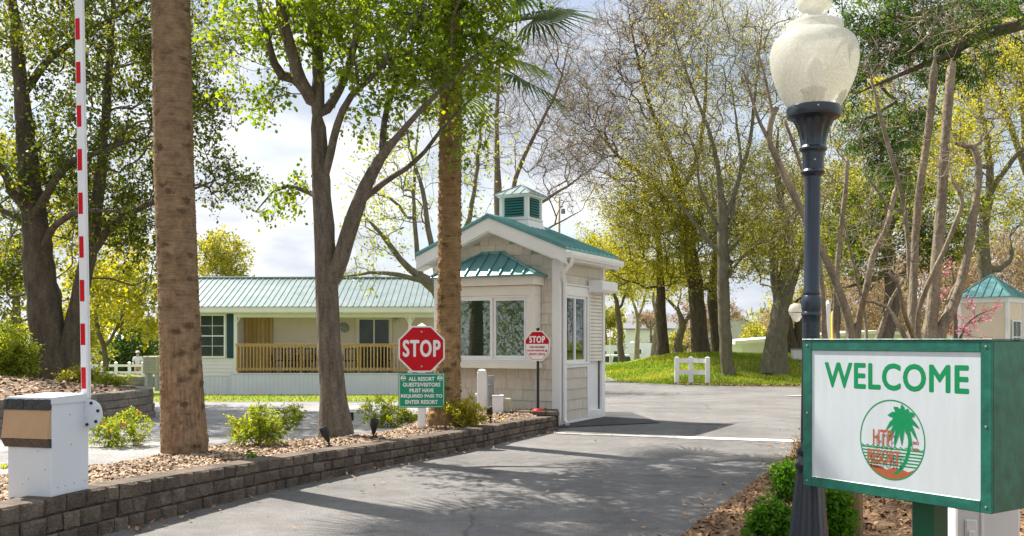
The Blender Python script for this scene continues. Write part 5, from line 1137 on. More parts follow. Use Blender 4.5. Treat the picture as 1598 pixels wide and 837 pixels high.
b = MB(); fluted(b, [(R_(14), lpz(690)), (R_(13.5), lpz(560)), (R_(13.5), lpz(505), .5), (R_(14), lpz(494)), (R_(15.5), lpz(492)), (R_(15.2), lpz(489)), (R_(14), lpz(487)), (R_(15), lpz(482)), (R_(15.8), lpz(474)), (R_(15), lpz(466)), (R_(12), lpz(461)), (R_(13), lpz(459)), (R_(13), lpz(456)), (R_(11.8), lpz(453)), (R_(12), lpz(276), 0), (R_(12.2), lpz(274))], 48, 12, .12)
autosmooth(b.build('shaft', M['navy'], lp), 40)
b = MB(); fluted(b, [(R_(12.2), lpz(276)), (R_(17), lpz(272)), (R_(18.5), lpz(269)), (R_(17), lpz(266)), (R_(16), lpz(265)), (R_(16.5), lpz(240)), (R_(17), lpz(238)), (R_(21), lpz(235)), (R_(21.5), lpz(232)), (R_(19), lpz(229)), (R_(19), lpz(226), 1), (R_(21), lpz(214), 1), (R_(25), lpz(200), 1), (R_(31), lpz(189), 1), (R_(33), lpz(187.5)), (R_(40), lpz(184)), (R_(41.5), lpz(180)), (R_(41.5), lpz(170)), (R_(40), lpz(168)), (R_(38), lpz(168)), (R_(20), lpz(169)), (0, lpz(169))], 48, 12, .1)
autosmooth(b.build('capital', M['navy'], lp), 40)
b = MB()
for zz, rr2 in ((lpz(174), R_(41.5)), (lpz(252), R_(16.7))):
    for a in (R(-98), R(22), R(142)): st = len(b.v); b.lathe([(.006, 0), (.005, .004), (0, .005)], 8, caps=False); b.xf(Matrix.Rotation(a, 4, 'Z') @ Matrix.Translation((rr2, 0, zz)) @ Matrix.Rotation(R(90), 4, 'Y'), st)
b.build('screw', M['steel'], lp)
gx = [(38.5, 169), (44, 161), (50, 150), (57, 135), (63, 118), (66.5, 102), (67.5, 90), (66, 76), (61, 64), (53, 56), (45, 52), (43, 50), (43.5, 42), (42, 38), (33, 35), (26, 33), (20, 28), (18.5, 22), (20, 17), (25, 12), (26.5, 6), (26, 0), (24.5, -4), (16, -8), (9, -12), (5, -22), (0, -26)]
outer = [(R_(a), lpz(c_)) for a, c_ in gx]; inner = [(max(0, r_-.006), z_-(.003 if i > 10 else -.0)) for i, (r_, z_) in enumerate(outer)][::-1]
b = MB(); b.lathe([(r_, z_) for r_, z_ in outer], 48, caps=False); b.build('globe', M['globe'], lp, True)
b = MB(); b.lathe([(.055, lpz(168)), (.06, lpz(150)), (.075, lpz(140)), (.05, lpz(138)), (.02, lpz(136)), (0, lpz(136))], 20, caps=False); b.build('socket', M['black'], lp, True)
b = MB(); b.lathe([(.02, lpz(136)), (.035, lpz(125)), (.05, lpz(112)), (.045, lpz(100)), (.02, lpz(90)), (0, lpz(88))], 20, caps=False); b.build('bulb', M['farwhite'], lp, True)
# ------------------------------------------------------------------ welcome sign
A = np.array([1.568, 5.18]); B = np.array([2.147, 4.30]); u_ = B-A; SW = float(np.linalg.norm(u_)); SH = .780; TH = .36
rs = math.atan2(u_[1], u_[0])
ws = thing('welcome_sign', 'green framed white welcome sign with a palm emblem on a green post', 'sign', (A[0], A[1], 0), rs)
ZT = H+.0; ZB = ZT-SH
b = MB(); b.bbox(0, SW, .012, TH, ZB+.0, ZT-.001, .006); cab = b.build('sign_box', M['green'], ws)
b = MB(); fwid = .055
b.bbox(0, fwid, -.0, .011, ZB, ZT, .003); b.bbox(SW-fwid+.0, SW, -.0, .011, ZB, ZT, .003); b.bbox(fwid, SW-fwid, -.0, .011, ZB, ZB+fwid, .003); b.bbox(fwid, SW-fwid, 0, .011, ZT-fwid, ZT, .003)
b.bbox(-.004, SW+.004, -.004, TH+.004, ZT+.0005, ZT+.006, .002)
b.build('frame', M['green'], ws)
b = MB(); flat(b, [(fwid, ZB+fwid), (SW-fwid, ZB+fwid), (SW-fwid, ZT-fwid), (fwid, ZT-fwid)], .006); face = b.build('face', M['signwhite'], ws)
def s2l(px, py):
    """photo pixel -> point on the sign face"""
    # solve A + s*u for px
    dx, dy = u_/SW; rt = (px-CX)/F; s = (rt*A[1]-A[0])/(dx-rt*dy); Y = A[1]+s*dy; return s, H-(py-HY)*Y/F
x0, z0 = s2l(1286, 587); x1, z1 = s2l(1511, 592); hL = s2l(1300, 565)[1]-s2l(1300, 606)[1]
tw = fit('WELCOME', x1-x0-.008, .126, .0048, 1.08); b = MB(); cxt = (x0+x1)/2; zt_ = (s2l(1300, 586)[1]+s2l(1500, 592)[1])/2; put(b, tw, cxt, .0050, zt_); b.build('lettering', M['letter'], face)
cx_, _ = s2l(1341, 690); cx2, _ = s2l(1443, 690); ox = (cx_+cx2)/2; rx = (cx2-cx_)/2; Yc = A[1]+ox*u_[1]/SW; rz_ = 63*Yc/F; oz = H-(687-HY)*Yc/F
def EL(a, k_=1.0): return (ox+rx*k_*math.cos(a), oz+rz_*k_*math.sin(a))
b = MB(); n = 64
for i in range(n): a, c_ = 2*math.pi*i/n, 2*math.pi*(i+1)/n; flat(b, [EL(a, .965), EL(c_, .965), EL(c_), EL(a)][::-1], .0048)
b.build('emblem_ring', M['letter'], face)
def chord(t, k_=.965): return rx*k_*math.sqrt(max(0, 1-(t/k_)**2))
b = MB()
for i, t in enumerate((-.22, -.30, -.38, -.46, -.54, -.62)):
    c_ = chord(t); z_ = oz+rz_*t; th = .0035; flat(b, [(ox-c_, z_-th), (ox+c_, z_-th), (ox+c_, z_+th), (ox-c_, z_+th)], .0051)
c_ = chord(-.2); nw = 11
for i in range(nw): xa = ox-c_+2*c_*i/nw; xb = xa+2*c_/nw; flat(b, [(xa, oz-rz_*.18), ((xa+xb)/2, oz-rz_*.215), (xb, oz-rz_*.18), (xb, oz-rz_*.155), ((xa+xb)/2+.004, oz-rz_*.20), (xa, oz-rz_*.145)][::-1], .0052)
b.build('waves', M['letter'], face)
b = MB(); pts = []
for i in range(17): a = R(180+42+96*i/16); pts.append(EL(a, .965))
top = [(ox+chord(-.66)*q, oz+rz_*(-.70+.05*math.sin(q*7))) for q in (.95, .7, .4, .1, -.2, -.5, -.8, -.98)]
flat(b, pts+top, .0049); b.build('sand', M['brown'], face)
b = MB(); tr = [(.10, -.84, .06), (.28, -.68, .055), (.42, -.48, .05), (.50, -.26, .042), (.535, -.05, .038), (.53, .15, .034), (.48, .36, .03)]
L1 = [(ox+rx*(a-w_), oz+rz_*c_) for a, c_, w_ in tr]; R1 = [(ox+rx*(a+w_*1.25), oz+rz_*c_) for a, c_, w_ in tr]
for i in range(len(tr)-1): flat(b, [L1[i], R1[i], R1[i+1], L1[i+1]], .0045)
b.build('palm_trunk_mark', M['letter'], face)
b = MB(); hc = (.34, .55)
def frond_mark(ang, ln, drop, w_, off):
    pts_a, pts_b = [], []; dx, dz = math.cos(R(ang)), math.sin(R(ang))
    for i in range(9):
        t = i/8; x_ = hc[0]+dx*ln*t; z_ = hc[1]+dz*ln*t-drop*t*t; ww_ = w_*math.sin(math.pi*min(1, .22+t*.78))**.7
        nx_, nz_ = -dz, dx; jag = (.82 if i % 2 else 1.1)
        pts_a.append((x_+nx_*ww_*.5, z_+nz_*ww_*.5)); pts_b.append((x_-nx_*ww_*jag*.7, z_-nz_*ww_*jag*.7))
    cl = lambda p: (lambda q: (ox+rx*q[0], oz+rz_*q[1]))(p if p[0]**2+p[1]**2 < .93 else (p[0]*.964/math.hypot(*p), p[1]*.964/math.hypot(*p)))
    for i in range(8): flat(b, [cl(p) for p in (pts_b[i], pts_b[i+1], pts_a[i+1], pts_a[i])], off)
for i, (an, ln_, dr, w_) in enumerate(((95, .36, .0, .15), (128, .46, .08, .16), (155, .52, .16, .17), (178, .54, .36, .16), (205, .50, .40, .15), (235, .46, .36, .14), (265, .42, .26, .13), (62, .36, .06, .14), (35, .46, .12, .15), (10, .50, .30, .15), (-15, .46, .42, .14), (-50, .44, .38, .13))): frond_mark(an, ln_, dr, w_, .0040-i*.00022)
flat(b, [(ox+rx*(hc[0]+.15*math.cos(2*math.pi*i/16)), oz+rz_*(hc[1]+.13*math.sin(2*math.pi*i/16))) for i in range(16)], .0010)
b.build('palm_mark', M['letter'], face)
b = MB(); put(b, fit('HTP', rx*.60, rz_*.38, .0014), ox-rx*.26, -.010, oz+rz_*.04); b.build('emblem_lettering', M['brown'], face); b = MB(); put(b, fit('RESORT', rx*1.0, rz_*.34, .0018), ox-rx*.23, -.010, oz-rz_*.44)
b.build('emblem_lettering', M['brown'], face); b = MB(); put(b, fit('SINCE', rx*.17, rz_*.07, .0006), ox+rx*.72, .0036, oz-rz_*.02); put(b, fit('1976', rx*.13, rz_*.07, .0006), ox+rx*.72, .0036, oz-rz_*.18)
b.build('emblem_lettering', M['brown'], face)
for ob_ in face.children:
    for v_ in ob_.data.vertices: v_.co.y = .006-(.006-v_.co.y)*.32
b = MB(); xs_, _ = s2l(1412, 790); b.bbox(xs_-.05, xs_+.07, .13, .25, -.1, ZB-.001, .004); b.build('post', M['greenpost'], ws)
b = MB()
for qx in (.028, SW-.028):
    for qz in (ZB+.028, ZB+SH/2, ZT-.028): st = len(b.v); b.lathe([(.006, 0), (.005, .0025), (0, .003)], 8, caps=False); b.xf(Matrix.Translation((qx, -.0005, qz)) @ Matrix.Rotation(R(90), 4, 'X'), st)
b.build('screw', M['steel'], ws)
# white pedestal and log under the sign
pz = thing('power_pedestal', 'white metal power pedestal partly hidden under the welcome sign', 'power pedestal', ((1534-CX)*5.4/F, 5.4, .08), R(-12)); b = MB(); b.bbox(-.165, .165, -.1, .1, -.1, .52, .01); b.build('cabinet', M['farwhite'], pz)
b = MB(); b.bbox(-.12, -.055, -.116, -.101, .0, .33, .008); b.bbox(-.105, -.07, -.130, -.117, .02, .27, .006); b.build('handle', M['pvc'], pz); b = MB(); b.bbox(-.04, -.022, -.112, -.101, -.1, .5, .004); b.build('seam', M['pvc'], pz)
lg = thing('wooden_post', 'short round weathered wooden post beside the lamp post base', 'post', ((1327-CX)*6.4/F, 6.4, .05)); b = MB(); rn = random.Random(4); fluted(b, [(.082, -.1, 1), (.080, .2, 1), (.078, .5, 1), (.07, .55, .5), (0, .56)], 40, 9, .12); b.v = [(x+rn.uniform(-.002, .002), y+rn.uniform(-.002, .002), z) for x, y, z in b.v]; b.build('log', M['logwood'], lg, True)
# ------------------------------------------------------------------ person
def person(px, Y, zf):
    t = thing('person', 'person in a pale shirt and khaki shorts standing behind the white rail fence', 'person', (far(px, Y), Y, zf), R(15))
    def skin(name, V, E, Rr, m, root=0, sub=2):
        me = bpy.data.meshes.new(name); me.from_pydata(V, E, []); o = bpy.data.objects.new(name, me); COL.objects.link(o)
        md = o.modifiers.new('s', 'SKIN'); lay = me.skin_vertices[0].data if me.skin_vertices else None
        if lay is None:
            bpy.context.view_layer.objects.active = o; lay = me.skin_vertices.new().data if hasattr(me.skin_vertices, 'new') else me.skin_vertices[0].data
        for i, r_ in enumerate(Rr): lay[i].radius = r_ if isinstance(r_, tuple) else (r_, r_); lay[i].use_root = (i == root)
        sb = o.modifiers.new('u', 'SUBSURF'); sb.levels = sub; bpy.context.view_layer.update()
        me2 = bpy.data.meshes.new_from_object(o.evaluated_get(bpy.context.evaluated_depsgraph_get())); bpy.data.objects.remove(o); me2.materials.clear(); me2.materials.append(m)
        me2.polygons.foreach_set('use_smooth', [True]*len(me2.polygons)); q = bpy.data.objects.new(name, me2); COL.objects.link(q); q.parent = t; return q
    V = [(0, 0, .95), (0, 0, 1.15), (0, 0, 1.38), (0, 0, 1.50), (0, -.02, 1.58), (0, -.02, 1.68),
         (.18, 0, 1.40), (.24, -.05, 1.12), (.20, -.28, 1.05), (-.18, 0, 1.40), (-.24, -.05, 1.12), (-.20, -.28, 1.05),
         (.09, 0, .88), (.10, -.01, .50), (.10, .02, .09), (.11, -.14, .04), (-.09, 0, .88), (-.11, .02, .50), (-.11, .05, .09), (-.12, -.10, .04), (.19, -.36, 1.06), (-.19, -.36, 1.06)]
    E = [(0, 1), (1, 2), (2, 3), (3, 4), (4, 5), (2, 6), (6, 7), (7, 8), (2, 9), (9, 10), (10, 11), (0, 12), (12, 13), (13, 14), (14, 15), (0, 16), (16, 17), (17, 18), (18, 19), (8, 20), (11, 21)]
    Rr = [(.15, .10), (.14, .10), (.16, .10), .055, .075, .085, .055, .042, .03, .055, .042, .03, .085, .058, .035, .035, .085, .058, .035, .035, .03, .03]
    skin('body', V, E, Rr, M['skin'])
    skin('shirt', [(0, 0, .93), (0, 0, 1.15), (0, 0, 1.37), (0, 0, 1.46), (.18, 0, 1.41), (.235, -.03, 1.20), (-.18, 0, 1.41), (-.235, -.03, 1.20)], [(0, 1), (1, 2), (2, 3), (2, 4), (4, 5), (2, 6), (6, 7)], [(.175, .125), (.165, .12), (.18, .12), .07, .075, .07, .075, .07], M['shirt'])
    skin('shorts', [(0, 0, .95), (.095, 0, .80), (.105, 0, .52), (-.095, 0, .80), (-.11, .01, .52)], [(0, 1), (1, 2), (0, 3), (3, 4)], [(.165, .12), .10, .085, .10, .085], M['khaki'])
    b = MB(); b.lathe([(.125, .0), (.12, .01), (.10, .015), (.095, .06), (.06, .09), (0, .10)], 18, caps=False); b.xf(Matrix.Translation((0, -.03, 1.70))); b.build('hat', M['farwhite'], t, True)
try: person(215, 53, -.98)
except Exception as ex: print('PERSON FAIL', ex)
# ------------------------------------------------------------------ palms
def palm_trunk(name, label, cxs, Y, seed, jag=.0, group='palm trees in the bark bed', step=.022, m=None, topz=6.4, ns=40):
    """cxs: list of (py, px_center, halfwidth_px)"""
    rr = np.random.default_rng(seed); k = Y/F
    base = P(cxs[0][1], cxs[0][0], Y); t = thing(name, label, 'palm tree', tuple(base), 0, group)
    zs = np.array([H-(c[0]-HY)*k for c in cxs]); xs = np.array([(c[1]-CX)*k for c in cxs]); rs_ = np.array([c[2]*k for c in cxs])
    n = int((topz-(zs[0]-.1))/step); zz = np.linspace(zs[0]-.1, topz, n); x = np.interp(zz, zs, xs); r_ = np.interp(zz, zs, rs_)
    a = np.arange(ns)/ns*2*np.pi
    ph = zz/.07; ring = (ph % 1.0); rad = r_[:, None]*(1+.018*ring[:, None]*(.5+.0*a)+rr.normal(0, .014, (n, ns)))
    knots = rr.uniform(0, 1, (60, 2)); 
    for kz, ka in knots:
        z0 = zz[0]+kz*(topz-zz[0]); d2 = ((zz[:, None]-z0)/.04)**2+((np.angle(np.exp(1j*(a[None]-ka*6.283))))/.16)**2; rad += r_[:, None]*.06*np.exp(-d2)
    if jag: rad += jag*r_[:, None]*(rr.uniform(0, 1, (n, ns)) > .86)*rr.uniform(.3, 1, (n, ns))
    V = np.stack([x[:, None]+rad*np.cos(a), Y+0*x[:, None]+rad*np.sin(a), np.repeat(zz[:, None], ns, 1)], -1)-base
    i = (np.arange(n-1)*ns)[:, None]; c = np.arange(ns)[None]; c2 = (c+1) % ns
    Q = np.stack([i+c, i+c2, i+ns+c2, i+ns+c], -1).reshape(-1, 4)
    np_mesh('trunk', V.reshape(-1, 3), Q, m, t, smooth=True); return t, base, np.array([x[-1], Y, topz])
def palmbark(name, c, c2, ringscale=60):
    m, nt, b = newmat(name); n = nt.nodes; l = nt.links; t = n.new('ShaderNodeTexCoord')
    wm = n.new('ShaderNodeMapping'); wm.inputs['Scale'].default_value = (1.6, 1.6, 22); l.new(t.outputs['Object'], wm.inputs[0])
    w = n.new('ShaderNodeTexNoise'); w.inputs['Scale'].default_value = 3.2; w.inputs['Detail'].default_value = 7; w.inputs['Roughness'].default_value = .7; w.inputs['Distortion'].default_value = .4
    q = n.new('ShaderNodeTexNoise'); q.inputs['Scale'].default_value = 9; q.inputs['Detail'].default_value = 8; q.inputs['Roughness'].default_value = .7
    mpz = n.new('ShaderNodeMapping'); mpz.inputs['Scale'].default_value = (7, 7, .7); f = n.new('ShaderNodeTexNoise'); f.inputs['Scale'].default_value = 6; f.inputs['Detail'].default_value = 5
    l.new(wm.outputs[0], w.inputs[0]); l.new(t.outputs['Object'], q.inputs[0]); l.new(t.outputs['Object'], mpz.inputs[0]); l.new(mpz.outputs[0], f.inputs[0])
    sx = n.new('ShaderNodeSeparateXYZ'); l.new(t.outputs['Object'], sx.inputs[0]); mr = n.new('ShaderNodeMapRange'); mr.inputs[1].default_value = .6; mr.inputs[2].default_value = 1.6; l.new(sx.outputs[2], mr.inputs[0])
    mw = n.new('ShaderNodeMixRGB'); l.new(mr.outputs[0], mw.inputs[0]); l.new(f.outputs['Fac'], mw.inputs[1]); l.new(w.outputs['Fac'], mw.inputs[2])
    mm = n.new('ShaderNodeMixRGB'); mm.inputs[0].default_value = .55; l.new(mw.outputs[0], mm.inputs[1]); l.new(q.outputs['Fac'], mm.inputs[2])
    vo = n.new('ShaderNodeTexVoronoi'); vo.inputs['Scale'].default_value = 5.0; vm_ = n.new('ShaderNodeMapping'); vm_.inputs['Scale'].default_value = (1, 1, 1.9); dn_ = n.new('ShaderNodeMixRGB'); dn_.inputs[0].default_value = .16; l.new(t.outputs['Object'], dn_.inputs[1]); l.new(q.outputs['Color'], dn_.inputs[2]); l.new(dn_.outputs[0], vm_.inputs[0]); l.new(vm_.outputs[0], vo.inputs['Vector'])
    vr = n.new('ShaderNodeMapRange'); vr.inputs[1].default_value = .06; vr.inputs[2].default_value = .30; vr.inputs[3].default_value = -.20; vr.inputs[4].default_value = 0; l.new(vo.outputs['Distance'], vr.inputs[0])
    va_ = n.new('ShaderNodeMath'); va_.operation = 'ADD'; l.new(vr.outputs[0], va_.inputs[1]); l.new(mm.outputs[0], va_.inputs[0])
    r = n.new('ShaderNodeValToRGB'); e = r.color_ramp.elements; e[0].position = .36; e[0].color = (*c2, 1); e[1].position = .60; e[1].color = (*c, 1); l.new(va_.outputs[0], r.inputs[0])
    l.new(r.outputs[0], b.inputs['Base Color']); b.inputs['Roughness'].default_value = .9; b.inputs['Specular IOR Level'].default_value = .15
    bb = n.new('ShaderNodeBump'); bb.inputs['Strength'].default_value = 1; bb.inputs['Distance'].default_value = .035; l.new(va_.outputs[0], bb.inputs['Height']); l.new(bb.outputs[0], b.inputs['Normal']); return m
PB1 = palmbark('left palm bark', (.33, .225, .135), (.115, .075, .045)); PB2 = palmbark('rough palm bark', (.36, .23, .11), (.14, .085, .042))
def fan(V, Q, T, o, d, rr, stem=.9, rad=.8, nseg=34, droop=.25):
    o = np.array(o); d = np.array(d)/np.linalg.norm(d); sd = np.cross(d, [0, 0, 1]); sd = sd/max(1e-6, np.linalg.norm(sd)); up = np.cross(sd, d)
    hub = o+d*stem-np.array([0, 0, .12*stem])
    def quad(a, b_, c, e, tone): k = len(V); V.extend([a, b_, c, e]); Q.append((k, k+1, k+2, k+3)); T.extend([tone]*4)
    w = .018; quad(o-sd*w, o+sd*w, hub+sd*w*.5, hub-sd*w*.5, .7); quad(o-up*w, o+up*w, hub+up*w*.5, hub-up*w*.5, .7)
    tw = rr.uniform(-.4, .4); sd2 = sd*math.cos(tw)+up*math.sin(tw); tone = rr.uniform(0, 1)
    for i in range(nseg):
        a = (i/(nseg-1)-.5)*R(250); v = d*math.cos(a)+sd2*math.sin(a); ln = rad*(1-.25*(abs(a)/R(125))**2)*rr.uniform(.9, 1.08)
        wd = .022; pr = np.cross(v, up); pr = pr/max(1e-6, np.linalg.norm(pr)); m1 = hub+v*ln*.55-np.array([0, 0, droop*.12*ln]); e = hub+v*ln-np.array([0, 0, droop*ln*rr.uniform(.6, 1.4)])
        quad(hub-pr*.004, hub+pr*.004, m1+pr*wd, m1-pr*wd, tone); quad(m1-pr*wd, m1+pr*wd, e+pr*.002, e-pr*.002, tone)
def palm_crown(t, base, top, seed, n=38, stem=1.0, rad=.85, drop=135):
    rr = np.random.default_rng(seed); V, Q, T = [], [], []; c = top-base
    for i in range(n):
        az = i*2.39996+rr.normal(0, .15); el = R(80)-R(drop)*(i/n)**.8; d = np.array([math.cos(az)*math.cos(el), math.sin(az)*math.cos(el), math.sin(el)]); fan(V, Q, T, c+np.array([0, 0, -.3*(i/n)]), d, rr, stem*rr.uniform(.8, 1.15), rad*rr.uniform(.85, 1.1))
    np_mesh('crown', np.array(V), np.array(Q), L['palm'], t, tone=np.array(T))
t, b0, tp = palm_trunk('palm_tree', 'thick straight palm trunk nearest the barrier, left in the bark bed', [(690, 288, 35), (675, 287, 34.5), (640, 285, 33), (560, 282, 31), (420, 277, 30), (250, 271, 29.5), (0, 266.5, 28.5), (-300, 262, 28)], 9.9, 1, jag=.028, m=PB1, topz=7.6, step=.014, ns=72)
palm_crown(t, b0, tp, 5, 40, 1.1, .95)
V, Q, T = [], [], []
t, b0, tp = palm_trunk('palm_tree', 'rough barked palm trunk behind the large stop sign', [(652, 694, 28), (640, 695, 25), (600, 698, 20), (540, 700, 18.5), (420, 701, 17.5), (200, 703, 17), (0, 704, 17), (-100, 705, 17)], 13.2, 2, jag=.16, m=PB2, topz=5.85, step=.02, ns=44)
palm_crown(t, b0, tp, 11, 22, 1.05, .9, drop=108)
# ------------------------------------------------------------------ trees
Yc = 11.9
make_tree('forked_tree', 'grey barked forked tree with bright green leaves between the palms', 'tree', None,
    [LB(Yc, (523, 665, 25), (519, 610, 20), (514, 540, 18.5), (511, 470, 18), (508, 400, 17.5), (504, 330, 16.5), (500, 260, 15.5), (497, 200, 15), (494, 165, 14.5)),
     LB(Yc, (517, 440, 14), (532, 405, 13, -.1), (548, 350, 12.5, -.15), (570, 292, 10.5, -.2), (592, 250, 8.5, -.3), (622, 212, 5.5, -.4), (668, 160, 4, -.5), (722, 110, 3, -.6), (775, 60, 2, -.5)),
     LB(Yc, (494, 170, 12), (478, 140, 10, .1), (458, 122, 9, .2), (440, 118, 8, .2), (428, 100, 6.5), (418, 60, 5.5), (405, 10, 4.5), (390, -60, 3)),
     LB(Yc, (492, 165, 11), (470, 125, 9.5, -.2), (452, 70, 9, -.3), (438, 10, 8, -.3), (425, -80, 5)),
     LB(Yc, (496, 180, 11), (497, 120, 9.5), (495, 60, 8, .2), (492, 0, 7, .3), (488, -90, 4)),
     LB(Yc, (503, 180, 8), (530, 140, 6.5, .1), (548, 90, 5.5, .2), (558, 30, 4.5, .2), (570, -60, 3)),
     LB(Yc, (502, 290, 7), (516, 240, 6.5, -.1), (526, 195, 6, -.2), (548, 150, 5, -.3), (590, 110, 4.5, -.4), (640, 40, 3.5, -.5), (680, -50, 2.5)),
     LB(Yc, (540, 370, 8), (560, 320, 6.5, .3), (600, 285, 5, .4), (650, 250, 4, .4), (700, 190, 3, .4), (760, 130, 2.2, .4)),
     LB(Yc, (596, 245, 6), (600, 190, 5, .2), (620, 120, 4, .3), (650, 50, 3.2, .3), (670, -60, 2)),
     LB(Yc, (503, 310, 5), (480, 300, 4, .3), (450, 290, 3, .4), (425, 300, 2.2, .4), (400, 330, 1.5, .3))],
    [PB(470, 30, Yc-.2, 120, 60, 1.2, 60), PB(600, 40, Yc-.3, 150, 90, 1.3, 150), PB(640, 110, Yc-.5, 110, 60, 1.0, 50), PB(735, 50, Yc, 80, 80, 1.2, 60), PB(690, 120, Yc, 90, 60, 1.0, 36), PB(730, 215, Yc, 45, 45, .6, 14), PB(765, 115, Yc, 45, 50, .8, 18), PB(430, 40, Yc, 85, 60, 1.1, 40), PB(370, 60, Yc+.3, 40, 60, .8, 16), PB(395, 165, Yc+.4, 35, 22, .5, 8), PB(430, 150, Yc, 28, 20, .4, 6), PB(455, 300, Yc+.3, 45, 22, .4, 9), PB(425, 335, Yc+.3, 30, 15, .3, 5), PB(530, -70, Yc, 220, 70, 2.6, 190), PB(720, -80, Yc, 170, 80, 2.5, 150), PB(600, -190, Yc+.5, 240, 80, 2.8, 190), PB(520, 60, Yc, 60, 60, .8, 22), PB(600, 170, Yc, 60, 50, .6, 10), PB(590, 130, Yc, 60, 60, .6, 14)],
    M['bark'], L['green'], 21, tip=.004, step=.16, twigs=3, twl=.27, nleaf=8, lsize=.06, aspect=.75, alpha=.25, jit=.02, droop=.35, base_flare=.12, twigr=.0022, rough=.035)
# big oak on the island
Yo = 20.0
make_tree('oak_tree', 'massive dark oak with several trunks on the raised bed at far left', 'tree', None,
    [LB(Yo, (82, 583, 34), (78, 540, 27), (70, 480, 26), (62, 420, 23), (52, 340, 19), (42, 250, 16), (33, 150, 13), (24, 40, 10), (15, -80, 7)),
     LB(Yo, (100, 575, 20), (112, 530, 16), (122, 470, 14), (138, 400, 12), (150, 330, 10), (160, 240, 8.5), (168, 140, 7), (176, 20, 5), (180, -60, 4)),
     LB(Yo, (45, 330, 8), (20, 300, 7, -.4), (0, 260, 6, -.6), (-30, 230, 5, -.8)), LB(Yo, (50, 345, 7), (75, 300, 6, -.5), (110, 255, 5, -.8), (160, 235, 4, -1), (220, 215, 3, -1.2)),
     LB(Yo, (55, 370, 7), (30, 340, 6, .3), (5, 330, 5, .3), (-40, 300, 4)), LB(Yo, (140, 400, 7), (180, 350, 5.5, -.3), (230, 320, 4.5, -.5), (290, 300, 3.5, -.6), (340, 280, 2.5, -.6)),
     LB(Yo, (58, 400, 6), (90, 350, 5, -.6), (130, 330, 4, -1.), (200, 330, 3, -1.3)), LB(Yo, (33, 150, 7), (80, 90, 5.5), (140, 50, 4.5), (210, 10, 3.5), (270, -40, 2.5))],
    [PB(60, 60, Yo, 140, 110, 3, 130), PB(190, 60, Yo, 110, 110, 3, 140), PB(180, 230, Yo+.4, 100, 90, 2.4, 130), PB(290, 60, Yo+.5, 60, 100, 2, 60), PB(320, 180, Yo, 40, 50, 1.5, 26), PB(30, 250, Yo+.4, 70, 110, 2.2, 80), PB(200, 350, Yo+.5, 80, 55, 1.8, 70), PB(120, 320, Yo+.6, 70, 80, 1.8, 60), PB(20, 420, Yo+1, 50, 80, 1.6, 60), PB(350, 285, Yo+.6, 45, 50, 1.2, 34), PB(230, 430, Yo+1, 45, 30, 1.2, 12), PB(100, -80, Yo, 200, 80, 3, 90), PB(345, 60, Yo, 40, 60, 1.4, 14), PB(250, 130, Yo, 60, 90, 2, 50)],
    M['barkdark'], L['oak'], 31, tip=.007, step=.3, twigs=5, twl=.48, nleaf=7, lsize=.09, aspect=.6, alpha=.25, jit=.06, base_flare=.18, clump=.55)
# yellow green tree below / behind the oak
make_tree('young_tree', 'sunlit yellow green tree behind the barrier arm and the big oak', 'tree', 'sunlit trees behind the oak', [LB(38, (165, 575, 4.5), (163, 540, 4), (150, 500, 3.5), (160, 450, 3)), LB(38, (163, 545, 3), (180, 515, 2.5), (200, 480, 2))],
    [PB(190, 450, 38, 65, 45, 3, 60), PB(140, 440, 38, 40, 50, 3, 40), PB(225, 490, 37, 28, 35, 2, 30), PB(150, 370, 39, 80, 40, 3, 40)], M['bark'], L['yellow'], 33, tip=.012, step=.5, twigs=4, twl=.7, nleaf=9, lsize=.17)
make_tree('young_tree', 'bright green leafy tree behind the left side of the big oak', 'tree', 'sunlit trees behind the oak', [LB(32, (20, 560, 8), (25, 480, 6), (20, 400, 4))], [PB(10, 440, 32, 60, 90, 2.5, 70), PB(60, 300, 34, 90, 120, 3, 60), PB(120, 470, 34, 40, 60, 2, 30)], M['bark'], L['olive'], 34, tip=.012, step=.5, twigs=4, twl=.6, nleaf=9, lsize=.15)
make_tree('small_oak', 'small crooked forked tree in front of the white cottage at far left', 'tree', None, [LB(72, (163, 582, 4.5), (160, 555, 4), (155, 530, 3.5), (162, 510, 2.5), (180, 490, 2)), LB(72, (163, 560, 3.5), (178, 538, 3), (190, 515, 2.5), (192, 495, 2))], [PB(175, 490, 72, 40, 22, 2.5, 40)], M['bark'], L['olive'], 35, tip=.02, step=.5, twigs=4, twl=.7, nleaf=8, lsize=.22)
make_tree('round_tree', 'rounded yellowish tree showing above the left end of the bungalow roof', 'tree', None, [LB(58, (350, 575, 5), (350, 500, 4), (348, 430, 3))], [PB(346, 402, 58, 44, 38, 2.2, 150), PB(350, 430, 58, 36, 28, 2, 50)], M['bark'], L['olive'], 36, tip=.012, step=.5, twigs=5, twl=.7, nleaf=6, lsize=.16)
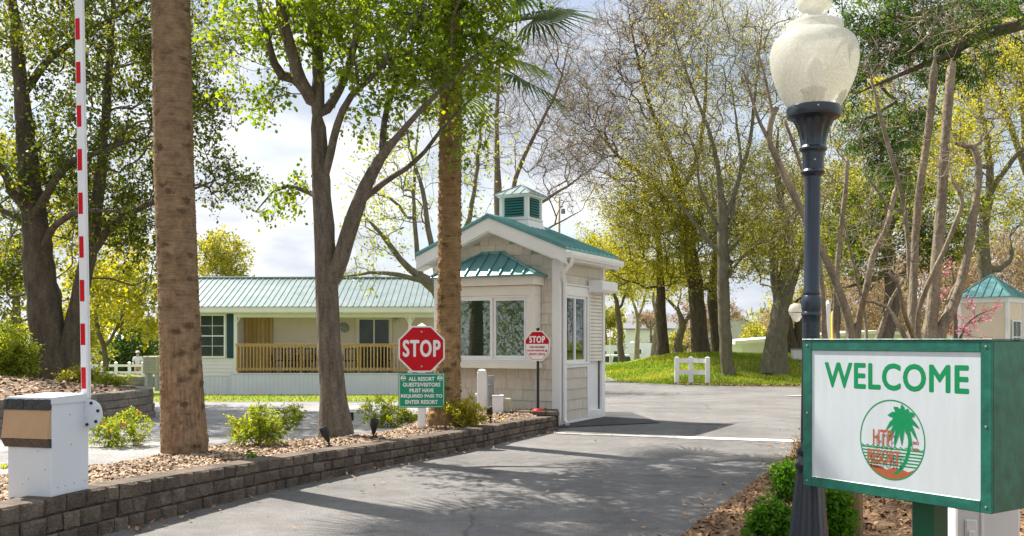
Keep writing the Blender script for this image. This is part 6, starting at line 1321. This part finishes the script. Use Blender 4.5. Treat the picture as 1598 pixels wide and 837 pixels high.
# bare-ish tree behind gatehouse with pale new leaves
Yb = 30
make_tree('budding_tree', 'spreading tree with sparse pale new leaves behind the gatehouse left side', 'tree', None,
    [LB(Yb, (700, 575, 13), (697, 520, 12), (690, 470, 11), (668, 440, 9.5), (640, 420, 8), (610, 385, 6), (580, 350, 4.5), (555, 320, 3)), LB(Yb, (655, 432, 6), (650, 380, 5), (645, 320, 4), (648, 250, 3), (655, 180, 2)), LB(Yb, (665, 440, 6), (600, 425, 4, -.5), (560, 428, 3, -.6), (520, 435, 2, -.6)), LB(Yb, (692, 480, 7), (672, 380, 6), (660, 300, 4.5), (640, 230, 3), (630, 170, 2)), LB(Yb, (645, 350, 3.5), (610, 310, 3), (580, 300, 2)), LB(Yb, (690, 470, 7), (720, 380, 6), (740, 300, 4.5), (750, 200, 3), (760, 110, 2))],
    [PB(620, 280, Yb, 80, 90, 2.5, 120), PB(590, 370, Yb, 50, 50, 2, 40), PB(560, 430, Yb-.5, 40, 15, 1, 12), PB(740, 260, Yb, 60, 110, 2, 70), PB(660, 170, Yb, 60, 50, 2, 30)], M['barkmoss'], L['pale'], 41, thin=.75, tip=.009, step=.4, twigs=3, twl=.7, nleaf=4, lsize=.11, alpha=.15, jit=.05, leafprob=.8)
make_tree('bare_tree', 'leafless grey tree rising behind the gatehouse cupola', 'tree', 'leafless trees in the background',
    [LB(40, (790, 575, 9), (785, 450, 8), (778, 330, 7), (775, 220, 5), (778, 120, 3.5), (782, 20, 2)), LB(40, (800, 560, 7), (812, 420, 6), (800, 300, 5), (835, 210, 4), (870, 140, 3), (890, 60, 2)), LB(40, (780, 340, 5), (820, 330, 4), (870, 300, 3), (930, 260, 2)), LB(40, (812, 400, 3), (850, 360, 2.4), (880, 345, 1.8), (905, 330, 1.2))],
    [PB(850, 150, 40, 75, 130, 3, 260), PB(780, 160, 40, 60, 130, 3, 130), PB(890, 270, 40, 70, 60, 3, 110), PB(860, 60, 40, 60, 60, 3, 80)], M['barktwig'], L['bare'], 42, thin=.75, tip=.010, step=.5, twigs=4, twl=1.0, nleaf=2, lsize=.06, alpha=.2, jit=.03, curve=.2, twigr=.005)
# lawn trees
G_ = 'tall trees on the lawn mound'
def lawn_base(px, Y): x = far(px, Y); return HY+(H-float(gz(x, Y)))*F/Y
def LT(px, Y, *pts):
    by = lawn_base(px, Y); return LB(Y, (px, by+1, pts[0][2]*1.35), *pts)
make_tree('lawn_tree', 'slim grey lawn tree directly right of the white three-post fence', 'tree', G_,
    [LT(1138, 38, (1134, 560, 9.8), (1130, 480, 9.5), (1128, 410, 9), (1127, 340, 8), (1122, 270, 5.5), (1108, 210, 4.5), (1085, 150, 3.5), (1060, 80, 2.6), (1040, 10, 2)), LB(38, (1130, 385, 5), (1142, 340, 4.5), (1146, 300, 4), (1156, 255, 3.5), (1150, 200, 3), (1140, 120, 2)), LB(38, (1131, 400, 4.5), (1152, 375, 4), (1180, 340, 3), (1205, 310, 2)), LB(38, (1127, 370, 4), (1108, 330, 3.5), (1092, 290, 3), (1085, 240, 2.5), (1070, 200, 2)), LB(38, (1128, 350, 6), (1150, 290, 5), (1170, 220, 4), (1180, 130, 3), (1190, 40, 2)), LB(38, (1127, 400, 5), (1100, 370, 4.5), (1070, 330, 3.5), (1040, 300, 2.5)), LB(38, (1130, 440, 4), (1160, 400, 3.5), (1200, 370, 2.5))],
    [PB(1100, 130, 38, 110, 110, 4, 420), PB(1190, 90, 38, 70, 100, 3, 200), PB(1030, 220, 38, 80, 70, 3, 150), PB(1100, 30, 38, 120, 60, 3, 170), PB(1140, 270, 38, 90, 60, 3, 120)], M['barkmoss'], L['olive'], 51, thin=.75, tip=.009, step=.45, twigs=4, twl=.85, nleaf=3, lsize=.075, alpha=.2, jit=.03, curve=.2, twigr=.005)
make_tree('lawn_tree', 'broad dark trunk just behind the white three-post fence', 'tree', G_,
    [LT(1094, 45.5, (1092, 530, 13.5), (1088, 470, 12.5), (1082, 420, 12), (1070, 360, 10), (1060, 290, 8), (1035, 220, 6), (1010, 150, 4.5), (990, 70, 3), (980, 10, 2)), LB(45.5, (1075, 380, 7), (1050, 330, 5.5), (1010, 280, 4.5), (960, 240, 3.5), (930, 200, 2.5)), LB(45.5, (1062, 300, 6), (1090, 240, 5), (1100, 160, 4), (1105, 60, 3))],
    [PB(960, 150, 45.5, 90, 120, 4, 420), PB(1040, 70, 45.5, 90, 80, 4, 230), PB(920, 220, 45.5, 60, 80, 3, 150), PB(1000, 260, 45.5, 90, 60, 3, 170), PB(1000, 20, 45.5, 90, 50, 3, 110)], M['barkdark'], L['bare'], 52, thin=.75, tip=.011, step=.55, twigs=5, twl=.95, nleaf=3, lsize=.08, alpha=.2, jit=.035, curve=.2, twigr=.006)
make_tree('lawn_tree', 'straight dark trunk left of the broad trunk on the lawn mound crest', 'tree', G_,
    [LT(1034, 47, (1033, 520, 8.5), (1032, 470, 8), (1030, 430, 8), (1028, 380, 6), (1020, 330, 4.5), (1000, 280, 3))], [PB(1000, 390, 46, 85, 60, 3, 220), PB(1040, 330, 47, 100, 50, 3, 170), PB(940, 420, 47, 50, 45, 3, 80), PB(1060, 430, 48, 60, 30, 3, 60)], M['barkdark'], L['yellow'], 53, thin=.75, tip=.010, step=.5, twigs=5, twl=.8, nleaf=8, lsize=.10)
make_tree('lawn_tree', 'forked brown trunk between the straight dark trunk and the broad trunk', 'tree', G_,
    [LT(1057, 52, (1060, 530, 6.5), (1066, 510, 6), (1058, 485, 4.5), (1045, 470, 3.5), (1030, 455, 2.5)), LB(52, (1065, 512, 5), (1075, 495, 4), (1085, 470, 3.5), (1080, 430, 2.5))], [PB(1060, 440, 52, 50, 30, 3, 60)], M['bark'], L['olive'], 54, thin=.75, tip=.012, step=.5, twigs=4, twl=.8, nleaf=8, lsize=.15)
make_tree('lawn_tree', 'dark trunk just right of the broad trunk behind the white fence', 'tree', G_,
    [LT(1120, 47.5, (1117, 520, 9), (1112, 470, 8.5), (1113, 430, 8), (1118, 380, 6), (1125, 320, 4))], [PB(1140, 370, 43, 95, 75, 3, 260), PB(1070, 350, 43, 80, 75, 3, 220), PB(1110, 435, 44, 70, 28, 3, 60), PB(1180, 290, 44, 70, 70, 3, 110), PB(1080, 260, 43, 100, 60, 3, 130), PB(980, 310, 43, 70, 50, 3, 90)], M['barkdark'], L['olive'], 55, thin=.75, tip=.009, step=.45, twigs=5, twl=.75, nleaf=8, lsize=.095)
make_tree('lawn_tree', 'thick leaning grey trunk on the lawn just left of the lamp post', 'tree', G_,
    [LT(1208, 38.5, (1211, 540, 17), (1219, 490, 14.5), (1228, 430, 13), (1232, 380, 11), (1222, 330, 9), (1212, 270, 7), (1215, 200, 5)), LB(38.5, (1216, 500, 9), (1210, 440, 9), (1206, 380, 8), (1216, 330, 6), (1226, 280, 4))], [PB(1215, 390, 37.5, 70, 70, 2.5, 150), PB(1260, 330, 39, 60, 100, 3, 150), PB(1190, 300, 39, 50, 60, 3, 50), PB(1240, 180, 39, 60, 80, 3, 60)], M['barkmoss'], L['olive'], 56, thin=.75, tip=.009, step=.45, twigs=5, twl=.8, nleaf=7, lsize=.09, base_flare=.25)
make_tree('lawn_tree', 'thick shaded trunk right behind the lamp post on the lawn', 'tree', G_,
    [LT(1238, 46, (1234, 530, 10), (1226, 490, 9), (1238, 440, 8), (1252, 400, 7)), LB(46, (1248, 560, 9), (1246, 500, 8), (1262, 440, 7), (1285, 380, 5))], [PB(1280, 390, 46, 60, 60, 3, 110), PB(1330, 330, 47, 60, 80, 3, 100), PB(1240, 470, 47, 40, 20, 2, 24)], M['barkdark'], L['yellow'], 57, thin=.75, tip=.012, step=.5, twigs=5, twl=.8, nleaf=8, lsize=.11)
make_tree('lawn_tree', 'slim brown leaning trunk nearest the gatehouse on the lawn edge', 'tree', G_,
    [LT(972, 56, (968, 540, 5), (966, 500, 4.8), (962, 470, 4.5), (950, 440, 3), (940, 420, 2)), LB(56, (966, 490, 3), (975, 460, 2.5), (985, 430, 2))], [PB(955, 430, 56, 45, 35, 3, 80), PB(920, 400, 57, 40, 40, 3, 50)], M['bark'], L['olive'], 58, thin=.75, tip=.012, step=.5, twigs=5, twl=.8, nleaf=8, lsize=.15)
make_tree('lawn_tree', 'slim pale trunk right of the slim brown trunk by the campers', 'tree', G_,
    [LT(993, 60, (993, 540, 4.5), (995, 500, 4), (988, 470, 3), (978, 440, 2)), LB(60, (994, 500, 3), (1004, 475, 2.5), (1010, 450, 2))], [PB(985, 450, 60, 40, 30, 3, 60)], M['barkpale'], L['yellow'], 59, thin=.75, tip=.012, step=.5, twigs=4, twl=.8, nleaf=7, lsize=.15)
make_tree('lawn_tree', 'slim tan trunk leaning by the left of the straight dark trunk', 'tree', G_, [LT(1020, 55, (1022, 530, 4.5), (1026, 500, 4.2), (1020, 470, 3.5), (1022, 430, 2.5))], [PB(1010, 430, 55, 40, 30, 2, 40)], M['barkpale'], L['olive'], 60, thin=.75, tip=.012, step=.5, twigs=4, twl=.8, nleaf=7, lsize=.15)
# far background screen trees
for i, (px, Y, ty, rx, ry, lf, lab) in enumerate([(945, 120, 500, 30, 16, 'olive', 'small far tree behind the grey white camper'), (1015, 150, 500, 26, 14, 'brush', 'small brownish far tree above the campers'), (1180, 100, 528, 18, 18, 'olive', 'rounded green tree beside the grey gabled house'), (190, 70, 555, 22, 24, 'conifer', 'rounded conifer behind the white rail fence, left one'), (220, 74, 545, 22, 30, 'conifer', 'darker taller conifer behind the white rail fence, right one'), (120, 60, 520, 40, 40, 'yellow', 'sunlit shrubby tree between the oak trunks and the barrier arm'), (1100, 110, 495, 60, 30, 'brush', 'far tan wooded patch between the lawn trunks'), (1065, 120, 540, 26, 20, 'olive', 'low green tree behind the forked brown trunk')]):
    z0 = lawn_base(px, Y)
    make_tree('background_tree', lab, 'tree', 'small trees in the distance', [LB(Y, (px, z0, 2.5), (px+1, (z0+ty)/2, 2), (px, ty, 1.5))], [PB(px, ty, Y, rx, ry, 2.5, 90), PB(px, (ty+z0)/2+ry*.3, Y, rx*.8, ry*.9, 2.5, 50 if lf == 'conifer' else 20)], M['bark'], L[lf], 70+i, tip=.02, step=.8, twigs=5, twl=.9, nleaf=7, lsize=.26)
# right side background
make_tree('dark_oak', 'dark leafy oak with a crooked trunk behind the crepe myrtle stems', 'tree', None,
    [LB(28, (1375, 575, 17), (1378, 530, 14), (1392, 480, 12), (1388, 420, 11), (1382, 350, 10), (1375, 280, 8), (1380, 200, 6)), LB(28, (1388, 430, 6), (1350, 440, 5), (1310, 450, 3.5)), LB(28, (1384, 360, 6), (1420, 310, 4.5), (1450, 250, 3.5))], [PB(1380, 330, 28, 75, 75, 2.5, 170), PB(1330, 400, 28, 45, 50, 2, 60), PB(1430, 400, 28.5, 50, 50, 2, 60), PB(1480, 360, 29, 50, 60, 2, 50)], M['barkdark'], L['oak'], 81, thin=.75, tip=.009, step=.35, twigs=5, twl=.5, nleaf=8, lsize=.10)
make_tree('twisted_oak', 'twisted pale barked oak with an elbow branch above the kiosk', 'tree', None,
    [LB(38, (1548, 590, 12), (1545, 500, 11), (1540, 440, 11), (1534, 400, 10), (1536, 350, 9.5), (1545, 300, 9), (1542, 240, 7), (1530, 160, 5), (1520, 80, 3)), LB(38, (1543, 425, 8), (1558, 420, 7), (1575, 408, 6.5), (1580, 395, 6), (1578, 380, 4)), LB(38, (1540, 310, 6), (1580, 250, 5), (1620, 200, 4)), LB(38, (1540, 270, 5), (1490, 210, 4), (1450, 150, 3))],
    [PB(1530, 210, 38, 90, 90, 4, 230), PB(1580, 330, 39, 60, 60, 3, 90), PB(1490, 300, 39, 60, 70, 3, 100), PB(1560, 90, 39, 90, 70, 3, 120)], M['barkmoss'], L['yellow'], 82, thin=.75, tip=.010, step=.45, twigs=5, twl=.75, nleaf=7, lsize=.10, alpha=.2)
make_tree('cedar_tree', 'dark green cedar whose long branches hang in from the upper right', 'tree', None,
    [LB(19, (1760, 640, 30), (1750, 400, 26), (1740, 150, 22), (1730, -60, 18), (1720, -250, 12)), LB(19, (1736, 60, 12), (1660, 20, 10, -.5), (1590, 40, 9, -.8), (1520, 60, 8, -1), (1480, 85, 6, -1), (1420, 110, 4.5, -1), (1340, 145, 3, -1)), LB(19, (1735, -60, 10), (1600, -40, 8), (1480, 10, 5), (1400, 30, 4), (1330, 55, 2.5))],
    [PB(1370, 50, 18.3, 70, 60, 1.2, 90), PB(1380, 200, 18.5, 65, 60, 1.2, 90), PB(1450, 60, 18.3, 90, 60, 1.3, 80), PB(1560, 20, 18, 70, 40, 1.2, 60), PB(1500, 110, 18.3, 60, 30, 1, 34), PB(1320, 130, 18.5, 40, 60, 1, 30), PB(1400, 260, 18.5, 40, 40, 1, 24), PB(1340, -40, 19, 100, 50, 1.3, 60)], M['barkdark'], L['cedar'], 83, tip=.006, step=.25, twigs=5, twl=.34, nleaf=12, lsize=.075, aspect=.35, alpha=.1, droop=.6, clump=.6)
make_tree('brown_tree', 'tall hazy brown bare tree filling the top right corner', 'tree', None, [LB(52, (1640, 600, 14), (1620, 400, 11), (1600, 200, 8), (1590, 50, 5)), LB(52, (1610, 300, 7), (1560, 150, 5), (1500, 40, 3))], [PB(1580, 90, 52, 80, 110, 4, 240), PB(1490, 60, 52, 90, 80, 4, 160), PB(1400, 120, 53, 60, 90, 3, 90), PB(1600, 420, 50, 50, 60, 2, 50)], M['barktwig'], L['bare'], 84, thin=.75, tip=.012, step=.6, twigs=5, twl=1.1, nleaf=5, lsize=.12, twigr=.007)
make_tree('yellow_tree', 'yellow green tree behind the lamp globe neck and leaning trunk', 'tree', None, [LB(50, (1300, 580, 8), (1305, 480, 7), (1300, 380, 5), (1310, 260, 3))], [PB(1300, 300, 50, 60, 90, 3, 130), PB(1330, 180, 50, 70, 70, 3, 80), PB(1450, 240, 50, 80, 90, 3, 130), PB(1200, 380, 52, 60, 50, 3, 70)], M['bark'], L['olive'], 85, thin=.75, tip=.012, step=.6, twigs=4, twl=.9, nleaf=7, lsize=.16)
# brown brushy slope behind the myrtles: nobody could count it
def brush_mass(name, label, specs, leaf, seed, size=.25, n=9000):
    rr = np.random.default_rng(seed); pos = []
    for c, rad, k in specs:
        v = unit(rr.normal(0, 1, (k, 3)))*rr.uniform(.3, 1, (k, 1))**.5; pos.append(np.array(c)+v*np.array(rad))
    p = np.concatenate(pos); V, Q, T = leaves(p, rr.normal(0, 1, p.shape)+[0, 0, 1.2], size, rr, .22, .1, None, -.4); tag(np_mesh(name, V, Q, leaf, tone=T), label, 'brush', kind='stuff')
brush_mass('brush_thicket', 'tan leafless brush covering the slope behind the kiosk and crepe myrtles', [PB(px, py, Y, rx, ry, 6, k) for px, py, Y, rx, ry, k in [(1330, 480, 75, 90, 55, 9000), (1440, 465, 78, 90, 75, 11000), (1560, 450, 80, 90, 90, 12000), (1660, 430, 82, 70, 90, 6000), (1250, 500, 84, 60, 30, 3000)]], L['brush'], 91, .42)
brush_mass('distant_woods', 'far green tree line along the horizon', [((x, 230+15*math.sin(x*.05), 0+2.0*math.sin(x*.11)), (22, 8, 9+2.5*math.sin(x*.23)), 2600) for x in range(-190, 240, 26)], L['olive'], 92, 1.9)
# ------------------------------------------------------------------ crepe myrtles
Ym = 8.6
make_tree('crepe_myrtle', 'many stemmed crepe myrtle with knobby pruned tops behind the welcome sign', 'tree', 'pruned crepe myrtles',
    [LB(Ym, (1448, 770, 23.92), (1446, 660, 20.24), (1444, 600, 18.40), (1447, 550, 16.56), (1453, 500, 9.87), (1459, 440, 8.81), (1465, 370, 8.46), (1470, 300, 8.11), (1474, 230, 7.40), (1480, 160, 7.05), (1484, 110, 7.05), (1486, 96, 4.94)),
     LB(Ym, (1452, 560, 14.72), (1468, 515, 9.17), (1486, 480, 7.76), (1500, 440, 7.05), (1511, 390, 6.35), (1519, 340, 5.99), (1526, 290, 5.64), (1526, 250, 5.29), (1519, 228, 4.94)), LB(Ym, (1520, 232, 4.23), (1506, 228, 3.53), (1492, 224, 2.47)), LB(Ym, (1522, 235, 3.53), (1530, 222, 2.82), (1531, 212, 2.12)),
     LB(Ym, (1440, 600, 12.88), (1428, 540, 9.66, .2), (1424, 480, 6.70, .25), (1427, 410, 6.21, .3), (1430, 350, 6.06, .3), (1436, 290, 5.99, .25), (1446, 225, 5.99, .2), (1454, 160, 5.99, .15), (1457, 118, 6.35, .1), (1458, 106, 4.94, .1)),
     LB(Ym, (1438, 600, 9.20), (1422, 530, 5.14, .5), (1420, 450, 4.37, .5), (1416, 370, 4.23, .5), (1406, 300, 4.09, .5), (1388, 235, 3.88, .5), (1376, 190, 3.53, .5), (1368, 160, 3.17, .5)),
     LB(Ym, (1440, 590, 7.36), (1432, 500, 4.23, -.2), (1450, 440, 3.88, -.3), (1474, 390, 3.74, -.35), (1492, 345, 3.53, -.4), (1502, 318, 3.53, -.4), (1498, 300, 3.17, -.4), (1487, 285, 2.47, -.4)),
     LB(Ym, (1470, 540, 5.52), (1480, 470, 2.82, .3), (1500, 430, 2.12, .4), (1520, 390, 1.41, .4)), LB(Ym, (1445, 570, 6.44), (1415, 500, 3.17, -.3), (1400, 440, 2.82, -.4), (1388, 425, 2.12, -.4)), LB(Ym, (1430, 560, 5.52), (1385, 480, 2.82, .2), (1350, 470, 1.83, .2), (1338, 440, 1.27, .2))],
    [PB(1500, 330, Ym+.4, 60, 120, .5, 22), PB(1400, 330, Ym+.4, 60, 120, .5, 22), PB(1484, 40, Ym, 60, 55, .35, 22), PB(1440, 45, Ym, 50, 50, .3, 18), PB(1368, 100, Ym+.5, 36, 50, .3, 16), PB(1545, 170, Ym, 34, 40, .25, 10), PB(1485, 250, Ym-.3, 20, 30, .2, 5), PB(1420, 200, Ym+.3, 20, 60, .3, 6), PB(1480, 260, Ym-.3, 22, 26, .2, 5), PB(1400, 400, Ym-.3, 25, 28, .2, 4)], M['barktan'], None, 101, taper=False, tip=.0035, step=.09, twigs=2, twl=.35, nleaf=0, twigr=.0025, alpha=.0, jit=.008, curve=.2, rough=.03)
Yn = 10.5
make_tree('crepe_myrtle', 'bent bare crepe myrtle with curving stems just right of the lamp post', 'tree', 'pruned crepe myrtles',
    [LB(Yn, (1332, 740, 20.24), (1332, 620, 16.56), (1330, 560, 11.96), (1326, 510, 7.05), (1315, 470, 6.70), (1300, 430, 6.35), (1280, 385, 5.99), (1262, 350, 5.64), (1236, 300, 5.64), (1216, 255, 5.29), (1200, 218, 4.94), (1206, 180, 4.58), (1212, 168, 4.94)),
     LB(Yn, (1332, 560, 9.20), (1340, 500, 5.64), (1352, 450, 5.29, -.2), (1362, 400, 4.94, -.2), (1382, 360, 4.58, -.3), (1390, 330, 4.23, -.3), (1396, 300, 3.88, -.3)), LB(Yn, (1388, 345, 2.82), (1378, 310, 2.47, -.3), (1360, 285, 2.12, -.3)),
     LB(Yn, (1325, 590, 8.28), (1306, 530, 5.54, .3), (1304, 470, 4.58, .3), (1308, 400, 4.23, .3), (1314, 340, 3.88, .3), (1320, 290, 3.53, .3), (1322, 250, 3.17, .3)), LB(Yn, (1328, 590, 7.36), (1290, 540, 5.52, .5), (1284, 460, 3.88, .5), (1275, 380, 3.53, .5), (1262, 300, 3.17, .5), (1240, 230, 2.82, .5), (1225, 190, 2.54, .5)),
     LB(Yn, (1336, 600, 6.44), (1352, 520, 2.85, .4), (1338, 440, 2.25, .4), (1322, 370, 1.98, .4), (1312, 320, 1.55, .4)), LB(Yn, (1200, 218, 3.53), (1185, 190, 2.82), (1172, 150, 2.25), (1160, 110, 1.41)), LB(Yn, (1206, 182, 2.82), (1196, 130, 2.12), (1180, 70, 1.41)), LB(Yn, (1340, 600, 6.44), (1372, 520, 3.96, .2), (1390, 470, 2.82, .2), (1408, 440, 2.12, .2))],
    [PB(1350, 380, Yn+.6, 70, 110, .6, 34), PB(1240, 330, Yn+.5, 50, 100, .5, 20), PB(1180, 100, Yn, 40, 70, .4, 18), PB(1330, 200, Yn+.3, 34, 50, .3, 20), PB(1300, 320, Yn+.3, 30, 60, .3, 10), PB(1400, 270, Yn-.3, 24, 24, .2, 6), PB(1355, 250, Yn-.3, 22, 24, .2, 5), PB(1240, 160, Yn+.5, 18, 30, .2, 4)], M['barktan'], None, 102, taper=False, tip=.004, step=.11, twigs=2, twl=.4, nleaf=0, twigr=.003, alpha=.0, jit=.010, curve=.2, rough=.03)
make_tree('redbud', 'slender redbud with pink blossom in front of the kiosk', 'tree', None, [LB(12, (1490, 640, 7), (1491, 560, 4.5), (1490, 500, 3.5), (1489, 450, 2.6), (1484, 410, 1.8)), LB(12, (1490, 560, 3), (1505, 510, 2), (1530, 490, 1.4), (1548, 482, 1))],
    [PB(1520, 490, 12, 36, 18, .4, 12), PB(1478, 510, 12, 18, 14, .3, 5), PB(1480, 420, 12, 8, 20, .2, 4), PB(1470, 470, 12, 12, 24, .2, 3), PB(1510, 520, 12, 24, 12, .3, 6)], M['bark'], L['pink'], 103, tip=.003, step=.12, twigs=3, twl=.12, nleaf=5, lsize=.026, aspect=.9, alpha=.1, jit=.02)
# ------------------------------------------------------------------ shrubs
def shrub(name, label, px, py, rx, ry, leaf, seed, G=G1, n=60, group=None, zg=.3, lsize=.034, nleaf=7, flowers=None, twl=.10, dpt=.75, twigs=4, cat='shrub', xyz=None, aspect=.42, up=.6):
    x, y, z = xyz if xyz else onbed(px, py, G, zg); k = y/F; rr = random.Random(seed)
    limbs = [[(x+rr.uniform(-.02, .02), y, z-.02, .012), (x+rr.uniform(-.05, .05), y+rr.uniform(-.05, .05), z+ry*k*.4, .008)]]
    for q in range(5): a = q*1.257+rr.random(); limbs.append([(x, y, z, .009), (x+math.cos(a)*rx*k*.35, y+math.sin(a)*rx*k*.3, z+ry*k*.45, .006)])
    bl = [((x, y, z+ry*k*1.0), (rx*k, rx*k*dpt, ry*k*.85), n), ((x, y, z+ry*k*.5), (rx*k*.95, rx*k*dpt, ry*k*.45), n//3)]
    return make_tree(name, label, cat, group, limbs, bl, M['bark'], leaf, seed, tip=.0022, step=.06, twigs=twigs, twl=twl, nleaf=nleaf, lsize=lsize, aspect=aspect, alpha=.1, jit=.01, up=up, flowers=flowers, twigr=.0015, clump=.45)
ga = 'azaleas in the bark bed'
shrub('azalea', 'azalea with a few red flowers behind the barrier cabinet', 190, 700, 50, 30, L['azalea'], 111, n=62, flowers=(L['red'], 6, .034), group=ga, lsize=.045)
shrub('azalea', 'largest loose azalea between the left palm and the forked tree', 402, 697, 46, 32, L['azalea'], 112, n=66, group=ga, lsize=.045)
shrub('azalea', 'open dark leaved azalea behind the largest azalea', 450, 672, 32, 22, L['azalea'], 113, n=30, group=ga, lsize=.042)
shrub('azalea', 'azalea between the forked tree and the large stop sign', 598, 667, 38, 24, L['azalea'], 114, n=56, group=ga, lsize=.045)
shrub('azalea', 'yellow azalea right of the rough barked palm', 727, 664, 34, 24, L['azaleay'], 115, n=60, group=ga, lsize=.046)
shrub('azalea', 'low green azalea behind the large stop sign post', 640, 662, 20, 13, L['azalea'], 116, n=20, group=ga, lsize=.042)
def tuft(name, label, px, py, h_, n, leaf, seed, G=G1, zg=.3, w=.012, group=None):
    x, y, z = onbed(px, py, G, zg); rr = np.random.default_rng(seed); V = []; Q = []
    for i in range(n):
        a = rr.uniform(0, 6.28); l_ = h_*rr.uniform(.5, 1.1); d = np.array([math.cos(a)*.6, math.sin(a)*.6, 1]); d /= np.linalg.norm(d); sd = np.array([-math.sin(a), math.cos(a), 0])*w/2; p0 = np.array([rr.normal(0, .02), rr.normal(0, .02), 0]); m1 = p0+d*l_*.6; e = m1+np.array([math.cos(a)*.5, math.sin(a)*.5, .35])*l_*.4
        k = len(V); V += [p0-sd, p0+sd, m1+sd, m1-sd, e]; Q += [(k, k+1, k+2, k+3), (k+3, k+2, k+4, k+4)]
    t = thing(name, label, 'plant', (x, y, z), 0, group); np_mesh('leaves', np.array(V), np.array([q if q[2] != q[3] else q for q in Q]), leaf, t, tone=rr.uniform(0, 1, len(V)))
def tuft_fix(*a, **k): tuft(*a, **k)
gt = 'small green tufts in the bark bed'
tuft('green_tuft', 'small bright green tuft in the bark below the largest azalea', 393, 717, .13, 46, L['box'], 121, group=gt)
tuft('green_tuft', 'tiny green tuft in the bark right of the yellow azalea', 783, 655, .10, 24, L['azaleay'], 122, group=gt)
tuft('green_tuft', 'low green tuft left of the barrier cabinet', 6, 735, .14, 40, L['azalea'], 123, group=gt)
shrub('clipped_shrub', 'bright green shrub low in front of the lamp post base', 1205, 848, 34, 32, L['box'], 131, G=G3, zg=.1, n=95, lsize=.030, nleaf=10, aspect=.6, group='bright green shrubs by the lamp post', twl=.07)
shrub('clipped_shrub', 'upright green shrub left of the lamp post at its middle height', 1228, 785, 18, 34, L['box'], 132, G=G3, zg=.1, n=60, lsize=.032, nleaf=9, aspect=.6, group='bright green shrubs by the lamp post', twl=.08)
shrub('clipped_shrub', 'bright green shrub right of the lamp post under the welcome sign', 1300, 845, 24, 44, L['box'], 133, G=G3, zg=.1, n=90, lsize=.030, nleaf=10, aspect=.6, group='bright green shrubs by the lamp post', twl=.07)
shrub('clipped_shrub', 'small green shrub seen between the sign post and the white pedestal', 1470, 802, 24, 14, L['azalea'], 134, G=G3, zg=.15, n=36, lsize=.032, group='bright green shrubs by the lamp post')
shrub('dry_plant', 'small reddish twiggy plant at the road edge left of the welcome sign', 1245, 706, 9, 11, L['bare'], 135, G=G3, zg=.05, n=14, lsize=.03, nleaf=5)
shrub('azalea', 'large sunlit green azalea left of the big oak', 15, 590, 42, 46, L['azalea'], 141, G=G2, xyz=(far(12, 17.5), 17.5, .62), n=150, lsize=.07, twl=.2, group='plants on the oak bed')
shrub('ground_plant', 'low leafy plant right of the oak trunk base', 135, 600, 34, 10, L['olive'], 142, G=G2, xyz=(far(128, 18.3), 18.3, .58), n=50, lsize=.06, twl=.16, group='plants on the oak bed')
shrub('azalea', 'dark azalea with pale blossom against the left edge behind the bed', -5, 560, 34, 40, L['oak'], 143, G=G2, xyz=(far(-8, 19), 19, .7), n=90, lsize=.07, twl=.2, flowers=(L['pink'], 14, .05), group='plants on the oak bed')
shrub('ground_plant', 'low leafy plant spilling beside the barrier arm on the oak bed', 175, 606, 24, 8, L['azalea'], 144, G=G2, xyz=(far(176, 17.9), 17.9, .53), n=30, lsize=.05, twl=.14, group='plants on the oak bed')
# unseen hedges and oaks, added only so the gatehouse glass has something to mirror
brush_mass('roadside_hedge', 'long leafy hedge beside the road, mirrored in the gatehouse front glass', [((-27+2*math.sin(y), y, 2.2+.8*math.sin(y*1.7)), (2, 4, 3.0+.8*math.sin(y)), 6000) for y in range(-24, 16, 5)]+[((30+y*.9, 47-y*.9, 2.0), (4, 3, 3.2), 6000) for y in range(0, 20, 5)], L['oak'], 93, .2)
src = bpy.data.objects['twisted_oak']  # copies out of view on the right, added for the side window reflection
for i, (x, y, sc_, rz_) in enumerate([(27, 36, .9, .6), (38, 42, 1.0, 2.5), (33, 29, .8, 4.4)]):
    c = copy_tree(src); c.location = (x, y, float(gz(x, y))-.1); c.scale = (sc_,)*3; c.rotation_euler = (0, 0, rz_); tag(c, ['leafy oak right of the kiosk, mirrored in the gatehouse side window', 'farthest leafy oak right of the kiosk', 'nearest leafy oak right of the kiosk beside the road'][i], 'tree', 'oaks right of the kiosk')
src = bpy.data.objects['dark_oak']  # copies out of view on the left, added for the front glass reflection
for i, (x, y, sc_, rz_) in enumerate([(-20, 4, 1.2, .4), (-24, -4, 1.35, 2.1), (-20, -11, 1.2, 4.0), (-29, -17, 1.4, 1.2)]):
    c = copy_tree(src); c.location = (x, y, 0); c.scale = (sc_,)*3; c.rotation_euler = (0, 0, rz_); tag(c, ['nearest of the leafy oaks mirrored in the gatehouse front glass', 'wide leafy oak second in the row mirrored in the gatehouse glass', 'leafy oak third in the row mirrored in the gatehouse glass', 'farthest of the leafy oaks mirrored in the gatehouse front glass'][i], 'tree', 'oaks mirrored in the gatehouse glass')
scn.render.engine = 'CYCLES'
scn.cycles.max_bounces = 8; scn.cycles.diffuse_bounces = 3; scn.cycles.glossy_bounces = 3; scn.cycles.transmission_bounces = 6; scn.cycles.transparent_max_bounces = 8
